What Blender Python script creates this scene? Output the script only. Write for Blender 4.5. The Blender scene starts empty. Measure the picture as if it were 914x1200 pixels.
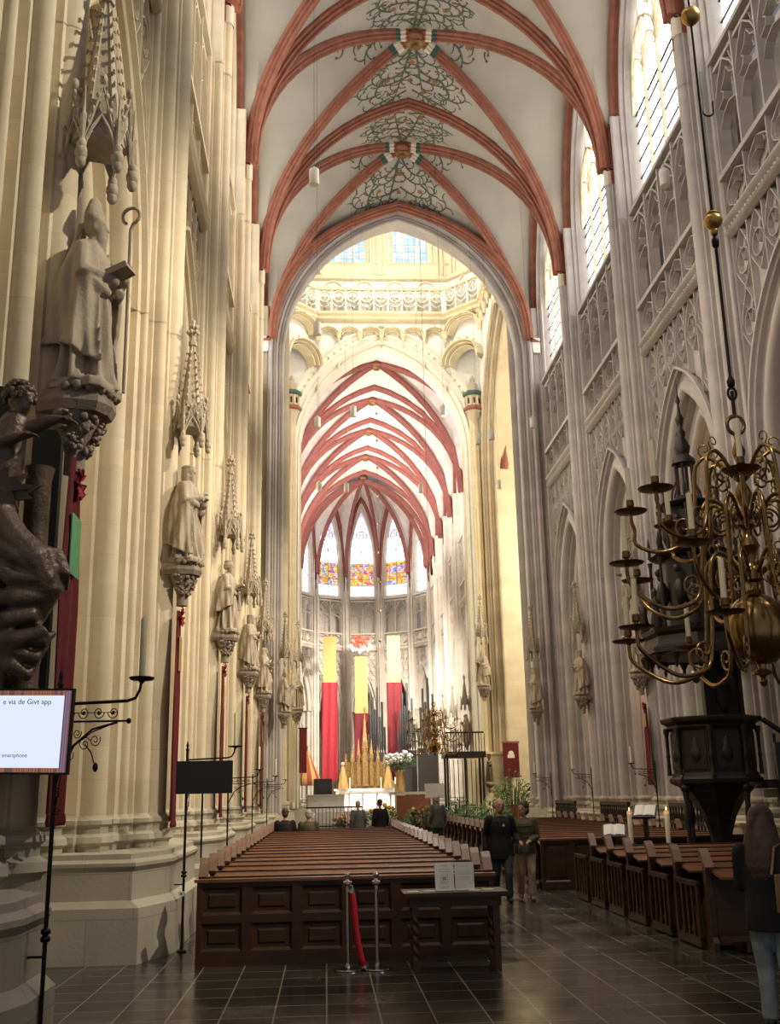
import bpy, bmesh, math, random
from mathutils import Vector, Matrix, Euler, noise as mnoise
random.seed(7)
PI = math.pi
SC = bpy.context.scene
COL = SC.collection
XC = 3.35          # nave centre line
S0, RISE = 21.0, 7.5

# ------------------------------------------------------------------ materials
MATS = {}
def nodes(name):
    m = bpy.data.materials.new(name); m.use_nodes = True
    nt = m.node_tree; nt.nodes.clear()
    out = nt.nodes.new('ShaderNodeOutputMaterial')
    b = nt.nodes.new('ShaderNodeBsdfPrincipled')
    nt.links.new(b.outputs[0], out.inputs[0])
    MATS[name] = m
    return m, nt, b
def simple(name, col, rough=.6, metal=0., vary=.12, scale=6., bump=.0, bscale=30., emit=None, spec=None, coord='Object'):
    m, nt, b = nodes(name)
    b.inputs['Roughness'].default_value = rough
    b.inputs['Metallic'].default_value = metal
    if spec is not None: b.inputs['Specular IOR Level'].default_value = spec
    if vary > 0:
        tc = nt.nodes.new('ShaderNodeTexCoord') if coord == 'Object' else nt.nodes.new('ShaderNodeNewGeometry')
        src = tc.outputs['Object'] if coord == 'Object' else tc.outputs['Position']
        n = nt.nodes.new('ShaderNodeTexNoise'); n.inputs['Scale'].default_value = scale; n.inputs['Detail'].default_value = 5
        nt.links.new(src, n.inputs['Vector'])
        r = nt.nodes.new('ShaderNodeValToRGB')
        r.color_ramp.elements[0].position = .3; r.color_ramp.elements[1].position = .7
        r.color_ramp.elements[0].color = tuple(c*(1-vary) for c in col)+(1,)
        r.color_ramp.elements[1].color = tuple(min(1, c*(1+vary)) for c in col)+(1,)
        nt.links.new(n.outputs['Fac'], r.inputs[0]); nt.links.new(r.outputs[0], b.inputs['Base Color'])
        if bump > 0:
            n2 = nt.nodes.new('ShaderNodeTexNoise'); n2.inputs['Scale'].default_value = bscale; n2.inputs['Detail'].default_value = 4
            nt.links.new(src, n2.inputs['Vector'])
            bp = nt.nodes.new('ShaderNodeBump'); bp.inputs['Strength'].default_value = bump; bp.inputs['Distance'].default_value = .03
            nt.links.new(n2.outputs['Fac'], bp.inputs['Height']); nt.links.new(bp.outputs[0], b.inputs['Normal'])
    else:
        b.inputs['Base Color'].default_value = col+(1,)
    if emit:
        b.inputs['Emission Color'].default_value = emit[0]+(1,)
        b.inputs['Emission Strength'].default_value = emit[1]
    return m
def stone(name, col, joint=.5, course=.42, vary=.07):
    """ashlar stone: faint courses and block tints in world space"""
    m, nt, b = nodes(name)
    L = nt.links.new
    b.inputs['Roughness'].default_value = .8
    g = nt.nodes.new('ShaderNodeNewGeometry')
    sp = nt.nodes.new('ShaderNodeSeparateXYZ'); L(g.outputs['Position'], sp.inputs[0])
    ad = nt.nodes.new('ShaderNodeMath'); ad.operation = 'ADD'; L(sp.outputs[0], ad.inputs[0]); L(sp.outputs[1], ad.inputs[1])
    cb = nt.nodes.new('ShaderNodeCombineXYZ'); L(ad.outputs[0], cb.inputs[0]); L(sp.outputs[2], cb.inputs[1])
    br = nt.nodes.new('ShaderNodeTexBrick'); L(cb.outputs[0], br.inputs['Vector'])
    br.inputs['Scale'].default_value = 1; br.inputs['Brick Width'].default_value = 1.1; br.inputs['Row Height'].default_value = course
    br.inputs['Mortar Size'].default_value = .008; br.inputs['Mortar Smooth'].default_value = .5
    br.inputs['Color1'].default_value = tuple(c*(1-vary) for c in col)+(1,)
    br.inputs['Color2'].default_value = tuple(c*(1+vary*.6) for c in col)+(1,)
    br.inputs['Mortar'].default_value = tuple(c*(1-.3*joint) for c in col)+(1,)
    n = nt.nodes.new('ShaderNodeTexNoise'); n.inputs['Scale'].default_value = .9; n.inputs['Detail'].default_value = 8; n.inputs['Roughness'].default_value = .65
    L(g.outputs['Position'], n.inputs['Vector'])
    mx = nt.nodes.new('ShaderNodeMixRGB'); mx.blend_type = 'OVERLAY'; mx.inputs[0].default_value = .35
    L(br.outputs[0], mx.inputs[1]); L(n.outputs['Fac'], mx.inputs[2]); L(mx.outputs[0], b.inputs['Base Color'])
    n2 = nt.nodes.new('ShaderNodeTexNoise'); n2.inputs['Scale'].default_value = 22; L(g.outputs['Position'], n2.inputs['Vector'])
    bp = nt.nodes.new('ShaderNodeBump'); bp.inputs['Strength'].default_value = .12; bp.inputs['Distance'].default_value = .02
    L(n2.outputs['Fac'], bp.inputs['Height']); L(bp.outputs[0], b.inputs['Normal'])
    return m
def M(n): return MATS[n]

stone('stone_warm_lit', (.64, .545, .39), joint=.25)  # same stone as the next one, warm lamplight put into its colour
stone('stone_day_lit', (.48, .44, .41), joint=.25)  # same stone again, cool daylight put into its greyer colour
stone('stone_choir', (.66, .59, .50))
stone('stone_lantern', (.84, .80, .70), vary=.03)
stone('stone_yellow', (.76, .66, .46), vary=.04)
stone('plinth_stone', (.47, .42, .33), joint=.9, course=.5)
simple('plaster_white', (.88, .86, .82), .9, vary=.04, coord='P')
simple('vault_plaster', (.45, .415, .35), .9, vary=.09, scale=.6, coord='P')
simple('vault_choir', (.66, .57, .51), .9, vary=.13, scale=1.6, coord='P')
simple('rib_red', (.31, .115, .072), .75, vary=.22, scale=3, bump=.2, coord='P')
simple('rib_red_dark', (.27, .082, .066), .75, vary=.2, scale=3, coord='P')
simple('rib_cream', (.72, .64, .50), .8, vary=.05, coord='P')
simple('rib_green', (.06, .12, .10), .8, vary=.1, coord='P')
simple('vine_paint', (.11, .125, .075), .9, vary=.25, scale=9, coord='P')
simple('flower_paint', (.30, .13, .06), .9, vary=.3, scale=9, coord='P')
simple('statue_stone', (.42, .345, .26), .75, vary=.12, scale=4, bump=.25)
simple('console_stone', (.29, .23, .18), .8, vary=.2, scale=8, bump=.3)
simple('canopy_stone', (.45, .38, .29), .8, vary=.15, scale=8, bump=.3)
simple('gilding', (.26, .15, .05), .45, .6, vary=.4, scale=9)
simple('brass', (.34, .215, .085), .22, 1., vary=.4, scale=7)
simple('brass_dark', (.20, .13, .06), .35, 1., vary=.2)
simple('gold_ball', (.62, .40, .13), .35, .9, vary=.15)
simple('iron', (.015, .014, .014), .5, .6, vary=.2)
simple('wax', (.85, .76, .52), .5, vary=.03)
simple('pew_wood', (.054, .023, .012), .38, vary=.3, scale=5)
simple('pew_ledge', (.19, .078, .037), .3, vary=.25, scale=4)
simple('pew_cap', (.22, .13, .09), .35, vary=.25, scale=4)
simple('wood_black', (.014, .009, .007), .5, vary=.35, scale=7)
simple('table_wood', (.075, .035, .02), .4, vary=.3, scale=6)
simple('chrome', (.62, .60, .57), .16, 1., vary=0)
simple('red_rope', (.55, .012, .02), .7, vary=.1, bump=.3, bscale=90)
simple('banner_red', (.12, .006, .009), .85, vary=.18, scale=12)
simple('banner_bright', (.28, .010, .018), .8, vary=.14, scale=5)
simple('banner_gold', (.40, .24, .075), .7, vary=.12, scale=4)
simple('green_patch', (.13, .38, .17), .8, vary=.15)
simple('paper', (.80, .78, .74), .8, vary=.0)
simple('ink', (.03, .03, .03), .8, vary=.0)
simple('ink_soft', (.35, .36, .42), .8, vary=.0)
simple('black_plastic', (.012, .012, .013), .45, vary=0)
simple('white_plastic', (.8, .8, .78), .4, vary=0)
simple('bronze_dark', (.13, .088, .062), .42, .25, vary=.3, scale=4, bump=.3)
simple('slab_black', (.016, .015, .014), .7, vary=.15)
simple('skin', (.52, .29, .21), .6, vary=.06)
simple('hair_brown', (.07, .04, .03), .6, vary=.3, scale=30)
simple('hair_grey', (.45, .42, .40), .6, vary=.2, scale=30)
simple('hair_ginger', (.20, .085, .035), .6, vary=.3, scale=30)
simple('cloth_black', (.010, .009, .012), .85, vary=.2)
simple('cloth_navy', (.018, .022, .035), .85, vary=.2)
simple('cloth_olive', (.10, .085, .05), .85, vary=.15)
simple('cloth_tan', (.50, .35, .21), .85, vary=.12)
simple('cloth_jeans', (.30, .36, .38), .85, vary=.2, scale=8)
simple('cloth_darkjeans', (.045, .055, .065), .85, vary=.2)
simple('cloth_grey', (.13, .14, .15), .85, vary=.15)
simple('leather_bag', (.20, .13, .06), .5, vary=.2)
simple('scarf_white', (.70, .68, .66), .8, vary=.1)
simple('leaf_green', (.035, .10, .025), .6, vary=.5, scale=12)
simple('flower_white', (.85, .83, .78), .7, vary=.1)
simple('flower_red', (.60, .06, .03), .7, vary=.4, scale=9)
simple('flower_yellow', (.75, .55, .06), .7, vary=.3, scale=9)
simple('umbrella_red', (.40, .06, .02), .7, vary=.1)
simple('umbrella_yellow', (.60, .38, .12), .7, vary=.1)
simple('marble_white', (.78, .75, .70), .4, vary=.08)
simple('brick_red', (.32, .12, .08), .8, vary=.3, scale=20)
simple('lamp_white', (.70, .68, .62), .5, vary=.0)
simple('screen_white', (.1, .1, .1), .3, vary=0, emit=((.74, .83, 1.0), .95))
simple('screen_text', (.05, .06, .09), .5, vary=0)
simple('screen_orange', (.1, .04, .03), .4, vary=0, emit=((.62, .22, .10), .5))
simple('screen_violet', (.1, .04, .06), .4, vary=0, emit=((.38, .26, .42), .5))
simple('screen_edge', (.1, .04, .06), .4, vary=.7, scale=40, emit=((.35, .17, .14), .35))
simple('flame', (1, .6, .2), .5, vary=0, emit=((1.0, .55, .18), 14.))
simple('lit_wax', (.9, .6, .3), .5, vary=0, emit=((1.0, .42, .12), .55))
simple('lamp_bulb', (1, .9, .7), .5, vary=0, emit=((1.0, .85, .6), 12.))

def glass_mat(name, ramp, strength, cell=.28, lead=.03, hue=None, vscale=1.0):
    m = bpy.data.materials.new(name); m.use_nodes = True; MATS[name] = m
    nt = m.node_tree; nt.nodes.clear(); L = nt.links.new
    out = nt.nodes.new('ShaderNodeOutputMaterial')
    em = nt.nodes.new('ShaderNodeEmission'); em.inputs[1].default_value = strength
    g = nt.nodes.new('ShaderNodeNewGeometry')
    sp = nt.nodes.new('ShaderNodeSeparateXYZ'); L(g.outputs['Position'], sp.inputs[0])
    ad = nt.nodes.new('ShaderNodeMath'); ad.operation = 'ADD'; L(sp.outputs[0], ad.inputs[0]); L(sp.outputs[1], ad.inputs[1])
    cb = nt.nodes.new('ShaderNodeCombineXYZ'); L(ad.outputs[0], cb.inputs[0]); L(sp.outputs[2], cb.inputs[1])
    br = nt.nodes.new('ShaderNodeTexBrick'); L(cb.outputs[0], br.inputs['Vector']); br.offset = 0
    br.inputs['Scale'].default_value = 1; br.inputs['Brick Width'].default_value = cell; br.inputs['Row Height'].default_value = cell*1.25
    br.inputs['Mortar Size'].default_value = lead*.5; br.inputs['Mortar Smooth'].default_value = .2
    br.inputs['Color1'].default_value = (0, 0, 0, 1); br.inputs['Color2'].default_value = (1, 1, 1, 1)
    br.inputs['Mortar'].default_value = (.5, .5, .5, 1)
    n = nt.nodes.new('ShaderNodeTexNoise'); n.inputs['Scale'].default_value = 1.1*vscale; n.inputs['Detail'].default_value = 3; L(g.outputs['Position'], n.inputs['Vector'])
    av = nt.nodes.new('ShaderNodeMixRGB'); av.inputs[0].default_value = .6; L(br.outputs['Color'], av.inputs[1]); L(n.outputs['Fac'], av.inputs[2])
    r = nt.nodes.new('ShaderNodeValToRGB'); r.color_ramp.interpolation = 'CONSTANT' if hue else 'LINEAR'
    while len(r.color_ramp.elements) < len(ramp): r.color_ramp.elements.new(.5)
    for e, (p, c) in zip(r.color_ramp.elements, ramp): e.position = p; e.color = c+(1,)
    L(av.outputs[0], r.inputs[0])
    mx = nt.nodes.new('ShaderNodeMixRGB'); L(br.outputs['Fac'], mx.inputs[0]); L(r.outputs[0], mx.inputs[1]); mx.inputs[2].default_value = (.30, .29, .27, 1)
    L(mx.outputs[0], em.inputs[0]); L(em.outputs[0], out.inputs[0])
    return m
glass_mat('glass_nave', [(.25, (1, .78, .58)), (.42, (.98, .96, .92)), (.65, (.92, .97, 1)), (.8, (.98, .9, .7))], 4.2)
glass_mat('glass_choir', [(.3, (.80, .88, 1)), (.7, (1, 1, 1))], 3.4, .34)
glass_mat('glass_lantern', [(.3, (.45, .68, 1)), (.6, (.70, .86, 1)), (.75, (.9, .97, 1))], 1.3, .38)
glass_mat('glass_blue', [(.3, (.35, .42, .58)), (.7, (.62, .70, .86))], .75, .9)
glass_mat('glass_colour', [(0, (.95, .9, .9)), (.28, (.9, .35, .04)), (.38, (1, .78, .10)), (.47, (.85, .10, .07)), (.55, (.95, .70, .75)), (.63, (.25, .20, .75)), (.70, (.10, .60, .85)), (.76, (.9, .6, .1)), (.85, (.8, .3, .6))], 1.15, .27, .03, hue=1, vscale=2.6)
glass_mat('glass_violet', [(.2, (.45, .28, .9)), (.45, (.85, .8, 1)), (.7, (.95, .95, 1)), (.8, (.7, .5, .9))], 1.5, .27)

# ------------------------------------------------------------------ mesh builder
class MB:
    def __init__(s): s.v = []; s.f = []; s.mi = []; s.cur = 0; s.T = None
    def p(s, x, y, z):
        if s.T is not None: x, y, z = s.T @ Vector((x, y, z))
        s.v.append((x, y, z)); return len(s.v)-1
    def face(s, idx): s.f.append(tuple(idx)); s.mi.append(s.cur)
    def grid(s, rows, closeu=False, closev=False):
        """rows: list of lists of 3D points"""
        ids = [[s.p(*q) for q in r] for r in rows]
        n, m = len(ids), len(ids[0])
        for i in range(n if closev else n-1):
            for j in range(m if closeu else m-1):
                a, b = ids[i], ids[(i+1) % n]
                s.face((a[j], a[(j+1) % m], b[(j+1) % m], b[j]))
        return ids
    def cap(s, ids): s.face(ids)
    def box(s, x0, x1, y0, y1, z0, z1, bev=0):
        if bev:
            return s.prism([(x0+bev, y0), (x1-bev, y0), (x1, y0+bev), (x1, y1-bev), (x1-bev, y1), (x0+bev, y1), (x0, y1-bev), (x0, y0+bev)], z0, z1)
        a = [s.p(x, y, z) for z in (z0, z1) for x, y in ((x0, y0), (x1, y0), (x1, y1), (x0, y1))]
        for q in ((3, 2, 1, 0), (4, 5, 6, 7), (0, 1, 5, 4), (1, 2, 6, 5), (2, 3, 7, 6), (3, 0, 4, 7)): s.face([a[i] for i in q])
    def prism(s, pts, z0, z1, top=None):
        a = [s.p(x, y, z0) for x, y in pts]; b = [s.p(x, y, z1) for x, y in (top or pts)]
        n = len(a)
        for i in range(n): s.face((a[i], a[(i+1) % n], b[(i+1) % n], b[i]))
        s.face(a[::-1]); s.face(b)
    def lathe(s, prof, n=16, at=(0, 0, 0), sx=1, sy=1, mod=None):
        rows = []
        for r, z in prof:
            row = []
            for i in range(n):
                a = 2*PI*i/n; k = r*(mod(a, z) if mod else 1)
                row.append((at[0]+k*sx*math.cos(a), at[1]+k*sy*math.sin(a), at[2]+z))
            rows.append(row)
        ids = s.grid(rows, closeu=True)
        if prof[0][0] > 1e-4: s.face(ids[0][::-1])
        if prof[-1][0] > 1e-4: s.face(ids[-1])
    def tube(s, pts, r, n=8, closed=False, flat=1.0):
        P = [Vector(p) for p in pts]; m = len(P)
        rr = r if isinstance(r, (list, tuple)) else [r]*m
        rows = []; up = None
        for i in range(m):
            if closed: t = P[(i+1) % m]-P[i-1]
            else: t = P[min(i+1, m-1)]-P[max(i-1, 0)]
            t = t.normalized() if t.length > 1e-9 else Vector((0, 0, 1))
            if up is None:
                up = Vector((0, 0, 1)) if abs(t.z) < .9 else Vector((1, 0, 0))
            a = up-t*up.dot(t)
            if a.length < 1e-6: a = t.orthogonal()
            a.normalize(); b = t.cross(a); up = a
            rows.append([tuple(P[i]+a*(rr[i]*math.cos(2*PI*k/n))+b*(rr[i]*flat*math.sin(2*PI*k/n))) for k in range(n)])
        ids = s.grid(rows, closeu=True, closev=closed)
        if not closed: s.face(ids[0][::-1]); s.face(ids[-1])
    def ball(s, c, r, sx=1, sy=1, sz=1, n=10, m=7):
        s.lathe([(max(1e-5, r*math.sin(PI*j/m)), -r*sz*math.cos(PI*j/m)) for j in range(m+1)], n, c, sx, sy)
    def cone(s, c, r0, r1, h, n=6): s.lathe([(r0, 0), (r1, h)], n, c)
    def ribbon(s, pts, w, nrm=None):
        """flat strip in 3D; pts with a side vector each"""
        rows = [[tuple(Vector(p)-Vector(sd)*w_), tuple(Vector(p)+Vector(sd)*w_)] for (p, sd, w_) in pts]
        s.grid(rows)
    def build(s, name, mats, parent=None, smooth=None, loc=None, recalc=True, merge=False):
        me = bpy.data.meshes.new(name)
        me.from_pydata(s.v, [], s.f)
        if not isinstance(mats, (list, tuple)): mats = [mats]
        for k in mats: me.materials.append(MATS[k])
        if len(mats) > 1: me.polygons.foreach_set('material_index', s.mi)
        if recalc or merge:
            bm = bmesh.new(); bm.from_mesh(me)
            if merge: bmesh.ops.remove_doubles(bm, verts=bm.verts, dist=.0005)
            if recalc: bmesh.ops.recalc_face_normals(bm, faces=bm.faces)
            bm.to_mesh(me); bm.free()
        if smooth:
            me.polygons.foreach_set('use_smooth', [True]*len(me.polygons))
            if smooth < 179: me.set_sharp_from_angle(angle=math.radians(smooth))
        me.update()
        o = bpy.data.objects.new(name, me); COL.objects.link(o)
        if parent is not None: o.parent = parent
        if loc is not None: o.location = loc
        return o

def empty(name, loc=(0, 0, 0), rz=0):
    o = bpy.data.objects.new(name, None); COL.objects.link(o)
    o.location = loc; o.rotation_euler = (0, 0, rz); o.empty_display_size = .2
    return o
def tag(o, label=None, cat=None, group=None, kind=None):
    if label: o['label'] = label
    if cat: o['category'] = cat
    if group: o['group'] = group
    if kind: o['kind'] = kind
    return o
def struct(o): o['kind'] = 'structure'; return o
def copy_tree(o, parent=None):
    c = o.copy(); COL.objects.link(c)
    if parent is not None: c.parent = parent
    for ch in list(o.children): copy_tree(ch, c)
    return c
def place(proto, loc, rz=0, sc=1., label=None, group=None, used=[]):
    if proto.name in used: o = copy_tree(proto)
    else: o = proto; used.append(proto.name)
    o.location = loc; o.rotation_euler = (0, 0, rz)
    o.scale = (sc, sc, sc) if not isinstance(sc, tuple) else sc
    if label: o['label'] = label
    if group: o['group'] = group
    return o

# local frame of a wall bay: s along wall, n outward (away from the nave axis), z up
class Fr:
    def __init__(s, o, t, n): s.o = Vector(o); s.t = Vector(t); s.n = Vector(n)
    def __call__(s, u, z, X):
        q = s.o+s.t*u+s.n*X
        return (q.x, q.y, z)
def F(t):
    e = .397; t = min(1., abs(t))
    return math.sqrt(max(0, (1+e)**2-(t+e)**2))/math.sqrt((1+e)**2-e*e)
def bumps(A, B, elems, ns=6, nh=4):
    """profile points from A to B made of round shafts 's', hollows 'h', flats 'f' and rebates 'r'"""
    A = Vector(A); B = Vector(B); d = B-A; Ln = d.length; d.normalize()
    nv = Vector((d.y, -d.x))            # towards the nave (negative X)
    tot = sum(w for k, w in elems); x = 0; out = [tuple(A)]
    for k, w in elems:
        w = w/tot*Ln
        if k == 's':
            for i in range(1, ns+1):
                a = PI*i/ns; out.append(tuple(A+d*(x+w/2-w/2*math.cos(a))+nv*(w*.74*math.sin(a))))
        elif k == 'h':
            for i in range(1, nh+1):
                a = PI*i/nh; out.append(tuple(A+d*(x+w/2-w/2*math.cos(a))-nv*(w*.66*math.sin(a))))
        elif k == 'r':
            out.append(tuple(A+d*x-nv*w*.7)); out.append(tuple(A+d*(x+w)-nv*w*.7)); out.append(tuple(A+d*(x+w)))
        else: out.append(tuple(A+d*(x+w)))
        x += w
    return out
def parch(a, e, zs, n=10, legs=None):
    """pointed arch polyline in (u,z), left to right"""
    R = a+e; amax = math.acos(e/R) if R > e else 0
    right = [(-e+R*math.cos(amax*i/n), zs+R*math.sin(amax*i/n)) for i in range(n+1)]
    pts = [(-x, z) for x, z in right]+[q for q in right[::-1][1:]]
    if legs is not None: pts = [(-a, legs)]+pts+[(a, legs)]
    return pts
def e_for(a, rise): return (rise*rise-a*a)/(2*a)
def arch_z(a, e, zs, u):
    u = abs(u)
    if u > a: return zs
    return zs+math.sqrt(max(0, (a+e)**2-(u+e)**2))
def sweep_arch(mb, fr, prof, a0, e, zs, legs=None, n=10, close=False):
    """prof: (d inward, X) list swept along concentric pointed arches"""
    rows = [[fr(u, z, X) for u, z in parch(a0-d, e, zs, n, legs)] for d, X in prof]
    if close: rows.append(rows[0])
    mb.grid(rows)
def bar(mb, fr, pts, w, X0, X1, closed=False, flat=False):
    """tracery bar along a 2D polyline in the wall plane; X0 front, X1 back"""
    m = len(pts); rows = []
    for i in range(m):
        if closed: a = pts[i-1]; b = pts[(i+1) % m]
        else: a = pts[max(0, i-1)]; b = pts[min(m-1, i+1)]
        dx, dz = b[0]-a[0], b[1]-a[1]; l = math.hypot(dx, dz) or 1; nx, nz = -dz/l, dx/l
        x, z = pts[i]
        k = .28 if not flat else .5
        rows.append([fr(x-nx*w/2, z-nz*w/2, X1), fr(x-nx*w*k, z-nz*w*k, X0), fr(x+nx*w*k, z+nz*w*k, X0), fr(x+nx*w/2, z+nz*w/2, X1)])
    mb.grid(rows, closev=closed)
def arc(cx, cz, r, a0, a1, n=8): return [(cx+r*math.cos(math.radians(a0+(a1-a0)*i/n)), cz+r*math.sin(math.radians(a0+(a1-a0)*i/n))) for i in range(n+1)]
# ------------------------------------------------------------------ architecture
RX = 5.75
E1 = [('f', .05), ('h', .20), ('f', .05), ('s', .24), ('f', .05), ('h', .20), ('f', .04), ('s', .14), ('f', .03)]
E2 = [('f', .06), ('h', .22), ('f', .05), ('s', .34), ('f', .06), ('h', .30), ('f', .06), ('s', .28), ('f', .04)]
Z_BASE, Z_SPR, Z_CAP = 1.50, 8.9, 20.4
RU, JW = .92, 1.18
def half_contour(ru, jw, k=1., low=False):
    ns, nh = (5, 3) if not low else (3, 2)
    c = [(k*.16*math.sin(PI/2*i/4), 5.45+k*.16*(1-math.cos(PI/2*i/4))) for i in range(5)]
    c += bumps((k*.16, 5.61), (ru, 5.95), E1, ns, nh)[1:]
    n1 = len(c)
    c += bumps((ru, 5.95), (ru+jw, 6.72), E2, ns, nh)[1:]
    return c, n1
def offset(pts, d):
    out = []; m = len(pts)
    for i in range(m):
        a, b = pts[max(0, i-1)], pts[min(m-1, i+1)]
        dx, dy = b[0]-a[0], b[1]-a[1]; l = math.hypot(dx, dy) or 1
        out.append((pts[i][0]+dy/l*d, pts[i][1]-dx/l*d))
    return out
def pier(fr, ru=RU, jw=JW, k=1., low=False, mat='stone_warm_lit', plmat='plinth_stone', zc=Z_CAP, X2=7.9, redm='rib_red', name='wall_pier', cutfar=False):
    """clustered pier: plinth, moulded base, shafts up to the vault springing"""
    root = empty(name); struct(root)
    hc, n1 = half_contour(ru, jw, k, low)
    full = [(-u, X) for u, X in hc[::-1]]+hc[1:]
    back = [(ru+jw, X2), (ru, X2+.55), (-ru, X2+.55), (-ru-jw, X2)]
    mb = MB()
    ring = full+back
    mb.grid([[fr(u, z, X) for u, X in ring] for z in (Z_BASE-.15, Z_SPR)], closeu=True)
    ids = [mb.p(*fr(u, Z_SPR, X)) for u, X in ((-ru-jw, 6.72), (-ru, 5.97), (ru, 5.97), (ru+jw, 6.72), (ru+jw, X2), (-ru-jw, X2))]
    mb.face(ids)
    up = [(-u, X) for u, X in hc[:n1][::-1]]+hc[1:n1]
    mb.grid([[fr(u, z, X) for u, X in up+[(ru, 6.4), (-ru, 6.4)]] for z in (Z_SPR-.02, 18.95)], closeu=True)
    mb.face([mb.p(*fr(u, 18.95, X)) for u, X in up+[(ru, 6.4), (-ru, 6.4)]])
    uw = ru*.66; up2 = [q for q in up if abs(q[0]) < uw]
    mb.grid([[fr(u, z, X) for u, X in [(-uw, 6.1), (-uw, 5.86)]+up2+[(uw, 5.86), (uw, 6.1)]] for z in (18.9, zc+2.2)], closeu=True)
    mb.build('shafts', mat, root, smooth=50)
    # painted springing of the ribs
    cc = [(u, X) for u, X in offset(hc[:n1], .012) if u < ru*.62]; cc = [(-u, X) for u, X in cc[::-1]]+cc
    mb = MB(); mb.grid([[fr(u, z, X) for u, X in cc] for z in (zc, zc+2.25)]); mb.build('painted_shaft', redm, root, smooth=50)
    cc = [(u, X) for u, X in offset(hc[:5], .024)]; cc = [(-u, X) for u, X in cc[::-1]]+cc
    mb = MB(); mb.grid([[fr(u, z, X) for u, X in cc] for z in (zc+.0, zc+1.5)]); mb.build('painted_stripe', 'rib_cream', root, smooth=50)
    # base mouldings follow the shafts
    mb = MB()
    rows = []
    for dz, o in ((.16, 0.0), (.12, .03), (.10, .075), (.05, .08), (.02, .04), (-.06, .035), (-.10, .10), (-.17, .115), (-.21, .06), (-.30, .05)):
        rows.append([fr(u, Z_BASE+dz, X) for u, X in offset(full, o)]+[fr(u, Z_BASE+dz, X) for u, X in back])
    mb.grid(rows, closeu=True)
    mb.build('base_moulding', plmat, root, smooth=40)
    mb = MB()
    if k < 1: pl = [(-ru-jw-.12, 7.0), (-ru-jw-.12, 6.55), (-1.25*ru/1.15, 5.65), (-.55*k, 5.40), (.55*k, 5.40), (1.25*ru/1.15, 5.65), (ru+jw+.12, 6.55), (ru+jw+.12, 7.0)]
    elif cutfar: pl = [(-ru-jw-.12, 7.0), (-ru-jw-.10, 5.55), (-1.30, 5.24), (-.62, 5.24), (-.30, 5.52), (.25, 5.55), (ru, 5.98), (ru+jw+.1, 7.0)]
    else: pl = [(-ru-jw-.12, 7.0), (-ru-jw-.10, 5.55), (-1.30, 5.24), (-.62, 5.24), (.62, 5.24), (1.30, 5.24), (ru+jw+.10, 5.55), (ru+jw+.12, 7.0)]
    def ringp(o, z): return [fr(u*(1+o*.35), z, X-o) for u, X in pl]+[fr(ru+jw+.15, z, X2+.1), fr(ru, z, X2+.7), fr(-ru, z, X2+.7), fr(-ru-jw-.15, z, X2+.1)]
    zz = [(0, .16), (.02, .16), (.62, .16), (.70, .06), (1.02, .06), (1.08, .10), (1.12, .10), (1.16, .03), (Z_BASE-.28, .03)]
    ids = mb.grid([ringp(o, z) for z, o in zz], closeu=True)
    mb.face(ids[-1])
    mb.build('plinth', plmat, root, smooth=20)
    return root

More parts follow.
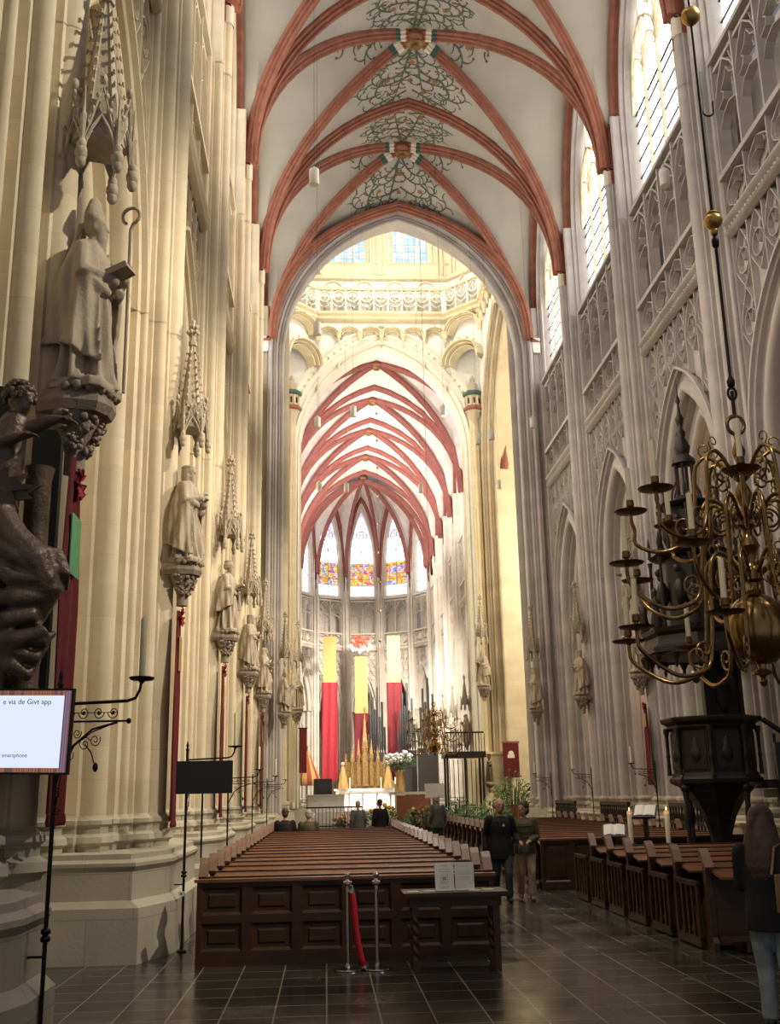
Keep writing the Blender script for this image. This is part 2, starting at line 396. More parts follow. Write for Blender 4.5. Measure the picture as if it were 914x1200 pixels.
BAR = bar
def wall_bay(fr, hw, ru=RU, jw=JW, nl=4, low=False, mat='stone_day_lit', nm='wall_right', X2=7.9, npan=None, kz=1.0, zt=19.0, glass='glass_nave', arch_apex=12.75, wfn=F, back=True, winname='window', zback=14.2):
    a0 = hw-ru
    e = e_for(a0, arch_apex-Z_SPR)
    root = empty(nm); struct(root)
    hc, n1 = half_contour(ru, jw, 1, low)
    prof = [(-.07, 5.95), (-.07, 5.86), (.0, 5.86)]+[(u-ru, X) for u, X in hc[n1-1:]]
    prof += [(jw, X2), (0, X2+.5)]
    na = 12 if not low else 8
    mb = MB()
    sweep_arch(mb, fr, prof, a0, e, Z_SPR, legs=Z_SPR-.02, n=na)
    struct(mb.build('arch_moulding', mat, root, smooth=50))
    # spandrel with blind tracery
    mb = MB()
    N = 24 if not low else 12
    us = [-a0+2*a0*i/N for i in range(N+1)]
    lo = [arch_z(a0, e, Z_SPR, u)-.02 for u in us]
    mb.grid([[fr(u, l, 6.12) for u, l in zip(us, lo)], [fr(u, 14.25, 6.12) for u in us]])
    for sg in (-1, 1): mb.grid([[fr(sg*a0, z, 5.95) for z in (Z_SPR, 14.25)], [fr(sg*a0, z, 6.14) for z in (Z_SPR, 14.25)]])
    # back side of the wall above the arch, towards the aisle
    mb.grid([[fr(u, l, X2+.5) for u, l in zip(us, lo)], [fr(u, 14.25, X2+.5) for u in us]])
    # triforium passage back, soffits
    XB = 6.95
    mb.grid([[fr(-hw, 14.25, XB), fr(hw, 14.25, XB)], [fr(-hw, zt+.1, XB), fr(hw, zt+.1, XB)]])
    mb.grid([[fr(-hw, 14.25, 6.0), fr(hw, 14.25, 6.0)], [fr(-hw, 14.25, X2+.5), fr(hw, 14.25, X2+.5)]])
    mb.grid([[fr(-hw, 15.7, 6.25), fr(hw, 15.7, 6.25)], [fr(-hw, 15.7, XB), fr(hw, 15.7, XB)]])
    mb.grid([[fr(-hw, 14.3, 6.2), fr(hw, 14.3, 6.2)], [fr(-hw, 15.7, 6.2), fr(hw, 15.7, 6.2)]])
    struct(mb.build('wall_face', mat, root))
    bar = BAR
    # blind tracery
    mb = MB(); npn = npan or nl+2
    w = 2*a0/npn
    wb = .055*kz
    for i in range(npn+1):
        u = -a0+i*w; z0 = arch_z(a0, e, Z_SPR, min(abs(u), a0*.999))
        if i in (0, npn): z0 = Z_SPR+.6
        if z0 < 14.0: bar(mb, fr, [(u, z0), (u, 14.25)], wb*1.2, 5.96, 6.12)
    for i in range(npn):
        uc = -a0+(i+.5)*w
        z0 = max(arch_z(a0, e, Z_SPR, abs(uc)-w*.5), arch_z(a0, e, Z_SPR, min(a0, abs(uc)+w*.5)))
        if abs(uc) < w*.6: z0 = arch_z(a0, e, Z_SPR, 0)
        z = 14.22; r = w*.5; odd = i % 2
        while z-z0 > w*.75:
            hgt = min(w*1.9, z-z0)
            if hgt < w*1.2:
                bar(mb, fr, arc(uc, z-w*.5, r*.82, 0, 360, 10)[:-1], wb*.8, 5.99, 6.12, closed=True)
                z -= w*1.02
            else:
                # a pair of mouchettes / pointed head with a roundel
                bar(mb, fr, [(uc-r, z-w*.95)]+[(uc-r*.75, z-w*.55), (uc-r*.3, z-w*.2), (uc, z), (uc+r*.3, z-w*.2), (uc+r*.75, z-w*.55), (uc+r, z-w*.95)], wb, 5.98, 6.12)
                bar(mb, fr, arc(uc, z-w*.98, r*.72, 0, 360, 10)[:-1], wb*.8, 5.99, 6.12, closed=True)
                bar(mb, fr, [(uc-r, z-w*1.1), (uc-r*.45, z-w*1.5), (uc, z-w*1.75), (uc+r*.45, z-w*1.5), (uc+r, z-w*1.1)], wb, 5.98, 6.12)
                if not low:
                    for sg in (-1, 1): bar(mb, fr, [(uc+sg*r*.9, z-w*.25), (uc+sg*r*.35, z-w*.5), (uc+sg*r*.1, z-w*.95)], wb*.6, 6.02, 6.12)
                z -= w*1.8
    struct(mb.build('blind_tracery', mat, root, smooth=30))
    # cornice with a carved hollow
    mb = MB()
    prof = [(14.18, 5.97), (14.22, 5.84), (14.27, 5.80), (14.31, 5.84), (14.33, 5.93), (14.46, 5.93), (14.50, 5.82), (14.56, 5.78), (14.62, 5.80), (14.64, 6.2)]
    mb.grid([[fr(-a0-.02, z, X) for z, X in prof], [fr(a0+.02, z, X) for z, X in prof]])
    if not low:
        random.seed(3)
        for i in range(int(a0*2/.16)):
            u = -a0+.1+i*.16; mb.ball(fr(u, 14.395+random.uniform(-.012, .012), 5.90), .055, sz=.85, n=6, m=4)
    struct(mb.build('string_course', mat, root, smooth=40))
    # balustrade of pierced quatrefoils
    mb = MB(); w = 2*a0/(nl*1.0)
    def rail(z0, z1, X0, X1): mb.grid([[fr(u, z, X) for z, X in ((z0, X1), (z0, X0), (z1, X0), (z1, X1))] for u in (-a0, a0)])
    rail(15.66, 15.80, 5.82, 6.2); rail(14.62, 14.72, 5.92, 6.2)
    for i in range(nl+1): bar(mb, fr, [(-a0+i*w, 14.7), (-a0+i*w, 15.7)], .085*kz, 5.88, 6.18)
    for i in range(nl):
        uc = -a0+(i+.5)*w; zc = 15.18; rx = w*.46
        for sg in (-1, 1):
            bar(mb, fr, [(uc+sg*rx, zc), (uc+sg*rx*.82, zc+.22), (uc+sg*rx*.38, zc+.36), (uc, zc+.46)], .055*kz, 5.94, 6.18)
            bar(mb, fr, [(uc+sg*rx, zc), (uc+sg*rx*.82, zc-.22), (uc+sg*rx*.38, zc-.36), (uc, zc-.46)], .055*kz, 5.94, 6.18)
            bar(mb, fr, arc(uc+sg*rx*.5, zc, rx*.42, -120, 120, 6) if sg > 0 else arc(uc+sg*rx*.5, zc, rx*.42, 60, 300, 6), .04*kz, 6.0, 6.18)
            if not low: bar(mb, fr, arc(uc, zc+sg*.22, rx*.4, 0 if sg > 0 else 180, 180 if sg > 0 else 360, 6), .04*kz, 6.0, 6.18)
    struct(mb.build('balustrade', mat, root, smooth=30))
    # triforium screen
    mb = MB()
    rail(18.84, 18.96, 5.84, 6.3); rail(18.62, 18.72, 5.95, 6.2)
    for i in range(nl+1):
        bar(mb, fr, [(-a0+i*w, 15.7), (-a0+i*w, 18.9)], .13*kz, 5.90, 6.22)
    for i in range(nl):
        uc = -a0+(i+.5)*w; r = w*.5
        z = 17.75
        head = [(uc-r, z-.25), (uc-r*.92, z+.15), (uc-r*.6, z+.5), (uc, z+.85)]
        for sg in (1, -1):
            bar(mb, fr, [(uc+sg*(uc-x)*1, q) for x, q in head], .08*kz, 5.94, 6.2)
            bar(mb, fr, [(uc+sg*r*.95, z-.15), (uc+sg*r*.5, z-.05), (uc+sg*r*.42, z+.12), (uc+sg*r*.62, z+.22)], .05*kz, 6.0, 6.2)
            bar(mb, fr, [(uc+sg*r*.6, z+.25), (uc+sg*r*.28, z+.35), (uc, z+.62)], .05*kz, 6.0, 6.2)
            bar(mb, fr, [(uc+sg*r*.96, z+.35), (uc+sg*r*.55, z+.62), (uc+sg*r*.35, z+.95)], .05*kz, 5.98, 6.2)
            bar(mb, fr, [(uc+sg*r, z-.75), (uc+sg*r*.6, z-.42), (uc, z-.30)], .05*kz, 6.0, 6.2)
        # solid web behind the heads
        mb.grid([[fr(uc-r, z+.9, 6.21), fr(uc-r, z+.45, 6.21)], [fr(uc-r*.5, z+.9, 6.21), fr(uc-r*.5, z+.68, 6.21)], [fr(uc, z+.9, 6.21), fr(uc, z+.86, 6.21)], [fr(uc+r*.5, z+.9, 6.21), fr(uc+r*.5, z+.68, 6.21)], [fr(uc+r, z+.9, 6.21), fr(uc+r, z+.45, 6.21)]])
    struct(mb.build('triforium_screen', mat, root, smooth=30))
    # clerestory wall between window arch and vault
    wa0 = hw-.62*ru/.92; wsp = 22.2; we = e_for(wa0, 27.75-wsp)
    mb = MB()
    jprof = [(0, 5.95), (.05, 5.91), (.08, 5.99), (.10, 6.08), (.15, 6.05), (.19, 6.14), (.23, 6.2), (.25, 6.44)]
    sweep_arch(mb, fr, jprof, wa0, we, wsp, legs=zt, n=na)
    mb.grid([[fr(-wa0, zt-.06, 5.95), fr(wa0, zt-.06, 5.95)], [fr(-wa0, zt+.02, 5.95), fr(wa0, zt+.02, 5.95)], [fr(-wa0, zt+.25, 6.3), fr(wa0, zt+.25, 6.3)], [fr(-wa0, zt+.30, 7), fr(wa0, zt+.30, 7)]])
    M_ = 32 if not low else 20
    uu = [-hw+2*hw*i/M_ for i in range(M_+1)]+[-wa0, wa0]
    uu = sorted(set(round(x, 4) for x in uu))
    r0 = []; r1 = []
    for u in uu:
        top = S0+RISE*wfn(u/hw)+.05
        if abs(u) <= wa0+1e-3: lo_ = arch_z(wa0, we, wsp, min(abs(u), wa0)) if abs(u) < wa0-1e-3 else wsp
        else: lo_ = min(wsp, top)
        r0.append(fr(u, min(lo_, top), 5.95)); r1.append(fr(u, top, 5.95))
    mb.grid([r0, r1])
    for sg in (-1, 1): mb.grid([[fr(sg*wa0, zt-.1, 5.95), fr(sg*wa0, wsp, 5.95)], [fr(sg*hw, zt-.1, 5.95), fr(sg*hw, wsp, 5.95)]])
    struct(mb.build('clerestory_wall', mat, root, smooth=50))
    # window
    ia = wa0-.24
    def bar_(mb, fr, pts, w, X0, X1, closed=False, flat=False):
        q = []
        for u, z in pts:
            u = max(-ia, min(ia, u))
            if z > wsp: z = min(z, arch_z(ia, we, wsp, abs(u)*.999)+.02)
            q.append((u, z))
        BAR(mb, fr, q, w, X0, X1, closed, flat)
    bar = bar_
    wn = empty(winname); struct(wn)
    ia = wa0-.24
    mb = MB(); lw = 2*ia/nl; X0, X1 = 6.25, 6.34; wb = .085*kz
    hz = 23.4
    for i in range(1, nl):
        u = -ia+i*lw; top = arch_z(ia, we, wsp, u)
        bar(mb, fr, [(u, zt+.2), (u, min(top, 24.6 if i == nl//2 or nl < 4 else top))], wb*(1.25 if nl == 4 and i == 2 else 1), X0, X1)
    for i in range(nl):
        uc = -ia+(i+.5)*lw; r = lw*.5
        for sg in (-1, 1):
            bar(mb, fr, [(uc+sg*r, hz-.3), (uc+sg*r*.9, hz), (uc+sg*r*.55, hz+.35), (uc, hz+.62)], wb*.8, X0, X1)
            bar(mb, fr, [(uc+sg*r*.95, hz-.2), (uc+sg*r*.4, hz-.02), (uc+sg*r*.5, hz+.25)], wb*.55, X0+.03, X1)
    if nl == 4:
        for sg in (-1, 1):
            uc = sg*lw
            for s2 in (-1, 1): bar(mb, fr, [(uc+s2*lw, hz+.2), (uc+s2*lw*.85, hz+.75), (uc+s2*lw*.45, hz+1.3), (uc, hz+1.65)], wb, X0, X1)
            bar(mb, fr, arc(uc, hz+.98, lw*.42, 0, 360, 12)[:-1], wb*.6, X0+.02, X1, closed=True)
        bar(mb, fr, arc(0, hz+2.15, lw*.62, 0, 360, 14)[:-1], wb*.8, X0, X1, closed=True)
        for a in range(4): bar(mb, fr, arc(lw*.3*math.cos(a*PI/2), hz+2.15+lw*.3*math.sin(a*PI/2), lw*.27, 0, 360, 8)[:-1], wb*.4, X0+.03, X1, closed=True)
    else:
        r = ia*.52; zc = hz+1.35
        bar(mb, fr, arc(0, zc, r, 0, 360, 14)[:-1], wb*.8, X0, X1, closed=True)
        for a in range(5):
            t = PI/2+a*2*PI/5
            bar(mb, fr, arc(r*.55*math.cos(t), zc+r*.55*math.sin(t), r*.38, 0, 360, 8)[:-1], wb*.5, X0+.02, X1, closed=True)
        for sg in (-1, 1): bar(mb, fr, [(0, hz+.5), (sg*r*.6, zc-r*.9), (sg*ia*.9, zc-.1)], wb*.6, X0+.02, X1)
    struct(mb.build('window_tracery', 'stone_yellow' if not low else mat, wn, smooth=30))
    mb = MB()
    z = zt+.55
    while z < 24.2:
        bar(mb, fr, [(-ia, z), (ia, z)], .024, 6.33, 6.38, flat=True); z += .62
    struct(mb.build('saddle_bars', 'iron', wn))
    mb = MB()
    P_ = parch(ia+.05, we, wsp, 10, legs=zt+.05)
    ids = [mb.p(*fr(u, z, 6.41)) for u, z in P_]
    mb.face(ids)
    if isinstance(glass, str): struct(mb.build('window_glass', glass, wn))
    else:
        mb = MB()
        for (z0, z1, g) in glass:
            mb.cur = [q[2] for q in glass].index(g)
            us = [-ia-.04+(2*ia+.08)*i/12 for i in range(13)]
            lo_ = [min(z0, arch_z(ia+.05, we, wsp, abs(u)) if z0 > wsp else z0) for u in us]
            hi_ = [min(z1, arch_z(ia+.05, we, wsp, abs(u))) if z1 > wsp else z1 for u in us]
            mb.grid([[fr(u, z, 6.41) for u, z in zip(us, lo_)], [fr(u, max(z, l), 6.41) for u, z, l in zip(us, hi_, lo_)]])
        struct(mb.build('window_glass', [q[2] for q in glass], wn))
    return root, wn

# ---------------------------------------------------------------- vault
def rib(mb, pts, prof, widen=1.0):
    P = [Vector(p) for p in pts]; m = len(P); d = P[-1]-P[0]; d.z = 0
    if d.length < 1e-6: d = Vector((1, 0, 0))
    d.normalize(); B = Vector((-d.y, d.x, 0)); rows = []
    for i in range(m):
        t = (P[min(i+1, m-1)]-P[max(0, i-1)]).normalized(); N = t.cross(B)
        if N.z > 0: N = -N
        if abs(N.z) < 1e-3 or True:
            # inner normal: down and towards the middle of the span
            pass
        rows.append([tuple(P[i]+B*b*widen+N*n) for b, n in prof])
    ids = mb.grid(rows); mb.face(ids[0][::-1]); mb.face(ids[-1])
RP = [(-.19, -.03), (-.19, .10), (-.12, .14), (-.13, .22), (-.06, .25), (-.05, .34), (0, .37), (.05, .34), (.06, .25), (.13, .22), (.12, .14), (.19, .10), (.19, -.03)]
RPL = [(-.19, -.03), (-.17, .14), (-.06, .24), (0, .35), (.06, .24), (.17, .14), (.19, -.03)]
DOME = .38
def vault_bay(hw, low=False, drop=(0, 0), web='vault_plaster', red='rib_red', lower=Z_CAP+.5, Rx=RX):
    root = empty('ceiling'); struct(root)
    mb = MB(); n = 14 if not low else 9; m = 16 if not low else 10
    for sg in (-1, 1):
        rows = []
        for i in range(n+1):
            t = i/n
            rows.append([(sg*t*Rx, t*hw*(-1+2*j/m), S0+RISE*F(t*abs(-1+2*j/m))+DOME*(1-t)**2) for j in range(m+1)])
        rows.append([(sg*(Rx+.55), hw*(-1+2*j/m), S0+RISE*F(abs(-1+2*j/m))) for j in range(m+1)])
        mb.grid(rows)
        rows = []
        for i in range(n+1):
            t = i/n
            rows.append([(t*Rx*(-1+2*j/m), sg*t*hw, S0+RISE*F(t*abs(-1+2*j/m))+DOME*(1-t)**2-drop[(sg+1)//2]*t*(1-(-1+2*j/m)**2)) for j in range(m+1)])
        mb.grid(rows)
    struct(mb.build('vault_web', web, root, smooth=50, merge=True))
    prof = RP if not low else RPL
    K = 16 if not low else 10
    ts = [math.sin(PI/2*i/K) for i in range(K+1)]
    def leg(x, y): return [(x, y, lower)]
    # diagonal half ribs
    for sx in (-1, 1):
        for sy in (-1, 1):
            pts = [(sx*t*Rx, sy*t*hw, S0+RISE*F(t)+DOME*(1-t)**2) for t in ts]+leg(sx*Rx, sy*hw)
            mb = MB(); rib(mb, pts, prof); struct(mb.build('diagonal_rib', red, root, smooth=40))
    return root
def transverse(y, low=False, drop=0, red='rib_red', lower=Z_CAP+.5, Rx=RX, parent=None):
    K = 16 if not low else 10; ts = [math.sin(PI/2*i/K) for i in range(K+1)]
    mb = MB()
    for sx in (-1, 1):
        pts = [(sx*t*Rx, y, S0+RISE*F(t)-drop*(1-t*t)) for t in ts]+[(sx*Rx, y, lower)]
        rib(mb, pts, RP if not low else RPL, 1.15)
    return struct(mb.build('transverse_rib', red, parent, smooth=40))
def boss(parent, low=False):
    mb = MB()
    mb.lathe([(.34, .05), (.34, -.22), (.42, -.26), (.42, -.36), (.36, -.40), (.30, -.48), (.001, -.50)], 14, (0, 0, S0+RISE+DOME))
    struct(mb.build('boss', 'rib_red', parent, smooth=35))
    mb = MB()
    mb.lathe([(.28, -.48), (.30, -.53), (.20, -.58), (.12, -.56), (.10, -.63), (.001, -.65)], 12, (0, 0, S0+RISE+DOME), mod=lambda a, z: 1+.1*math.cos(6*a))
    struct(mb.build('boss_rosette', 'gilding', parent, smooth=35))
def bands(parent, hw, low=False):
    """cream, green and black painted bands where the ribs meet the boss"""
    for nm, mt, t0, t1 in (('painted_band', 'rib_cream', .085, .12), ('painted_band', 'rib_green', .12, .15)):
        for sx in (-1, 1):
            for sy in (-1, 1):
                mb = MB(); pts = [(sx*t*RX, sy*t*hw, S0+RISE*F(t)+DOME*(1-t)**2) for t in (t0, (t0+t1)/2, t1)]
                rib(mb, pts, [(b*1.04, n*1.02+.004) for b, n in RP]); struct(mb.build(nm, mt, parent, smooth=40))
def wall_rib(fr, hw, red='rib_red', low=False, parent=None):
    K = 14 if not low else 9
    mb = MB(); rows = []
    ts = [math.sin(PI/2*i/K) for i in range(K+1)]
    path = [(-t*hw, S0+RISE*F(t)) for t in ts[::-1]]+[(t*hw, S0+RISE*F(t)) for t in ts[1:]]
    for (u, z) in path: pass
    for X, dd in ((5.97, .30), (5.78, .28), (5.70, .16), (5.74, .05), (5.70, -.05)):
        row = []
        for i, (u, z) in enumerate(path):
            a = path[max(0, i-1)]; b = path[min(len(path)-1, i+1)]
            dx, dz = b[0]-a[0], b[1]-a[1]; l = math.hypot(dx, dz)
            row.append(fr(u+dz/l*dd, z-dx/l*dd, X))
        rows.append(row)
    mb.grid(rows)
    return struct(mb.build('wall_rib', red, parent, smooth=40))

# ---- painted vines on a vault bay: scrolls drawn in plan, laid on the web
VDROP = [0, 0]
def vz(x, y, hw):
    tx, ty = abs(x)/RX, abs(y)/hw
    t = max(tx, ty); z = S0+RISE*(F(ty) if tx >= ty else F(tx))+DOME*(1-min(1, t))**2
    if ty > tx: z -= VDROP[1 if y > 0 else 0]*t*(1-(tx/ty)**2)
    return z
def vines(parent, hw, halves, seed=1):
    rnd = random.Random(seed); mb = MB()
    drop = .018
    def inside(x, y, lim):
        ty = abs(y)/hw; tx = abs(x)/RX
        return lim(x, y)
    def curl(x, y, h, ln, c0, c1, w, depth, lim):
        n = max(5, int(ln/.07)); st = ln/n; pts = []
        for i in range(n+1):
            k = i/n
            if not lim(x, y): break
            ww = w*(1-.65*k)
            z = vz(x, y, hw)-drop
            pts.append((x, y, z, h, ww))
            h += (c0+(c1-c0)*k)*st
            x += math.cos(h)*st; y += math.sin(h)*st
            if depth > 0 and i > 1 and i % 3 == 0:
                sg = 1 if (i//3) % 2 else -1
                curl(x, y, h+sg*rnd.uniform(.6, 1.0), rnd.uniform(.26, .48), sg*1.5, sg*rnd.uniform(5, 8), w*.75, depth-1, lim)
            elif depth == 0 and i == n//2:
                pass
        if len(pts) < 3: return
        rows = [[], []]
        for (a, b, z, hh, ww) in pts:
            nx, ny = -math.sin(hh)*ww, math.cos(hh)*ww
            for r_, sg in ((rows[0], 1), (rows[1], -1)):
                px, py = a+sg*nx, b+sg*ny
                r_.append((px, py, vz(px, py, hw)-drop))
        mb.grid(rows)
        a, b, z, hh, ww = pts[-1]
        if rnd.random() < .5:   # leaf tip
            rr = .05; q = [(a+rr*math.cos(t), b+rr*math.sin(t)) for t in (0, 1.26, 2.5, 3.8, 5.0)]
            mb.face([mb.p(px, py, vz(px, py, hw)-drop) for px, py in q])
    fl = []
    for sy, far in halves:
        end = hw*(.97 if far else .92)
        wmax = 2.6 if far else 1.9
        def lim(x, y, sy=sy, end=end, wmax=wmax):
            yy = y*sy
            if yy < .30 or yy > end: return False
            return abs(x) < min(RX*yy/hw-.22, wmax*(1.0 if yy < end*.85 else .85))
        for mir in (-1, 1):
            for k, (x0, y0, h, ln, c0, c1) in enumerate([
                (.03, .4, 1.5, 2.9, 0, 0), (.05, .6, 1.15, 1.7, -.2, -3.2), (.05, 1.3, .8, 2.0, -.4, -3.4), (.05, 2.0, .5, 2.3, -.1, -2.6), (.05, 2.7, .35, 2.3, 0, 2.4), (.9, 1.7, .4, 1.7, .6, 3.6), (1.1, 2.4, .3, 1.6, -.4, -3.4), (.7, 2.9, .1, 2.0, .0, .8)]):
                L0 = len(mb.v)
                x0 += rnd.uniform(-.03, .08); y0 += rnd.uniform(-.12, .12); h += rnd.uniform(-.15, .15)
                curl(x0, y0, h, ln, c0, c1, .047, 1, lambda x, y, lim=lim: lim(x, y*sy) if sy > 0 else lim(x, -y))
                for i in range(L0, len(mb.v)):
                    vx, vy, vz_ = mb.v[i]; mb.v[i] = (vx*mir, vy*sy, vz(vx*mir, vy*sy, hw)-drop)
        fl += [(.9, 1.9*sy), (-.9, 1.9*sy), (.55, 2.6*sy), (-.55, 2.6*sy), (0, 1.3*sy), (0, 2.2*sy)]
    # sprigs beside the boss on the lateral webs
    for sx in (-1, 1):
        def lim2(x, y): return x > .5 and x < 2.9 and abs(y) < min(x*hw/5.6-.2, 1.0)
        L0 = len(mb.v)
        for (x0, y0, h, ln, c0, c1) in [(.9, 0, 0, 2.0, .1, -.3), (1.2, .05, .4, 1.6, .2, 3.5), (1.4, -.05, -.4, 1.6, -.2, -3.5), (1.9, .1, .5, 1.3, -.4, -4), (1.9, -.1, -.5, 1.3, .4, 4)]:
            curl(x0, y0, h, ln, c0, c1, .045, 1, lim2)
        for i in range(L0, len(mb.v)):
            vx, vy, vz_ = mb.v[i]; mb.v[i] = (vx*sx, vy, vz_)
        fl += [(sx*2.0, .25), (sx*2.5, -.2)]
    struct(mb.build('painted_vines', 'vine_paint', parent, recalc=False))
    mb = MB()
    for (fx, fy) in fl+[(4.6, .2), (-4.6, .2)]:
        rr = .13
        q = [(fx+(rr if i % 2 else rr*.55)*math.cos(i*PI/6), fy+(rr if i % 2 else rr*.55)*math.sin(i*PI/6)) for i in range(12)]
        mb.face([mb.p(px, py, vz(px, py, hw)-.035) for px, py in q])
    struct(mb.build('painted_flowers', 'flower_paint', parent, recalc=False))
# ------------------------------------------------------------------ nave
HB = 3.435
PY = [1.83+6.87*k for k in range(6)]      # pier centres 1.83 8.7 15.57 22.44 29.31 36.18
def frame(side, y=0., xc=XC): return Fr((side*.15, 0, 0), (0, 1, 0), (side, 0, 0))
wk = 0
for side in (-1, 1):
    fr = frame(side); mt = 'stone_warm_lit' if side < 0 else 'stone_day_lit'
    pp = pier(fr, mat=mt)
    first = True
    for k, y in enumerate(PY):
        if k == 0: continue
        if side > 0 and k == 1: continue
        if side < 0 and k == 1: o = pier(fr, mat=mt, cutfar=True)
        else: o = pp if first else copy_tree(pp); first = False
        o.location = (XC, y, 0)
    o = copy_tree(pp); o.location = (XC, PY[5]+6.87, 0)
    nm = 'wall_left' if side < 0 else 'wall_right'
    wb, wn = wall_bay(fr, HB, mat=mt, nm=nm)
    wr = wall_rib(fr, HB, parent=wb)
    for k in range(6):
        yc = PY[k]+HB
        o = wb if k == 0 else copy_tree(wb); o.location = (XC, yc, 0)
        w = wn if k == 0 else copy_tree(wn); w.location = (XC, yc, 0); wk += 1; w.name = 'window_%d' % wk
vb = vault_bay(HB)
transverse(-HB, parent=vb)
boss(vb); bands(vb, HB)
vines(vb, HB, [(-1, False), (1, True)], 5)
for k in range(5):
    o = vb if k == 0 else copy_tree(vb); o.location = (XC, PY[k]+HB, 0)
# the last bay comes down to the lower crossing arch
LOW = .95
vb = vault_bay(HB, drop=(0, LOW)); transverse(-HB, parent=vb); boss(vb); bands(vb, HB)
VDROP[1] = LOW; vines(vb, HB, [(-1, False), (1, True)], 9); VDROP[1] = 0; vb.location = (XC, PY[5]+HB, 0)

# ------------------------------------------------------------------ choir
YC0, HC = 60.0, 3.2
wbs = []
for side in (-1, 1):
    fr = frame(side)
    pp = pier(fr, ru=.85, jw=1.0, low=True, mat='stone_choir', name='wall_pier', redm='rib_red_dark')
    for k in range(5):
        o = pp if k == 0 else copy_tree(pp); o.location = (XC, YC0+6.4*k, 0)
    wb, wn = wall_bay(fr, HC, ru=.85, jw=1.0, low=True, mat='stone_choir', nm='wall_left' if side < 0 else 'wall_right', nl=3, glass='glass_choir')
    wall_rib(fr, HC, low=True, parent=wb, red='rib_red_dark')
    for k in range(4):
        o = wb if k == 0 else copy_tree(wb); o.location = (XC, YC0+6.4*k+HC, 0)
        w = wn if k == 0 else copy_tree(wn); w.location = (XC, YC0+6.4*k+HC, 0); wk += 1; w.name = 'window_%d' % wk
cb = vault_bay(HC, low=True, web='vault_choir', red='rib_red_dark')
transverse(HC, low=True, red='rib_red_dark', parent=cb)
boss(cb)
for k in range(4):
    o = cb if k == 0 else copy_tree(cb); o.location = (XC, YC0+6.4*k+HC, 0)
# apse: seven sides of a twelve-sided polygon
YA = YC0+6.4*4+2.6
AP = 5.85; HA = AP*math.tan(PI/12); RV = AP/math.cos(PI/12)
shift = 5.95-AP
class FrA(Fr):
    def __call__(s, u, z, X):
        q = s.o+s.t*u+s.n*(X-shift); return (q.x, q.y, z)
apc = empty('ceiling', (XC, YA, 0)); struct(apc)
mbw = MB()
for i, a in enumerate((-90, -60, -30, 0, 30, 60, 90)):
    th = math.radians(a); n = Vector((math.sin(th), math.cos(th), 0)); t = Vector((math.cos(th), -math.sin(th), 0))
    fr = FrA((0, 0, 0), t, n)
    gl = [(19.05, 20.2, 'glass_choir'), (20.2, 22.3, 'glass_colour'), (22.3, 24.6, 'glass_choir'), (24.6, 28.5, 'glass_violet')] if abs(a) <= 30 else 'glass_choir'
    wb, wn = wall_bay(fr, HA, ru=.42, jw=.34, low=True, mat='stone_choir', nm='wall_apse', nl=2, npan=4, glass=gl, kz=.75, X2=7.3, arch_apex=12.6)
    wall_rib(fr, HA, low=True, parent=wb, red='rib_red_dark')
    wb.location = (XC, YA, 0); wn.location = (XC, YA, 0); wk += 1; wn.name = 'window_%d' % wk
    # web
    m = 8; nn = 8; rows = []
    for ii in range(nn+1):
        tt = ii/nn; rows.append([tuple(n*(tt*AP)+t*(tt*HA*(-1+2*j/m))+Vector((0, 0, S0+RISE*F(tt*abs(-1+2*j/m))))) for j in range(m+1)])
    mbw.grid(rows)
    # pier at the vertex after this side
    if a < 90:
        tv = th+PI/12; nv = Vector((math.sin(tv), math.cos(tv), 0)); tt_ = Vector((math.cos(tv), -math.sin(tv), 0))
        class FrV(Fr):
            def __call__(s, u, z, X):
                q = s.o+s.t*u+s.n*(X-5.95+RV+.02); return (q.x, q.y, z)
        pp = pier(FrV((0, 0, 0), tt_, nv), ru=.42, jw=.30, k=.55, low=True, mat='stone_choir', name='wall_pier', redm='rib_red_dark', X2=6.9)
        pp.location = (XC, YA, 0)
struct(mbw.build('vault_web', 'vault_choir', apc, smooth=40))
for i in range(8):
    tv = math.radians(-105+30*i); d = Vector((math.sin(tv), math.cos(tv), 0)); mb = MB()
    ts = [math.sin(PI/2*j/10) for j in range(11)]
    pts = [tuple(d*(t*RX)+Vector((0, 0, S0+RISE*F(t)))) for t in ts]+[tuple(d*RX+Vector((0, 0, Z_CAP-.8)))]
    rib(mb, pts, RPL, .8); struct(mb.build('apse_rib', 'rib_red_dark', apc, smooth=40))
boss(apc)

# ------------------------------------------------------------------ crossing
YW, YE = 43.1, 58.2
crs = empty('wall_crossing'); struct(crs)
frX = Fr((XC, 0, 0), (1, 0, 0), (0, 1, 0))     # u = x offset, X = y
def cross_arch(name, a_in, apex_in, zs, ys, prof, mat, outer, legs=Z_BASE, n=18, parent=None, e=None):
    a0 = a_in+outer; e = e if e is not None else e_for(a_in, apex_in-zs)
    mb = MB(); sweep_arch(mb, frX, prof, a0, e, zs, legs=legs, n=n)
    return struct(mb.build(name, mat, parent, smooth=50)), a0, e
# western crossing arch: stone mouldings under the red rib
def cprof(y0, outer, depth):
    """mouldings from the outer edge (d=0, y=y0) inwards"""
    p = bumps((0, y0), (outer, y0+depth), [('f', .05), ('s', .20), ('f', .06), ('h', .20), ('f', .06), ('s', .16), ('f', .05), ('h', .2), ('f', .06), ('s', .24)], 5, 3)
    return p
o, a0w, ew = cross_arch('crossing_arch_west', 5.15, 27.15, 20.4, YW, cprof(42.3, .62, .7)+[(.62, 43.5), (0, 45.0), (-.6, 45.0)], 'stone_day_lit', .62, legs=1.2, parent=crs)
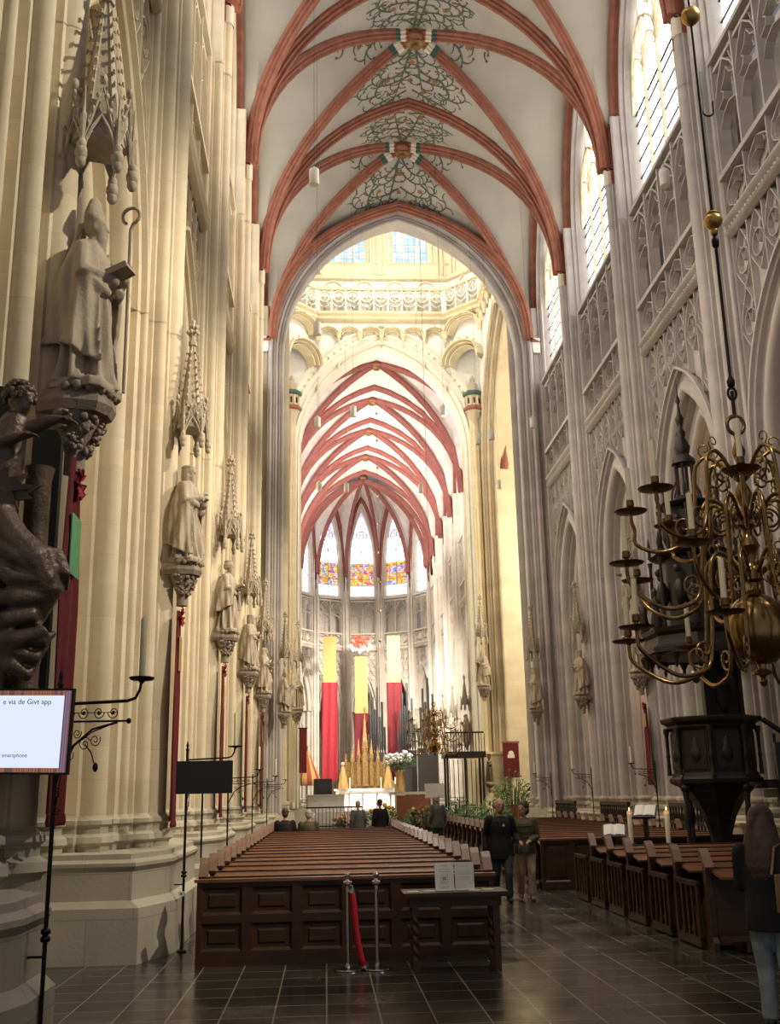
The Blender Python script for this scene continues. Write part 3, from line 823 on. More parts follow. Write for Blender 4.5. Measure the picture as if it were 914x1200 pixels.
# wall over it, towards the nave, filled up to the vault curve
mb = MB(); us = [-6.1+12.2*i/40 for i in range(41)]
mb.grid([[frX(u, arch_z(a0w, ew, 20.4, u), 42.32) for u in us], [frX(u, max(arch_z(a0w, ew, 20.4, u)+.02, S0+RISE*F(u/RX)-LOW*max(0, 1-(u/RX)**2)+.1), 42.32) for u in us]])
mb.grid([[frX(u, arch_z(a0w, ew, 20.4, u), 45.0) for u in us], [frX(u, 31, 45.0) for u in us]])
struct(mb.build('crossing_wall_west', 'stone_lantern', crs))
# last transverse rib of the nave
tr = transverse(0, parent=crs, drop=LOW); tr.location = (XC, 42.25, 0)
E_A = 4.85
def eprof(y0): return [(-.1, y0), (-.1, y0-.22), (.02, y0-.25), (.08, y0-.10), (.16, y0-.06), (.30, y0+.02), (.36, y0-.05), (.44, y0-.02), (.5, y0+.15), (.62, y0+.2), (.70, y0+.12), (.78, y0+.25), (.85, y0+.5), (.92, y0+.45), (1.0, y0+.55), (1.0, y0+2.0), (.2, y0+2.6)]
o, a0e, ee = cross_arch('crossing_arch_east', E_A, 27.55, 21.0, YE, eprof(57.3), 'stone_lantern', .95, legs=1.2, parent=crs)
mb = MB()
# beads along the hood of the east arch
for i, (u, z) in enumerate(parch(a0e-.24, ee, 21.0, 22)):
    mb.ball((XC+u, 57.28, z), .085, n=6, m=4)
struct(mb.build('crossing_arch_beading', 'rib_cream', crs, smooth=60))
mb = MB(); us = [-5.9+11.8*i/44 for i in range(45)]
mb.grid([[frX(u, arch_z(a0e, ee, 21.0, u) if abs(u) < a0e else 21.0, 57.3) for u in us], [frX(u, 28.9, 57.3) for u in us]])
mb.grid([[frX(u, arch_z(a0e, ee, 21.0, u) if abs(u) < a0e else 21.0, 59.9) for u in us], [frX(u, 29.5, 59.9) for u in us]])
struct(mb.build('crossing_wall_east', 'plaster_white', crs))

# crossing piers (large clusters) at the four corners
def big_pier(x, y, sx, sy, mat, label, z1=28.9):
    """diamond cluster; sx, sy point towards the crossing centre"""
    root = empty('wall_pier', (x, y, 0)); struct(root)
    R = 1.95; pts = []
    corners = [(R*1.12, 0), (0, R*1.12), (-R*1.12, 0), (0, -R*1.12)]
    ring = []
    for i in range(4):
        a = corners[i]; b = corners[(i+1) % 4]
        seg = bumps(b, a, [('s', .26), ('f', .05), ('h', .14), ('f', .05), ('s', .2), ('f', .05), ('h', .16), ('f', .05), ('s', .30), ('f', .05), ('h', .16), ('f', .05), ('s', .2), ('f', .05), ('h', .14), ('f', .05), ('s', .26)], 5, 3)[::-1]
        ring += seg[:-1]
    mb = MB(); mb.grid([[(u, v, z) for u, v in ring] for z in (1.4, z1)], closeu=True)
    mb.build('shafts', mat, root, smooth=50)
    mb = MB(); rr = lambda k, z: [(u*k, v*k, z) for u, v in ring]
    mb.grid([rr(1.0, 1.66), rr(1.05, 1.6), rr(1.06, 1.52), rr(1.02, 1.48), rr(1.03, 1.36), rr(1.09, 1.30), rr(1.09, 1.22), rr(1.05, 1.18)], closeu=True)
    mb.build('base_moulding', 'plinth_stone', root, smooth=40)
    mb = MB(); q = R*1.32
    P8 = [(q, -.3), (q, .3), (.3, q), (-.3, q), (-q, .3), (-q, -.3), (-.3, -q), (.3, -q)]
    mb.prism(P8, .6, 1.22, [(a*.96, b*.96) for a, b in P8]); mb.prism([(a*1.05, b*1.05) for a, b in P8], 0, .62)
    mb.build('plinth', 'plinth_stone', root, smooth=20)
    return root
big_pier(XC-7.1, 43.7, 1, 1, 'stone_warm_lit', 'left crossing pier on the nave side with the last left statue')
big_pier(XC+7.1, 43.7, -1, 1, 'stone_day_lit', 'tall grey crossing pier on the right, behind the walking couple')
big_pier(XC-6.9, 58.6, 1, -1, 'stone_warm_lit', 'far left crossing pier at the entrance of the choir')
big_pier(XC+6.9, 58.6, -1, -1, 'stone_yellow', 'far right crossing pier with a statue, at the entrance of the choir')
# north and south crossing arches
for side in (-1, 1):
    fr = Fr((XC, 50.9, 0), (0, 1, 0), (side, 0, 0)); a0 = 6.35; e = e_for(a0, 8.6)
    prof = [(-.1, 5.75), (-.08, 5.6)]+bumps((0, 5.6), (1.0, 6.4), [('f', .05), ('s', .22), ('f', .06), ('h', .2), ('f', .06), ('s', .2), ('f', .05), ('h', .2), ('f', .06), ('s', .26)], 5, 3)+[(1.0, 8), (0, 8.6)]
    mb = MB(); sweep_arch(mb, fr, prof, a0, e, 18.6, legs=1.2, n=14)
    struct(mb.build('crossing_arch_side', 'stone_warm_lit', crs, smooth=50))
    mb = MB(); us = [-7.5+15*i/40 for i in range(41)]
    mb.grid([[fr(u, arch_z(a0, e, 18.6, u) if abs(u) < a0 else 18.6, 5.68) for u in us], [fr(u, 29, 5.68) for u in us]])
    struct(mb.build('crossing_wall_side', 'plaster_white', crs))
# ------------------------------------------------------------------ lantern
lan = empty('wall_lantern', (XC, 50.7, 0)); struct(lan)
oc = [(-3.75, 6.4), (3.75, 6.4), (5.6, 4.5), (5.6, -4.5), (3.75, -6.4), (-3.75, -6.4), (-5.6, -4.5), (-5.6, 4.5)]
for i in range(8):
    a = Vector(oc[i]+(0,)); b = Vector(oc[(i+1) % 8]+(0,)); d = b-a; Ln = d.length; t = d.normalized(); n = Vector((-t.y, t.x, 0)); mid = (a+b)/2
    fr = Fr(mid, t, n); h = Ln/2
    def hs(prof, mb, k=.41): mb.grid([[fr(-h+(X)*-k, z, X) for z, X in prof], [fr(h+X*k, z, X) for z, X in prof]])
    mb = MB()
    hs([(28.75, .5), (28.85, .02), (28.95, -.10), (29.05, .02), (29.15, .0), (29.25, -.18), (29.35, -.22), (29.42, -.1), (29.45, .02), (29.5, .02), (29.5, .9)], mb)
    hs([(30.82, .18), (30.82, -.06), (30.92, -.10), (31.0, -.06), (31.0, .2), (30.82, .18)], mb)
    struct(mb.build('lantern_cornice', 'stone_yellow', lan, smooth=30))
    mb = MB(); cnt = max(3, round(Ln/.82)); w = Ln/cnt; zc = 30.16
    for j in range(cnt+1): bar(mb, fr, [(-h+j*w, 29.45), (-h+j*w, 30.85)], .10 if 0 < j < cnt else .3, .0, .16, flat=True)
    for j in range(cnt):
        uc = -h+(j+.5)*w
        bar(mb, fr, arc(uc, zc+.28, w*.42, 0, 360, 10)[:-1], .08, .02, .14, closed=True)
        for q in range(4): bar(mb, fr, arc(uc+w*.2*math.cos(q*PI/2+PI/4), zc+.28+w*.2*math.sin(q*PI/2+PI/4), w*.15, 0, 360, 6)[:-1], .045, .04, .13, closed=True)
        for sg in (-1, 1): bar(mb, fr, [(uc+sg*w*.5, zc-.05), (uc+sg*w*.3, zc-.3), (uc, zc-.42), (uc, zc-.7)], .07, .02, .14)
    struct(mb.build('lantern_balustrade', 'stone_lantern', lan, smooth=30))
    mb = MB()
    hs([(29.4, .9), (32.0, .9)], mb)
    struct(mb.build('lantern_wall', 'plaster_white', lan))
    mb = MB(); k2 = 4 if Ln > 4 else 1; w = Ln/k2
    for j in range(k2):
        uc = -h+(j+.5)*w
        bar(mb, fr, arc(uc, 31.25, w*.3, 0, 180, 10), .16, .78, .92)
    hs([(31.85, .9), (31.92, .66), (32.05, .6), (32.15, .66), (32.2, .9), (32.2, 1.0)], mb)
    hs([(33.0, 1.0), (33.1, .85), (33.2, 1.0)], mb)
    struct(mb.build('lantern_string_course', 'stone_yellow', lan, smooth=30))
    # windowed stage
    wc = [-1.95, 1.95] if Ln > 4 else [0]; hw_ = 1.35 if Ln > 4 else .9
    mb = MB(); edges = [-h-.45]
    for c in wc: edges += [c-hw_, c+hw_]
    edges += [h+.45]
    for j in range(0, len(edges), 2): mb.grid([[fr(edges[j], z, 1.0) for z in (32.2, 41)], [fr(edges[j+1], z, 1.0) for z in (32.2, 41)]])
    for c in wc:
        mb.grid([[fr(c-hw_, 32.2, 1.0), fr(c+hw_, 32.2, 1.0)], [fr(c-hw_, 33.0, 1.0), fr(c+hw_, 33.0, 1.0)], [fr(c-hw_, 33.3, 1.5), fr(c+hw_, 33.3, 1.5)]])
        for sg in (-1, 1):
            pr = bumps((0, 1.0), (.0, 1.6), [('f', .1), ('s', .3), ('h', .2), ('s', .25)], 4, 3)
            mb.grid([[fr(c+sg*(hw_-.04)+sg*q*-.2, z, X) for q, X in [(0, .9), (.6, 1.0), (.6, 1.25), (1.2, 1.3), (1.2, 1.6)]] for z in (33.1, 41)])
            for q in (.35, .62): mb.tube([fr(c+sg*(hw_+q-.1), 32.3, .93), fr(c+sg*(hw_+q-.1), 41, .93)], .09, 6)
    struct(mb.build('lantern_upper_wall', 'stone_yellow', lan, smooth=40))
    for c in wc:
        wn = empty('window_%d' % (wk+1), (XC, 50.7, 0)); wk += 1; struct(wn)
        mb = MB()
        for q in (-.33, .33) if Ln > 4 else (0,): bar(mb, fr, [(c+q*hw_, 33.2), (c+q*hw_, 40)], .12, 1.3, 1.5)
        z = 33.9
        while z < 40: bar(mb, fr, [(c-hw_, z), (c+hw_, z)], .06, 1.4, 1.5); z += .62
        struct(mb.build('window_mullion', 'stone_lantern', wn))
        mb = MB(); mb.grid([[fr(c-hw_, 33.1, 1.55), fr(c+hw_, 33.1, 1.55)], [fr(c-hw_, 40.5, 1.55), fr(c+hw_, 40.5, 1.55)]])
        struct(mb.build('window_glass', 'glass_lantern', wn))
    # corbel frieze of little arches below the cornice
    mb = MB(); cnt = max(2, round(Ln/1.18)); w = Ln/cnt
    diag = Ln < 4
    for j in range(cnt if not diag else 1):
        uc = -h+(j+.5)*w if not diag else 0; r = w*.5 if not diag else h*.95; zc = 27.9
        for dd, X0, wd in ((0, -.26, .12), (.10, -.16, .1), (.2, -.06, .1)):
            q = [(uc+(r-dd)*math.cos(PI*i/10), zc+(r-dd)*.75*math.sin(PI*i/10)) for i in range(11)]
            bar(mb, fr, q, wd, X0, .45)
        for s_ in range(3):
            tt = (s_-1)*.7; mb.ball(fr(uc+r*.9*math.sin(tt), zc+r*.75*math.cos(tt)+.02, -.28), .07, n=6, m=4)
    for j in range(cnt+1):
        u = -h+j*w
        if diag and 0 < j < cnt: continue
        # pendant corbel
        mb.lathe([(.02, -.5), (.10, -.38), (.06, -.3), (.14, -.12), (.16, 0), (.12, .08), (.18, .2)], 8, fr(u, 27.9, -.12))
        if i == 0: bar(mb, fr, [(u, 27.5), (u, 24.6 if abs(u) > h*.9 else (25.9 if abs(u) > h*.6 else 27.3))], .14, .42, .62)
    struct(mb.build('corbel_frieze', 'stone_yellow', lan, smooth=40))
    if diag:  # squinch: recess wall across the corner with a second hanging arch
        mb = MB(); cu = [h*math.cos(PI*i/12) for i in range(13)]
        mb.grid([[fr(u, 25.9+.9*math.sqrt(max(0, h*h-u*u)), .5) for u in cu], [fr(u, 29, .5) for u in cu]])
        mb.grid([[fr(-h-.5, 29.0, .0), fr(h+.5, 29.0, 0)], [fr(-h-.5, 29.0, 2.2), fr(h+.5, 29.0, 2.2)]])
        struct(mb.build('squinch_wall', 'plaster_white', lan))
        mb = MB()
        for dd, X0 in ((0, -.5), (.14, -.3), (.3, -.1)):
            q = [((h-dd)*math.cos(PI*i/12), 25.9+(h-dd)*.9*math.sin(PI*i/12)) for i in range(13)]
            bar(mb, fr, q, .13, X0, .5)
        for s_ in range(7):
            tt = -1.2+s_*.4; mb.ball(fr((h+.12)*math.sin(tt), 25.9+(h+.12)*.9*math.cos(tt), -.4), .09, n=6, m=4)
        struct(mb.build('squinch_arch', 'stone_yellow', lan, smooth=40))
    mb = MB(); mb.grid([[fr(-h-.6, 28.95, .0), fr(h+.6, 28.95, 0)], [fr(-h-.6, 29.5, 1.2), fr(h+.6, 29.5, 1.2)]])
    struct(mb.build('lantern_ledge', 'stone_yellow', lan))
mb = MB()
mb.grid([[(-8, -8, 41), (8, -8, 41)], [(-8, 8, 41), (8, 8, 41)]])
o = struct(mb.build('ceiling', 'plaster_white')); o.location = (XC, 50.7, 0)
# painted turret capitals where the east arch springs
def turret():
    r = empty('turret_canopy')
    mb = MB()
    mb.lathe([(.05, -1.3), (.18, -1.0), (.34, -.72), (.38, -.6), (.50, -.5)], 8); mb.build('corbel', 'stone_warm_lit', r, smooth=30)
    mb = MB(); mb.lathe([(.50, -.5), (.62, -.42), (.62, -.3), (.5, -.22)], 8); mb.build('red_band', 'rib_red', r, smooth=30)
    mb = MB(); mb.lathe([(.5, -.22), (.44, -.2), (.44, .35), (.5, .4)], 8)
    for i in range(8):
        a = PI/8+i*PI/4; mb.tube([(.46*math.cos(a), .46*math.sin(a), -.2), (.46*math.cos(a), .46*math.sin(a), .38)], .06, 5)
    mb.build('drum', 'stone_warm_lit', r, smooth=30)
    mb = MB()
    for i in range(8):
        a = i*PI/4; mb.tube([(.43*math.cos(a), .43*math.sin(a), -.08), (.43*math.cos(a), .43*math.sin(a), .25)], .055, 5)
    mb.build('opening_shade', 'wood_black', r)  # black rods stand in for the shade inside the drum openings
    mb = MB(); mb.lathe([(.5, .4), (.60, .48), (.60, .62), (.46, .72), (.40, .74)], 8); mb.build('green_band', 'rib_green', r, smooth=30)
    mb = MB(); mb.lathe([(.40, .74), (.30, .95), (.26, 1.2), (.14, 1.35), (.16, 1.5), (.03, 1.75)], 8); mb.build('cap', 'canopy_stone', r, smooth=30)
    return r
tu = turret()
place(tu, (XC+5.25, 57.0, 23.6), label='small round turret canopy with red and green bands right of the choir arch')
place(tu, (XC-5.25, 57.0, 23.6), label='small round turret canopy with red and green bands left of the choir arch')
tu['category'] = 'turret'
for o in SC.objects:
    if o.name.startswith('turret_canopy'): o['category'] = 'turret'
for sg in (-1, 1):
    mb = MB()
    for q in (-.22, 0, .22): mb.tube([(XC+sg*(5.25+q*.6), 57.05+abs(q)*.3, 1.5), (XC+sg*(5.25+q*.6), 57.05+abs(q)*.3, 22.9)], .13, 8)
    struct(mb.build('crossing_shafts', 'stone_yellow' if sg > 0 else 'stone_warm_lit', crs, smooth=60))

# ------------------------------------------------------------------ transept, aisles, floor
for side in (-1, 1):
    nm = 'wall_transept'
    mb = MB(); X = lambda v: XC+side*v
    mb.grid([[(X(9.2), 58.3, z) for z in (0, 29)], [(X(22), 58.3, z) for z in (0, 29)]])
    mb.grid([[(X(22), 58.3, z) for z in (0, 29)], [(X(22), 43, z) for z in (0, 29)]])
    mb.grid([[(X(22), 43.4, z) for z in (0, 29)], [(X(8.6), 43.4, z) for z in (0, 29)]])
    struct(mb.build(nm, 'stone_yellow'))
    mb = MB()
    for v in (9.0, 9.5, 10.4, 11.0, 13.5, 14.2): mb.tube([(X(v), 58.2, 1.3), (X(v), 58.2, 22)], .16, 8)
    mb.grid([[(X(8.8), 58.25-a, 12.6+b) for a, b in ((0, -.1), (.15, 0), (.2, .12), (0, .2))], [(X(22), 58.25-a, 12.6+b) for a, b in ((0, -.1), (.15, 0), (.2, .12), (0, .2))]])
    struct(mb.build('transept_shafts', 'stone_yellow', smooth=50))
    mb = MB(); mb.grid([[(X(5.7), 43.2, 29), (X(22), 43.2, 29)], [(X(5.7), 58.3, 29), (X(22), 58.3, 29)]])
    c_ = struct(mb.build('ceiling', 'vault_plaster'))
    mb = MB(); K = 10; ts = [math.sin(PI/2*i/K) for i in range(K+1)]
    for x1, y1 in ((X(6.75), 56.3), ):
        pts = [(x1+(X(14)-x1)*(1-t), y1+(50.8-y1)*(1-t), S0+RISE*F(t)) for t in ts]+[(x1, y1, 19.4)]
        rib(mb, pts, RPL, 1.4)
        pts = [(x1+side*.1, y1+(50.8-y1)*(1-t), S0+RISE*F(t)) for t in ts]+[(x1, y1, 19.4)]
        rib(mb, pts, RPL, 1.2)
    struct(mb.build('transept_rib', 'rib_red', c_, smooth=40))
    # aisle outer wall and ceiling
    for nm2, y0, y1, mt in (('wall_aisle', -1.6, 43.2, 'stone_warm_lit' if side < 0 else 'stone_day_lit'), ('wall_ambulatory', 58.6, 100, 'stone_choir')):
        mb = MB(); mb.grid([[(X(14), y0, z) for z in (0, 14.3)], [(X(14), y1, z) for z in (0, 14.3)]])
        struct(mb.build(nm2, mt))
        mb = MB(); mb.grid([[(X(8.3), y0, 14.2), (X(14), y0, 14.2)], [(X(8.3), y1, 14.2), (X(14), y1, 14.2)]])
        struct(mb.build('ceiling', 'vault_plaster'))
mb = MB(); mb.grid([[(XC-14, 100, 0), (XC+14, 100, 0)], [(XC-14, 100, 14.3), (XC+14, 100, 14.3)]]); struct(mb.build('wall_ambulatory', 'stone_choir'))
mb = MB(); mb.grid([[(XC-14, 94.2, 14.25), (XC+14, 94.2, 14.25)], [(XC-14, 100, 14.25), (XC+14, 100, 14.25)]]); struct(mb.build('ceiling', 'vault_plaster'))

def floor_mat():
    m, nt, b = nodes('floor_slate'); L = nt.links.new
    g = nt.nodes.new('ShaderNodeNewGeometry')
    br = nt.nodes.new('ShaderNodeTexBrick'); L(g.outputs['Position'], br.inputs['Vector'])
    br.offset = 0; br.inputs['Scale'].default_value = 1; br.inputs['Brick Width'].default_value = .46; br.inputs['Row Height'].default_value = .50
    br.inputs['Mortar Size'].default_value = .009; br.inputs['Mortar Smooth'].default_value = .3
    br.inputs['Color1'].default_value = (.020, .019, .018, 1); br.inputs['Color2'].default_value = (.060, .056, .049, 1); br.inputs['Mortar'].default_value = (.27, .24, .19, 1)
    n = nt.nodes.new('ShaderNodeTexNoise'); n.inputs['Scale'].default_value = 1.3; n.inputs['Detail'].default_value = 8; L(g.outputs['Position'], n.inputs['Vector'])
    mx = nt.nodes.new('ShaderNodeMixRGB'); mx.blend_type = 'OVERLAY'; mx.inputs[0].default_value = .25
    L(br.outputs[0], mx.inputs[1]); L(n.outputs['Fac'], mx.inputs[2]); L(mx.outputs[0], b.inputs['Base Color'])
    rr = nt.nodes.new('ShaderNodeMapRange'); L(n.outputs['Fac'], rr.inputs[0]); rr.inputs[1].default_value = .3; rr.inputs[2].default_value = .7; rr.inputs[3].default_value = .13; rr.inputs[4].default_value = .30
    L(rr.outputs[0], b.inputs['Roughness'])
    inv = nt.nodes.new('ShaderNodeMath'); inv.operation = 'SUBTRACT'; inv.inputs[0].default_value = 1; L(br.outputs['Fac'], inv.inputs[1])
    n2 = nt.nodes.new('ShaderNodeTexNoise'); n2.inputs['Scale'].default_value = 3; L(g.outputs['Position'], n2.inputs['Vector'])
    ad = nt.nodes.new('ShaderNodeMath'); L(inv.outputs[0], ad.inputs[0]); L(n2.outputs['Fac'], ad.inputs[1])
    bp = nt.nodes.new('ShaderNodeBump'); bp.inputs['Strength'].default_value = .06; bp.inputs['Distance'].default_value = .004
    L(ad.outputs[0], bp.inputs['Height']); L(bp.outputs[0], b.inputs['Normal'])
floor_mat()
mb = MB(); mb.grid([[(XC-22, -2, 0), (XC+22, -2, 0)], [(XC-22, 100, 0), (XC+22, 100, 0)]]); struct(mb.build('floor', 'floor_slate'))
# ------------------------------------------------------------------ figures in stone and flesh
def remesh(mb, voxel, name, mats, parent=None, smooth=True, relax=2, adapt=0):
    me = bpy.data.meshes.new('tmp'); me.from_pydata(mb.v, [], mb.f); me.update()
    bm = bmesh.new(); bm.from_mesh(me); bmesh.ops.recalc_face_normals(bm, faces=bm.faces); bm.to_mesh(me); bm.free()
    o = bpy.data.objects.new('tmp', me); COL.objects.link(o)
    md = o.modifiers.new('r', 'REMESH'); md.mode = 'VOXEL'; md.voxel_size = voxel
    if relax:
        sm = o.modifiers.new('s', 'SMOOTH'); sm.iterations = relax; sm.factor = .4
    dg = bpy.context.evaluated_depsgraph_get(); ev = o.evaluated_get(dg)
    m2 = bpy.data.meshes.new_from_object(ev); bpy.data.objects.remove(o); bpy.data.meshes.remove(me)
    m2.name = name; m2.materials.clear(); m2.materials.append(MATS[mats])
    m2.polygons.foreach_set('use_smooth', [True]*len(m2.polygons)); m2.update()
    ob = bpy.data.objects.new(name, m2); COL.objects.link(ob)
    if parent is not None: ob.parent = parent
    return ob
def cap_tube(mb, pts, rs, n=10, flat=1.):
    """closed tapered limb with rounded ends"""
    mb.tube(pts, rs, n, flat=flat); mb.ball(pts[0], rs[0], n=n, m=6); mb.ball(pts[-1], rs[-1], n=n, m=6)
def head(mb, c, s=1., yaw=0., beard=0, tilt=0.):
    """c: centre of head; looks along +x before yaw"""
    T = mb.T; R_ = Matrix.Translation(c) @ Matrix.Rotation(yaw, 4, 'Z') @ Matrix.Rotation(tilt, 4, 'Y') @ Matrix.Scale(s, 4)
    mb.T = R_ if T is None else T @ R_
    mb.ball((-.01, 0, .02), .098, sx=1.02, sy=.80, sz=1.12, n=16, m=10)
    mb.ball((.025, 0, -.045), .068, sx=.95, sy=.82, sz=1.15, n=12, m=8)      # jaw
    mb.tube([(.075, 0, .03), (.108, 0, -.018), (.085, 0, -.025)], [.010, .016, .012], 6)   # nose
    for sg in (-1, 1):
        mb.ball((.080, sg*.034, .038), .016, sz=.6, n=8, m=5)                # brow
        mb.ball((-.005, sg*.080, -.005), .024, sx=.7, sy=.4, sz=1.2, n=8, m=6) # ear
    mb.tube([(.083, -.022, -.058), (.092, 0, -.056), (.083, .022, -.058)], [.007, .010, .007], 6)
    if beard:
        mb.lathe([(.01, -.20*beard), (.045, -.14*beard), (.062, -.07), (.05, -.02)], 10, (.045, 0, -.02), .8, .9, mod=lambda a, z: 1+.10*math.cos(7*a))
    mb.T = T
def hand(mb, w, d, s=1., curl=.5, side=1):
    """w wrist, d direction of the fingers; palm, four fingers and a thumb"""
    w = Vector(w); d = Vector(d).normalized(); up = Vector((0, 0, 1))
    a = d.cross(up); a = a.normalized() if a.length > .1 else Vector((0, 1, 0)); b = a.cross(d).normalized()
    pc = w+d*.045*s
    mb.tube([w, pc, w+d*.09*s], [.024*s, .036*s, .036*s], 8, flat=.6)
    for i, (o, l) in enumerate(((-.028, .065), (-.010, .078), (.010, .073), (.027, .058))):
        p0 = w+d*.08*s+a*o*s; p1 = p0+d*l*.5*s-b*.01*s*curl; p2 = p1+d*l*.35*s-b*l*.6*s*curl
        mb.tube([p0, p1, p2], [.0095*s, .0088*s, .007*s], 6)
    t0 = w+d*.03*s+a*side*.03*s; mb.tube([t0, t0+d*.03*s+a*side*.025*s, t0+d*.06*s+a*side*.025*s-b*.015*s], [.013*s, .011*s, .008*s], 6)
def robe(mb, H, rs, k=9, amp=.10, tw=0., seed=0, n=40, c=(0, 0), sx=1., lean=0.):
    """folded robe: rs = list of (z fraction, rx, ry)"""
    rnd = random.Random(seed); ph = [rnd.uniform(0, 6.28) for _ in range(4)]
    rows = []; m = 26
    for i in range(m+1):
        f = i/m
        for a, b in zip(rs[:-1], rs[1:]):
            if a[0] <= f <= b[0]+1e-9:
                q = (f-a[0])/(b[0]-a[0]); q = q*q*(3-2*q); rx = a[1]+(b[1]-a[1])*q; ry = a[2]+(b[2]-a[2])*q
        A = amp*max(0, 1-f*1.05)**.7; row = []
        for j in range(n):
            t = 2*PI*j/n
            w_ = math.sin(k*t+ph[0]+tw*f*3+.8*math.sin(2*t+ph[1]))+.5*math.sin((k*1.6//1)*t+ph[2]-tw*f*4)
            r_ = 1+A*w_
            row.append((c[0]+rx*r_*math.cos(t)+lean*f, c[1]+ry*r_*math.sin(t), f*H))
        rows.append(row)
    ids = mb.grid(rows, closeu=True); mb.face(ids[0][::-1]); mb.face(ids[-1])
def stone_saint(variant, seed):
    """faces +x; about 1.8 m tall on a low block"""
    r = empty('stone_statue'); mb = MB()
    sw = .05*math.sin(seed*2.1)
    robe(mb, 1.50, [(0, .25, .29), (.12, .23, .27), (.45, .19, .24), (.62, .17, .22), (.85, .16, .25), (.93, .13, .21), (1, .06, .07)], k=8+seed % 3, amp=.24, tw=1.2, seed=seed, n=64)
    # mantle: a broader, shorter fall of cloth, open at the front
    rows = []; n = 64; m = 22
    for i in range(m+1):
        f = i/m; z = 1.46-f*(1.12+.14*math.sin(seed)); row = []
        for j in range(n+1):
            t = math.radians(42+8*f*math.cos(seed))+(2*PI-math.radians(84))*j/n
            hem = .16*math.sin(t*1.0+seed)*f
            rr = (.155+.10*min(1, f*3)+.045*f)*(1+.16*f*math.sin(7*t+seed+5*f)+.07*f*math.sin(16*t+seed-3*f))
            row.append((rr*.95*math.cos(t)-.01, (rr+.02)*math.sin(t), z-hem))
        rows.append(row)
    o_ = [[(x*1.18, y*1.16, z-.0) for x, y, z in row] for row in rows]
    a = mb.grid(rows); b = mb.grid(o_); 
    L0 = len(mb.v)
    for i in range(m):
        for j in (0, n):
            mb.face((a[i][j], a[i+1][j], b[i+1][j], b[i][j]))
    for j in range(n):
        mb.face((a[0][j], a[0][j+1], b[0][j+1], b[0][j])); mb.face((a[m][j], a[m][j+1], b[m][j+1], b[m][j]))
    # arms with wide sleeves
    for sg in (-1, 1):
        hz = 1.10+.10*sg*math.cos(seed)
        el = (.06, sg*.30, 1.06); hd = (.27, sg*(.10 if variant != 2 else .16), hz)
        cap_tube(mb, [(0, sg*.20, 1.36), el, hd], [.085, .095, .075])
        mb.tube([el, ((el[0]+hd[0])/2, (el[1]+hd[1])/2, hz-.10), (hd[0]-.02, hd[1], hz-.16)], [.05, .09, .05], 8)
        hand(mb, (hd[0], hd[1], hd[2]+.02), (.6, -sg*.5, .5), 1.15, .7, sg)
    mb.tube([(0, 0, 1.42), (.01, 0, 1.56)], [.075, .06], 8)
    head(mb, (.03, sw*.3, 1.66), 1.12, sw*4, beard=(1.2 if variant in (0, 1, 3) else 0))
    if variant == 0:      # mitre
        mb.lathe([(.10, 0), (.125, .03), (.12, .10), (.07, .24), (.01, .30)], 12, (.0, 0, 1.72), .75, 1.05)
        for sg in (-1, 1): mb.tube([(-.11, sg*.04, 1.72), (-.16, sg*.06, 1.5), (-.17, sg*.07, 1.3)], [.03, .03, .035], 6)
    elif variant == 1:    # hair and circlet
        mb.lathe([(.105, -.2), (.125, -.1), (.12, .06), (.08, .12), (.01, .14)], 14, (-.02, 0, 1.68), 1, .92, mod=lambda a, z: 1+.06*math.cos(10*a))
        mb.lathe([(.12, 0), (.135, .01), (.135, .035), (.12, .04)], 16, (-.01, 0, 1.74), 1, .9)
    elif variant == 2:    # veil
        mb.lathe([(.20, -.42), (.16, -.25), (.13, -.1), (.125, .04), (.08, .12), (.01, .14)], 14, (-.035, 0, 1.68), .9, 1, mod=lambda a, z: 1+.05*math.cos(8*a))
    else:                 # cap
        mb.lathe([(.12, -.06), (.125, .05), (.10, .10), (.12, .14), (.02, .17)], 14, (-.015, 0, 1.68), 1, .9)
    mb.box(-.27, .28, -.29, .29, -.06, .03, bev=.08)
    remesh(mb, .015, 'body', 'statue_stone', r, relax=1)
    if variant == 0:
        mb = MB(); cp = [(.30, .19, .02), (.30, .18, 1.2), (.30, .17, 1.72)]+[(.30+.09*math.sin(a), .17, 1.80-.0+.09*(1-math.cos(a))*1.0-.02) for a in [.3+i*.42 for i in range(14)]]
        mb.tube(cp, .017, 8); mb.build('crozier', 'statue_stone', r, smooth=60)
    if variant in (0, 2, 3):
        mb = MB(); mb.T = Matrix.Translation((.33, -.10, 1.10)) @ Matrix.Rotation(-.35, 4, 'Y')
        mb.box(-.13, .13, -.10, .10, -.02, .035); mb.box(-.12, .125, -.095, .09, .035, .045); mb.build('stone_book', 'statue_stone', r)
    if variant == 1:
        mb = MB(); mb.tube([(.31, .12, 1.15), (.31, .13, .85), (.30, .13, .45)], [.014, .012, .006], 6); mb.ball((.31, .12, 1.18), .03); mb.build('staff', 'statue_stone', r, smooth=60)
    return r
def crocket(mb, p, d, s):
    x, y, z = p; mb.ball((x+d[0]*s*.5, y+d[1]*s*.5, z), s*.42, sz=.8, n=6, m=4); mb.ball((x+d[0]*s*1.1, y+d[1]*s*1.1, z+s*.18), s*.36, n=6, m=4); mb.ball((x+d[0]*s*1.25, y+d[1]*s*1.25, z-s*.25), s*.22, n=5, m=4)
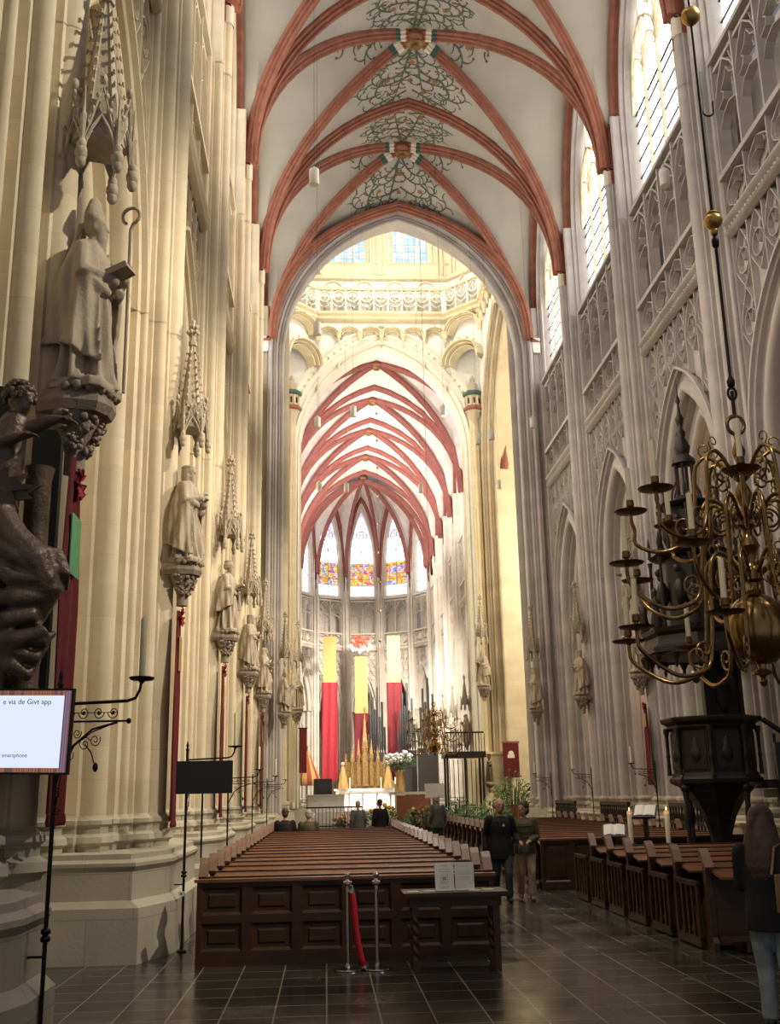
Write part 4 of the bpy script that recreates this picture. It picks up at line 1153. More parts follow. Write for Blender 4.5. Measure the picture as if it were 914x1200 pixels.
def stone_console():
    r = empty('stone_console')      # origin: top centre; projects towards +x from a wall at x=-.3
    mb = MB()
    def hexa(k, b=.0): return [(-.34, -.30*k), (-.02*k, -.32*k), (.24*k, -.18*k), (.29*k, 0), (.24*k, .18*k), (-.02*k, .32*k), (-.34, .30*k)]
    for z0, z1, a, b in ((-.06, 0, 1.0, .97), (-.12, -.06, 1.12, 1.1), (-.20, -.12, .98, 1.12)): mb.prism(hexa(a), z0, z1, hexa(b))
    mb.build('slab', 'console_stone', r, smooth=25)
    mb = MB(); rnd = random.Random(4)
    mb.lathe([(.02, -.74), (.08, -.66), (.06, -.60), (.14, -.46), (.22, -.30), (.26, -.20)], 12, (-.06, 0, 0), 1, 1.1)
    for k in range(90):
        a = rnd.uniform(-1.9, 1.9); z = rnd.uniform(-.54, -.22); rr = .15+(z+.54)*.40
        mb.ball((-.06+rr*math.cos(a), rr*1.1*math.sin(a), z), rnd.uniform(.018, .045), sx=rnd.uniform(.7, 1.2), sz=rnd.uniform(.5, 1.1), n=6, m=5)
    mb.tube([(-.06, 0, -.72), (-.06, 0, -.2)], .12, 6)
    mb.build('leaf_corbel', 'console_stone', r, smooth=70)
    mb = MB()
    for k in range(9):
        a = -1.6+k*.4; mb.ball((-.02+.30*math.cos(a), .32*math.sin(a), .01), .05, sx=1.2, n=6, m=4)
    mb.build('carved_rim', 'console_stone', r, smooth=70)
    return r
def stone_canopy(h=1.95):
    r = empty('stone_canopy')       # origin: bottom centre
    mb = MB(); N = 6; R0 = .36
    vs = [(R0*math.cos(PI/6+i*PI/3), R0*math.sin(PI/6+i*PI/3)) for i in range(N)]
    mb.prism([(a*.93, b*.93) for a, b in vs], .20, .52, [(a*.9, b*.9) for a, b in vs])
    for i in range(N):
        a = Vector(vs[i]+(0,)); b = Vector(vs[(i+1) % N]+(0,)); m_ = (a+b)/2; o = m_.normalized()
        # gablet with a cusped arch
        g = [a+Vector((0, 0, .10)), m_*1.12+Vector((0, 0, .62)), b+Vector((0, 0, .10))]
        mb.tube([tuple(x) for x in g], .022, 5)
        mb.tube([tuple(a+Vector((0, 0, .06))), tuple(a*.75+b*.25+Vector((0, 0, .24))+o*.02), tuple(m_*1.04+Vector((0, 0, .36))), tuple(b*.75+a*.25+Vector((0, 0, .24))+o*.02), tuple(b+Vector((0, 0, .06)))], .02, 5)
        for q in (.25, .5, .75, 1.25, 1.5, 1.75):
            p = g[0].lerp(g[1], q) if q < 1 else g[1].lerp(g[2], q-1); mb.ball(tuple(p+Vector((0, 0, .04))), .034, n=5, m=4)
        mb.ball(tuple(g[1]+Vector((0, 0, .06))), .05, n=6, m=4)
        # corner pinnacle and leaf pendant
        mb.lathe([(.028, -.02), (.034, .30), (.045, .32), (.02, .36), (.006, .62)], 5, (a.x*1.06, a.y*1.06, 0))
        for k, (dz, s_) in enumerate(((-.02, .075), (-.09, .06), (.05, .06))): mb.ball((a.x*1.08, a.y*1.08, dz), s_, n=7, m=5)
    mb.build('gablets', 'canopy_stone', r, smooth=45)
    mb = MB()
    v2 = [(a*.62, b*.62) for a, b in vs]; mb.prism(v2, .5, h-.32, [(a*.20, b*.20) for a, b in v2])
    mb.prism([(a*.42, b*.42) for a, b in v2], h-.34, h-.27); mb.prism([(a*.26, b*.26) for a, b in v2], h-.27, h-.1)
    mb.build('spire', 'canopy_stone', r, smooth=20)
    mb = MB()
    nn = 8
    for i in range(N):
        a = Vector(v2[i]+(0,))
        for k in range(nn):
            f = (k+.3)/nn; p = a*(1-.8*f); d = a.normalized(); crocket(mb, (p.x, p.y, .56+f*(h-.95)), (d.x, d.y), .055)
        mb.ball((a.x*.5, a.y*.5, h-.12), .04, n=5, m=4)
        mb.tube([(a.x, a.y, .54), (a.x*.2, a.y*.2, h-.34), (a.x*.1, a.y*.1, h)], .014, 5)
    for k in range(6): mb.ball((.07*math.cos(k), .07*math.sin(k), h-.02), .05, n=6, m=4)
    mb.ball((0, 0, h+.06), .05, n=6, m=4)
    mb.build('crockets', 'canopy_stone', r, smooth=60)
    return r
saints = [stone_saint(v, sd) for v, sd in ((0, 1), (1, 2), (2, 3), (3, 5), (1, 8))]
cons = stone_console(); cano = stone_canopy()
for o in saints: tag(o, cat='statue')
tag(cons, cat='console'); tag(cano, cat='canopy')
def niche(X, side, y, z0, var, where, zc=None, sc=1.0, yaw=0, statue=None, face=None, ss=None):
    """console, statue and canopy on a pier; faces the nave"""
    x = XC+side*X; rz = (0 if side < 0 else PI)+yaw
    if face is not None: rz = face
    g = 'stone consoles under the saints'
    place(cons, (x, y, z0), rz, (.74*sc, .78*sc, .85*sc), 'leafy carved stone console under the statue '+where, g)
    place(saints[var], (x, y, z0+.055*sc), rz, ss or sc*.83, (statue or 'robed stone saint')+' '+where, 'stone saints on the piers')
    place(cano, (x, y, zc if zc else z0+1.95*sc), rz, (.72*sc, .72*sc, sc), 'crocketed stone spire canopy over the statue '+where, 'stone canopies over the saints')
L = [(1, 0, 'on the nearest left pier above the bronze figure', 'stone bishop with mitre and crozier'), (2, 1, 'on the second left pier above the red banner', 'bearded stone saint with folded hands'),
     (3, 3, 'on the third left pier', 'stone saint in a cap leaning back'), (4, 4, 'on the fourth left pier', 'small bearded stone saint in a long mantle'), (5, 2, 'on the fifth left pier, just before the crossing', 'veiled stone saint')]
for k, v, wh, st in L: niche(5.42, -1, PY[k]-.05, 5.2, v, wh, zc=7.42 if k == 1 else 7.12, sc=1.0 if k > 1 else 1.12, yaw=-.25, statue=st, ss=.93 if k == 1 else None)
niche(5.40, 1, PY[3]-.1, 5.0, 0, 'on the right pier behind the pulpit', statue='stone saint holding a book')
niche(5.40, 1, PY[4]-.1, 5.0, 3, 'on the right pier just left of the chandelier', yaw=.2)
niche(5.40, 1, PY[5]-.1, 5.0, 1, 'on the right pier between the two far arches', yaw=.3, statue='stone saint in a long gathered robe')
niche(4.95, 1, 41.9, 5.0, 4, 'on the crossing pier above the walking couple', sc=1.05)
niche(4.95, -1, 41.9, 5.0, 0, 'on the left crossing pier')
niche(5.05, 1, 56.3, 7.3, 2, 'high on the far right crossing pier', sc=1.25, face=-2.2, statue='white stone saint holding a child')
niche(4.85, -1, 56.3, 6.2, 1, 'high on the far left crossing pier', sc=1.2, face=-.9)
for k in range(1, 4):
    wd = ['', 'nearest', 'middle', 'farthest'][k]
    niche(5.32, 1, YC0+6.4*k-.2, 5.0, (k*2) % 5, 'on the %s right pier of the choir' % wd)
    niche(5.32, -1, YC0+6.4*k-.2, 5.0, (k*2+1) % 5, 'on the %s left pier of the choir' % wd)
for n in ('stone_statue', 'stone_console', 'stone_canopy'):
    for o in SC.objects:
        if o.name.split('.')[0] == n: o['category'] = {'stone_statue': 'statue', 'stone_console': 'console', 'stone_canopy': 'canopy'}[n]
for o in saints+[cons, cano]:
    if 'label' not in o: bpy.data.objects.remove(o)
# ------------------------------------------------------------------ pews
ORD = ['first', 'second', 'third', 'fourth', 'fifth', 'sixth', 'seventh', 'eighth', 'ninth', 'tenth', 'eleventh', 'twelfth', 'thirteenth', 'fourteenth', 'fifteenth', 'sixteenth', 'seventeenth', 'eighteenth', 'nineteenth', 'twentieth']
def pew_end(mb):
    """end board in the y-z plane, thickness along x (0..0.06); occupant faces +y"""
    pr = [(-.16, 0), (-.16, .10), (-.12, .16), (-.12, .62), (-.09, .72), (-.08, .90), (-.05, .98), (.01, 1.02), (.03, .98), (.03, .62), (.14, .50), (.40, .46), (.46, .40), (.44, .10), (.50, .06), (.50, 0)]
    a = [mb.p(0, y, z) for y, z in pr]; b = [mb.p(.065, y, z) for y, z in pr]; n = len(pr)
    for i in range(n): mb.face((a[i], a[(i+1) % n], b[(i+1) % n], b[i]))
    mb.face(a); mb.face(b[::-1])
def pew(w, name='pew', panelled=False):
    """origin: left end on the floor; y=0 is the plane of the backrest; book ledge on the near side"""
    r = empty(name)
    mb = MB()
    mb.box(.06, w-.06, -.02, .02, .12, .90); mb.box(.06, w-.06, -.035, .035, .88, .93); mb.box(.06, w-.06, -.03, .03, .06, .14)
    n = max(3, int(w/.75)); pw = (w-.12)/n
    for k in range(n+1): mb.box(.06+k*pw-.03 if k else .06, .06+k*pw+.03 if k < n else w-.06, -.032, -.018, .12, .88)
    mb.box(.06, w-.06, -.032, -.018, .46, .54); mb.build('backrest', 'pew_wood', r)
    # sloping book ledge of three boards
    mb = MB()
    for y0, y1, z0, z1 in ((-.42, -.29, .845, .865), (-.285, -.15, .866, .888), (-.145, .035, .89, .925)):
        ids = [mb.p(x, y, z) for x in (.065, w-.065) for y, z in ((y0, z0), (y1, z1), (y1, z1-.028), (y0, z0-.028))]
        for q in ((0, 1, 2, 3), (4, 5, 6, 7), (0, 1, 5, 4), (1, 2, 6, 5), (2, 3, 7, 6), (3, 0, 4, 7)): mb.face([ids[i] for i in q])
    mb.build('book_ledge', 'pew_ledge', r)
    mb = MB(); mb.box(.065, w-.065, .02, .42, .43, .46); mb.box(.065, w-.065, .38, .41, .34, .43); mb.build('seat', 'pew_wood', r)
    mb = MB(); mb.box(.065, w-.065, -.40, -.22, .14, .18); mb.box(.3, .36, -.38, -.02, .02, .14); mb.box(w-.36, w-.3, -.38, -.02, .02, .14); mb.build('kneeler', 'pew_wood', r)
    for x in (0, w-.065):
        mb = MB(); mb.T = Matrix.Translation((x, 0, 0)); pew_end(mb); e_ = mb.build('bench_end', 'pew_wood', r)
        mb = MB(); mb.T = Matrix.Translation((x, 0, 0))
        # sloping moulded cap
        for (q, dz) in ((.016, 0),):
            P_ = [(-.15, .94), (-.03, 1.085), (.05, 1.145), (.09, 1.125), (.07, 1.06), (0, 1.01), (-.11, .90)]
            a = [mb.p(-.022, y, z) for y, z in P_]; b = [mb.p(.087, y, z) for y, z in P_]; m_ = len(P_)
            for i in range(m_): mb.face((a[i], a[(i+1) % m_], b[(i+1) % m_], b[i]))
            mb.face(a); mb.face(b[::-1])
        mb.build('cap', 'pew_cap', e_)
    return r
def screen(w, name, h=.90, ncol=6, nrow=2):
    """panelled screen that closes a block of pews, origin left foot, front at y=0"""
    r = empty(name); mb = MB()
    mb.box(0, w, .03, .07, 0, h)
    cw = w/ncol; rh = (h-.12)/nrow
    for k in range(ncol+1):
        x = k*cw; mb.box(max(0, x-.055), min(w, x+.055), 0, .035, .10, h)
    for k in range(nrow+1):
        z = .10+k*rh; mb.box(0, w, -.002, .035, z-.035 if k else 0, min(h, z+.055))
    mb.box(0, w, -.035, .05, 0, .09)
    mb.build('frame', 'pew_wood', r)
    for i in range(ncol):
        for j in range(nrow):
            x0, x1, z0, z1 = i*cw+.055, (i+1)*cw-.055, .10+j*rh+.055, .10+(j+1)*rh-.035
            mb = MB(); rows = [[(x0, .002, z0), (x1, .002, z0), (x1, .002, z1), (x0, .002, z1)], [(x0+.03, .026, z0+.03), (x1-.03, .026, z0+.03), (x1-.03, .026, z1-.03), (x0+.03, .026, z1-.03)], [(x0+.07, .026, z0+.07), (x1-.07, .026, z0+.07), (x1-.07, .026, z1-.07), (x0+.07, .026, z1-.07)], [(x0+.09, .012, z0+.09), (x1-.09, .012, z0+.09), (x1-.09, .012, z1-.09), (x0+.09, .012, z1-.09)]]
            ids = mb.grid(rows, closeu=True); mb.face(ids[-1]); mb.build('panel', 'pew_wood', r)
    mb = MB(); mb.box(-.03, w+.03, -.03, .10, h, h+.035); mb.build('top_rail', 'pew_ledge', r)
    return r
sc = screen(3.45, 'pew_screen'); sc.location = (-1.49, 12.98, 0)
tag(sc, 'dark panelled wooden screen closing the left pew block, behind the velvet rope', 'screen')
pL = pew(3.49)
for k in range(19):
    place(pL, (-1.5, 13.52+1.03*k, 0), label='long wooden pew in the left block, %s row from the panelled screen' % ORD[k], group='pews of the left block')
pR = pew(3.9)
for k in range(6):
    place(pR, (4.5, 13.05+1.12*k, 0), label='dark pew of the right front block, %s row from the woman with the bag' % ORD[k], group='pews of the right front block')
sc2 = screen(4.3, 'pew_screen', h=.92, ncol=7, nrow=1); sc2.location = (4.15, 21.2, 0)
tag(sc2, 'plain dark wooden screen of the farther right pew block, right of the couple', 'screen')
pF = pew(4.35)
for k in range(18):
    place(pF, (4.1, 21.75+1.03*k, 0), label='pew of the farther right block, %s row from its dark screen' % ORD[k], group='pews of the farther right block')
for o in SC.objects:
    if o.name.split('.')[0] == 'pew': o['category'] = 'pew'
# tall frames with slats closing the side of the right front block
for k in range(6):
    mb = MB(); y = 13.05+1.12*k
    g = empty('pew_gate', (4.46, y+.12, 0)); tag(g, 'slatted wooden side frame of the right front pews, %s from the woman with the bag' % ORD[k], 'panel', 'side frames of the right pews')
    mb.box(-.02, .02, 0, .86, .02, .12); mb.box(-.02, .02, 0, .86, .70, .76); mb.box(-.02, .02, 0, .06, .1, .72); mb.box(-.02, .02, .80, .86, .1, .72); mb.build('frame', 'pew_wood', g)
    for q in (.24, .43, .62):
        mb = MB(); mb.box(-.012, .012, q-.03, q+.03, .12, .70); mb.build('slat', 'pew_wood', g)
# railing between the right-hand piers
for k, (y0, y1) in enumerate(((31.2, 34.4), (38.0, 41.2), (24.3, 27.4))):
    r = empty('railing', (8.75, y0, 0)); tag(r, 'dark wooden railing between right-hand piers, '+['behind the candle pair', 'behind the couple', 'beside the pulpit'][k], 'railing')
    mb = MB(); mb.box(-.05, .05, 0, y1-y0, 1.40, 1.50); mb.box(-.04, .04, 0, y1-y0, .1, .2); mb.box(-.04, .04, 0, y1-y0, 1.0, 1.06); mb.build('rail', 'wood_black', r)
    n = 14
    for i in range(n+1):
        y = (y1-y0)*i/n; mb = MB(); mb.lathe([(.03, .2), (.03, .5), (.05, .7), (.025, .9), (.03, 1.0), (.03, 1.05), (.045, 1.2), (.02, 1.3), (.035, 1.40)], 6, (0, y, 0)); mb.build('baluster', 'wood_black', r, smooth=50)

# ------------------------------------------------------------------ table, notices, stanchions
t = empty('side_table', (1.4, 12.28, 0)); tag(t, 'dark oak side table with twisted legs in front of the pew screen', 'table')
mb = MB(); mb.box(-.57, .57, -.28, .28, .775, .81, bev=.01); mb.box(-.555, .555, -.265, .265, .755, .778); mb.build('tabletop', 'table_wood', t)
mb = MB(); mb.box(-.50, .50, -.21, .21, .66, .756); mb.build('apron', 'table_wood', t)
for sx, sy in ((-1, -1), (1, 1), (-1, 1)):
    mb = MB(); x, y = sx*.44, sy*.17
    mb.box(x-.035, x+.035, y-.035, y+.035, .56, .68); mb.box(x-.035, x+.035, y-.035, y+.035, .0, .13)
    rows = []
    for i in range(41):
        f = i/40; z = .13+.43*f; row = []
        for j in range(16):
            a = 2*PI*j/16; row.append((x+(.034+.010*math.sin(2*(a)+f*26))*math.cos(a), y+(.034+.010*math.sin(2*a+f*26))*math.sin(a), z))
        rows.append(row)
    mb.grid(rows, closeu=True); mb.build('leg', 'table_wood', t, smooth=60)
mb = MB(); mb.box(.405, .475, -.205, -.135, 0, .68); mb.build('leg', 'table_wood', t)
mb = MB(); mb.box(-.44, .44, .15, .19, .07, .11); mb.build('stretcher', 'table_wood', t)
def paper_lines(r, x0, w, rows, y, mat='ink_soft'):
    for i, (z, a, b, h) in enumerate(rows):
        mb = MB(); mb.box(x0+a*w, x0+b*w, y-.0012, y, z, z+h); mb.build('text_line', mat, r)
for k, (x, tl) in enumerate(((1.30, 'white notice with a square drawing, left one on the dark table'), (1.52, 'white notice with lines of text and a curved mark, right one on the dark table'))):
    n_ = empty('notice', (x, 12.18, .812)); tag(n_, tl, 'notice'); n_.rotation_euler = (math.radians(-10), 0, (.06, -.04)[k])
    mb = MB(); mb.box(-.105, .105, -.004, .004, 0, .297); mb.build('sheet', 'paper', n_)
    mb = MB(); mb.box(-.105, .105, .004, .07, 0, .006); mb.box(-.107, .107, -.012, -.004, 0, .012); mb.build('holder', 'white_plastic', n_)
    if k == 0:
        paper_lines(n_, -.105, .21, [(.262, .38, .66, .008), (.225, .2, .8, .003), (.20, .2, .8, .003), (.045, .25, .75, .003), (.03, .3, .7, .003)], -.0042)
        mb = MB()
        for a, b, c, d in ((-.04, .04, .165, .169), (-.04, .04, .09, .094), (-.04, -.036, .09, .169), (.036, .04, .09, .169)): mb.box(a, b, -.0055, -.0042, c, d)
        mb.box(-.055, .03, -.0055, -.0042, .078, .081); mb.build('square_drawing', 'ink_soft', n_)
        mb = MB(); mb.box(-.022, .022, -.0055, -.0042, .108, .15); mb.build('drawing_fill', 'ink_soft', n_)
    else:
        paper_lines(n_, -.105, .21, [(.265, .08, .16, .006), (.25, .2, .7, .002), (.2, .15, .85, .002), (.185, .15, .8, .002), (.17, .15, .83, .002), (.14, .15, .78, .002), (.125, .15, .8, .002), (.03, .12, .5, .002)], -.0042)
        mb = MB(); mb.tube([(.03+.05*math.cos(a), -.0048, .055+.028*math.sin(a)) for a in [i*.35 for i in range(-3, 5)]], .0016, 5); mb.build('curved_mark', 'ink_soft', n_)
for k, (x, y, a, lb) in enumerate(((.95, 12.2, .3, 'small white leaflet at the left end of the dark table'), (1.62, 12.13, -.2, 'white leaflet lying right of the notices'), (1.78, 12.2, .15, 'white folded leaflet at the right end of the dark table'), (1.12, 12.12, -.1, 'pale leaflet lying before the notices'))):
    mb = MB(); mb.box(-.06, .06, -.04, .04, 0, .004+.003*k); o = mb.build('leaflet', 'paper', loc=(x, y, .811)); o.rotation_euler = (0, 0, a); tag(o, lb, 'leaflet', 'leaflets on the table')
def stanchion():
    r = empty('stanchion')
    mb = MB(); mb.lathe([(.155, 0), (.16, .008), (.155, .02), (.09, .032), (.035, .045), (.028, .07)], 28); mb.build('base', 'chrome', r, smooth=50)
    mb = MB(); mb.lathe([(.022, .05), (.022, .88)], 16); mb.build('pole', 'chrome', r, smooth=60)
    mb = MB(); mb.lathe([(.022, .87), (.05, .885), (.053, .90), (.05, .915), (.024, .925), (.016, .945), (.016, .955), (.03, .968), (.033, .985), (.024, 1.005), (.006, 1.012), (.001, 1.013)], 18); mb.build('finial', 'chrome', r, smooth=50)
    return r
st = stanchion()
place(st, (.235, 12.42, 0), label='polished chrome barrier post holding the red rope, left of the pair', group='chrome barrier posts')
place(st, (.555, 12.42, 0), label='polished chrome barrier post without a rope, next to the dark table', group='chrome barrier posts')
for o in SC.objects:
    if o.name.split('.')[0] == 'stanchion': o['category'] = 'barrier post'
rp = empty('velvet_rope', (.27, 12.40, 0)); tag(rp, 'red velvet rope hanging from the left chrome post down to the floor', 'rope')
mb = MB(); mb.tube([(.015, -.02, .80), (.028, -.025, .70), (.045, -.03, .50), (.07, -.03, .30), (.105, -.03, .14), (.14, -.03, .045)], [.032, .036, .036, .035, .034, .033], 12); mb.build('rope', 'red_rope', rp, smooth=80)
mb = MB(); mb.tube([(-.012, -.015, .86), (0, -.02, .885), (.02, -.02, .87), (.015, -.02, .82), (.015, -.02, .80)], [.008, .008, .009, .03, .034], 10); mb.build('hook', 'chrome', rp, smooth=60)
mb = MB(); mb.tube([(.135, -.03, .05), (.15, -.03, .02)], [.034, .036], 12); mb.build('end_sleeve', 'chrome', rp, smooth=60)

# ------------------------------------------------------------------ iron candle brackets, candles, screens
def scroll(mb, c, r0, turns, a0, sg, rr, ax='x', n=18):
    pts = []
    for i in range(n+1):
        f = i/n; a = a0+sg*f*turns*2*PI; r_ = r0*(1-.8*f); pts.append((c[0]+r_*math.cos(a), c[1], c[2]+r_*math.sin(a)))
    mb.tube(pts, rr, 5)
def iron_stand(h=2.72, arm=.72, pole=True):
    """pole at the origin, arm towards +x"""
    r = empty('iron_candle_stand')
    if pole:
        mb = MB(); mb.tube([(0, 0, 0), (0, 0, h+.16)], .019, 8); mb.lathe([(.07, 0), (.07, .02), (.025, .04), (.02, .1)], 12); mb.build('pole', 'iron', r, smooth=60)
        mb = MB()
        for z in (1.05, 1.10): mb.lathe([(.02, -.025), (.042, -.012), (.042, .012), (.02, .025)], 10, (0, 0, z))
        mb.tube([(0, 0, .9), (0, 0, h+.14)], .0195, 8); mb.tube([(-.14, 0, .93), (0, 0, .93)], .009, 6); mb.lathe([(.018, 0), (.03, .03), (.012, .06), (.022, .09), (.002, .16)], 8, (0, 0, h+.12)); mb.build('knob', 'iron', r, smooth=60)
    mb = MB(); mb.tube([(0, 0, h), (arm-.12, 0, h+.02), (arm-.05, 0, h+.04), (arm-.015, 0, h+.10), (arm, 0, h+.17)], .013, 7); mb.tube([(0, 0, h-.13), (arm-.12, 0, h-.13)], .008, 6); mb.ball((arm-.10, 0, h-.13), .022); mb.build('arm', 'iron', r, smooth=60)
    mb = MB(); mb.tube([(0, 0, h-.62), (.04, 0, h-.48), (.14, 0, h-.31), (.30, 0, h-.19), (arm-.2, 0, h-.14)], .009, 6); mb.build('brace', 'iron', r, smooth=60)
    mb = MB()
    for i in range(4): scroll(mb, (.09+i*.13, 0, h-.065), .05, 1.4, PI*(i % 2), 1 if i % 2 else -1, .0045); mb.ball((.09+i*.13, 0, h-.065), .014, n=6, m=4)
    for c, r0, sg in (((.05, 0, h-.22), .06, 1), ((.10, 0, h-.38), .05, -1), ((.24, 0, h-.30), .055, 1), ((.02, 0, h-.66), .045, 1), ((.03, 0, h-.78), .03, -1), ((.33, 0, h-.27), .05, -1), ((.17, 0, h-.22), .04, -1)): scroll(mb, c, r0, 1.5, .5, sg, .004)
    mb.tube([(.02, 0, h-.75), (.05, 0, h-.5), (.15, 0, h-.31), (.30, 0, h-.21), (.45, 0, h-.16)], .005, 5); mb.tube([(0, 0, h-.065), (.52, 0, h-.065)], .003, 4)
    mb.tube([(.24, 0, h-.30), (.30, 0, h-.36), (.33, 0, h-.44)], .006, 5); mb.ball((.345, 0, h-.47), .03, sx=.8, sz=1.2, n=7, m=5)
    mb.build('scrollwork', 'iron', r, smooth=60)
    mb = MB(); mb.lathe([(.012, .15), (.03, .17), (.10, .178), (.115, .195), (.11, .198), (.03, .19), (.02, .2), (.02, .24)], 18, (arm, 0, h)); mb.build('drip_tray', 'iron', r, smooth=50)
    return r
def candle(h=.42, r_=.022, lit=False, name='candle'):
    c = empty(name); mb = MB()
    mb.lathe([(r_, 0), (r_, h-.01), (r_*.85, h), (.002, h-.004)], 14); mb.build('wax', 'wax', c, smooth=40)
    mb = MB(); mb.tube([(0, 0, h-.005), (.001, 0, h+.018)], .0016, 5); mb.build('wick', 'ink', c)
    if lit:
        mb = MB(); mb.lathe([(r_*.98, h-.13), (r_*1.01, h-.02), (r_*.8, h+.001), (.002, h-.002)], 14); mb.build('glowing_tip', 'lit_wax', c, smooth=40)
        mb = MB(); mb.lathe([(.001, .0), (.008, .012), (.009, .022), (.004, .042), (.0005, .055)], 8, (0, 0, h+.005)); mb.build('flame', 'flame', c, smooth=60)
    return c
ist = iron_stand(); can = candle()
LS = [((-1.86, 7.6), 2.5, 'tall wrought iron candle stand in the left foreground, its pole beside the white screen', 'pale candle on the nearest left iron bracket'),
      ((-1.80, 14.21), 2.33, 'wrought iron candle stand whose pole carries the black screen back', 'white candle above the black screen back'),
      ((-1.86, 20.9), 2.2, 'thin iron candle stand before the third left pier', 'white candle at the third left pier'),
      ((-1.86, 27.8), 2.2, 'thin iron candle stand before the fourth left pier', 'white candle at the fourth left pier'),
      ((-1.86, 34.6), 2.2, 'thin iron candle stand before the fifth left pier', 'white candle at the fifth left pier')]
for (x, y), h, l1, l2 in LS:
    place(ist, (x, y, 0), 0, h/2.72 if y > 8 else (.78, 1, h/2.72), l1, 'wrought iron candle stands'); place(can, (x+.72*(h/2.72 if y > 8 else .78), y, h*(2.72+.198)/2.72), 0, 1, l2, 'candles on iron brackets')
for (x, y), l1, l2 in (((8.55, 34.6), 'iron candle stand in front of the right pier between two far arches', 'white candle in front of the far right pier'), ((8.5, 27.6), 'iron candle stand on the right, left of the pulpit', 'white candle left of the pulpit'), ((8.6, 41.2), 'iron candle stand at the right crossing pier', 'white candle at the right crossing pier')):
    place(ist, (x, y, 0), PI, .86, l1, 'wrought iron candle stands'); place(can, (x-.62, y, 2.51), 0, 1, l2, 'candles on iron brackets')
for o in SC.objects:
    b_ = o.name.split('.')[0]
    if b_ == 'iron_candle_stand': o['category'] = 'candle stand'
    if b_ == 'candle': o['category'] = 'candle'
def text_mesh(body, size, mat, parent, loc, align='LEFT', rot=(PI/2, 0, 0), name='lettering'):
    cu = bpy.data.curves.new('t', 'FONT'); cu.body = body; cu.size = size; cu.align_x = align; cu.extrude = .0008
    o = bpy.data.objects.new('t', cu); COL.objects.link(o); dg = bpy.context.evaluated_depsgraph_get()
    me = bpy.data.meshes.new_from_object(o.evaluated_get(dg)); bpy.data.objects.remove(o)
    me.materials.clear(); me.materials.append(MATS[mat]); ob = bpy.data.objects.new(name, me); COL.objects.link(ob); ob.parent = parent; ob.location = loc; ob.rotation_euler = rot
    return ob
# the lit screen on the near stand, turned a little
tv = empty('display_screen', (-1.845, 7.52, 2.02)); tv.scale = (.745,)*3; tv.rotation_euler = (0, math.radians(1.5), math.radians(-8)); tag(tv, 'lit white information screen with lettering on the left iron pole', 'screen')
W_, H_ = 1.24, .76
mb = MB(); mb.box(-W_, .13, -.03, .03, 0, H_+.02, bev=.006); mb.build('casing', 'black_plastic', tv)
mb = MB(); mb.box(-W_+.02, .11, -.034, -.0302, .02, H_); mb.build('striped_border', 'screen_edge', tv)
mb = MB(); rnd = random.Random(5); x = -W_+.03
while x < .10:
    w_ = rnd.uniform(.008, .02)
    for z0, z1 in ((.02, .058), (H_-.043, H_-.0)) if x < .035 else ((.02, H_),):
        mb.cur = rnd.choice((0, 1, 1) if x < .035 else (0, 2, 2)); mb.box(x, x+w_, -.0350, -.0340, z0, z1)
    x += w_+rnd.uniform(.004, .012)
mb.build('border_stripes', ['screen_edge', 'screen_orange', 'screen_violet'], tv)
mb = MB(); mb.box(-W_+.10, .045, -.036, -.0342, .06, H_-.045); mb.build('lit_panel', 'screen_white', tv)
text_mesh('e via de Givt app', .068, 'screen_text', tv, (-.075, -.0365, H_-.125), 'RIGHT'); text_mesh('uw smartphone', .05, 'screen_text', tv, (-.26, -.0365, .155), 'RIGHT')
tv2 = empty('display_screen', (-1.56, 14.1, 1.90)); tv2.rotation_euler = (0, 0, math.radians(6)); tag(tv2, 'switched off black screen hanging on the second left iron stand', 'screen')
mb = MB(); mb.box(-.36, .36, -.03, .03, 0, .41, bev=.006); mb.build('casing', 'black_plastic', tv2); mb = MB(); mb.box(-.34, .34, -.033, -.03, .02, .39); mb.build('panel', 'black_plastic', tv2); mb = MB(); mb.tube([(-.02, .02, .2), (-.02, .12, .2), (-.02, .12, -1.9)], .014, 6); mb.build('support_tube', 'iron', tv2, smooth=60)
tv3 = empty('display_screen', (5.72, 12.3, 1.92)); tv3.rotation_euler = (0, 0, math.radians(-6)); tag(tv3, 'black screen at the right edge beside the dark pulpit', 'screen')
mb = MB(); mb.box(-.48, .48, -.03, .03, 0, .43, bev=.006); mb.build('casing', 'black_plastic', tv3); mb = MB(); mb.tube([(.3, .04, .25), (.3, .04, -1.93)], .02, 8); mb.build('pole', 'iron', tv3, smooth=60)
mb = MB(); mb.box(-.46, .46, -.033, -.03, .02, .41); mb.build('panel', 'black_plastic', tv3)
sg = empty('arrow_sign', (-1.82, 14.155, .66)); tag(sg, 'small white square sign with a black arrow on the thin iron pole', 'sign')
mb = MB(); mb.box(-.035, .035, -.004, .004, 0, .06); mb.build('plate', 'white_plastic', sg); mb = MB(); mb.prism([(-.012, -.006), (.018, -.006), (.018, -.005), (-.012, -.005)], .026, .034); mb.face([mb.p(-.005, -.0055, .012), mb.p(.02, -.0055, .03), mb.p(-.005, -.0055, .048)]); mb.build('arrow', 'ink', sg)

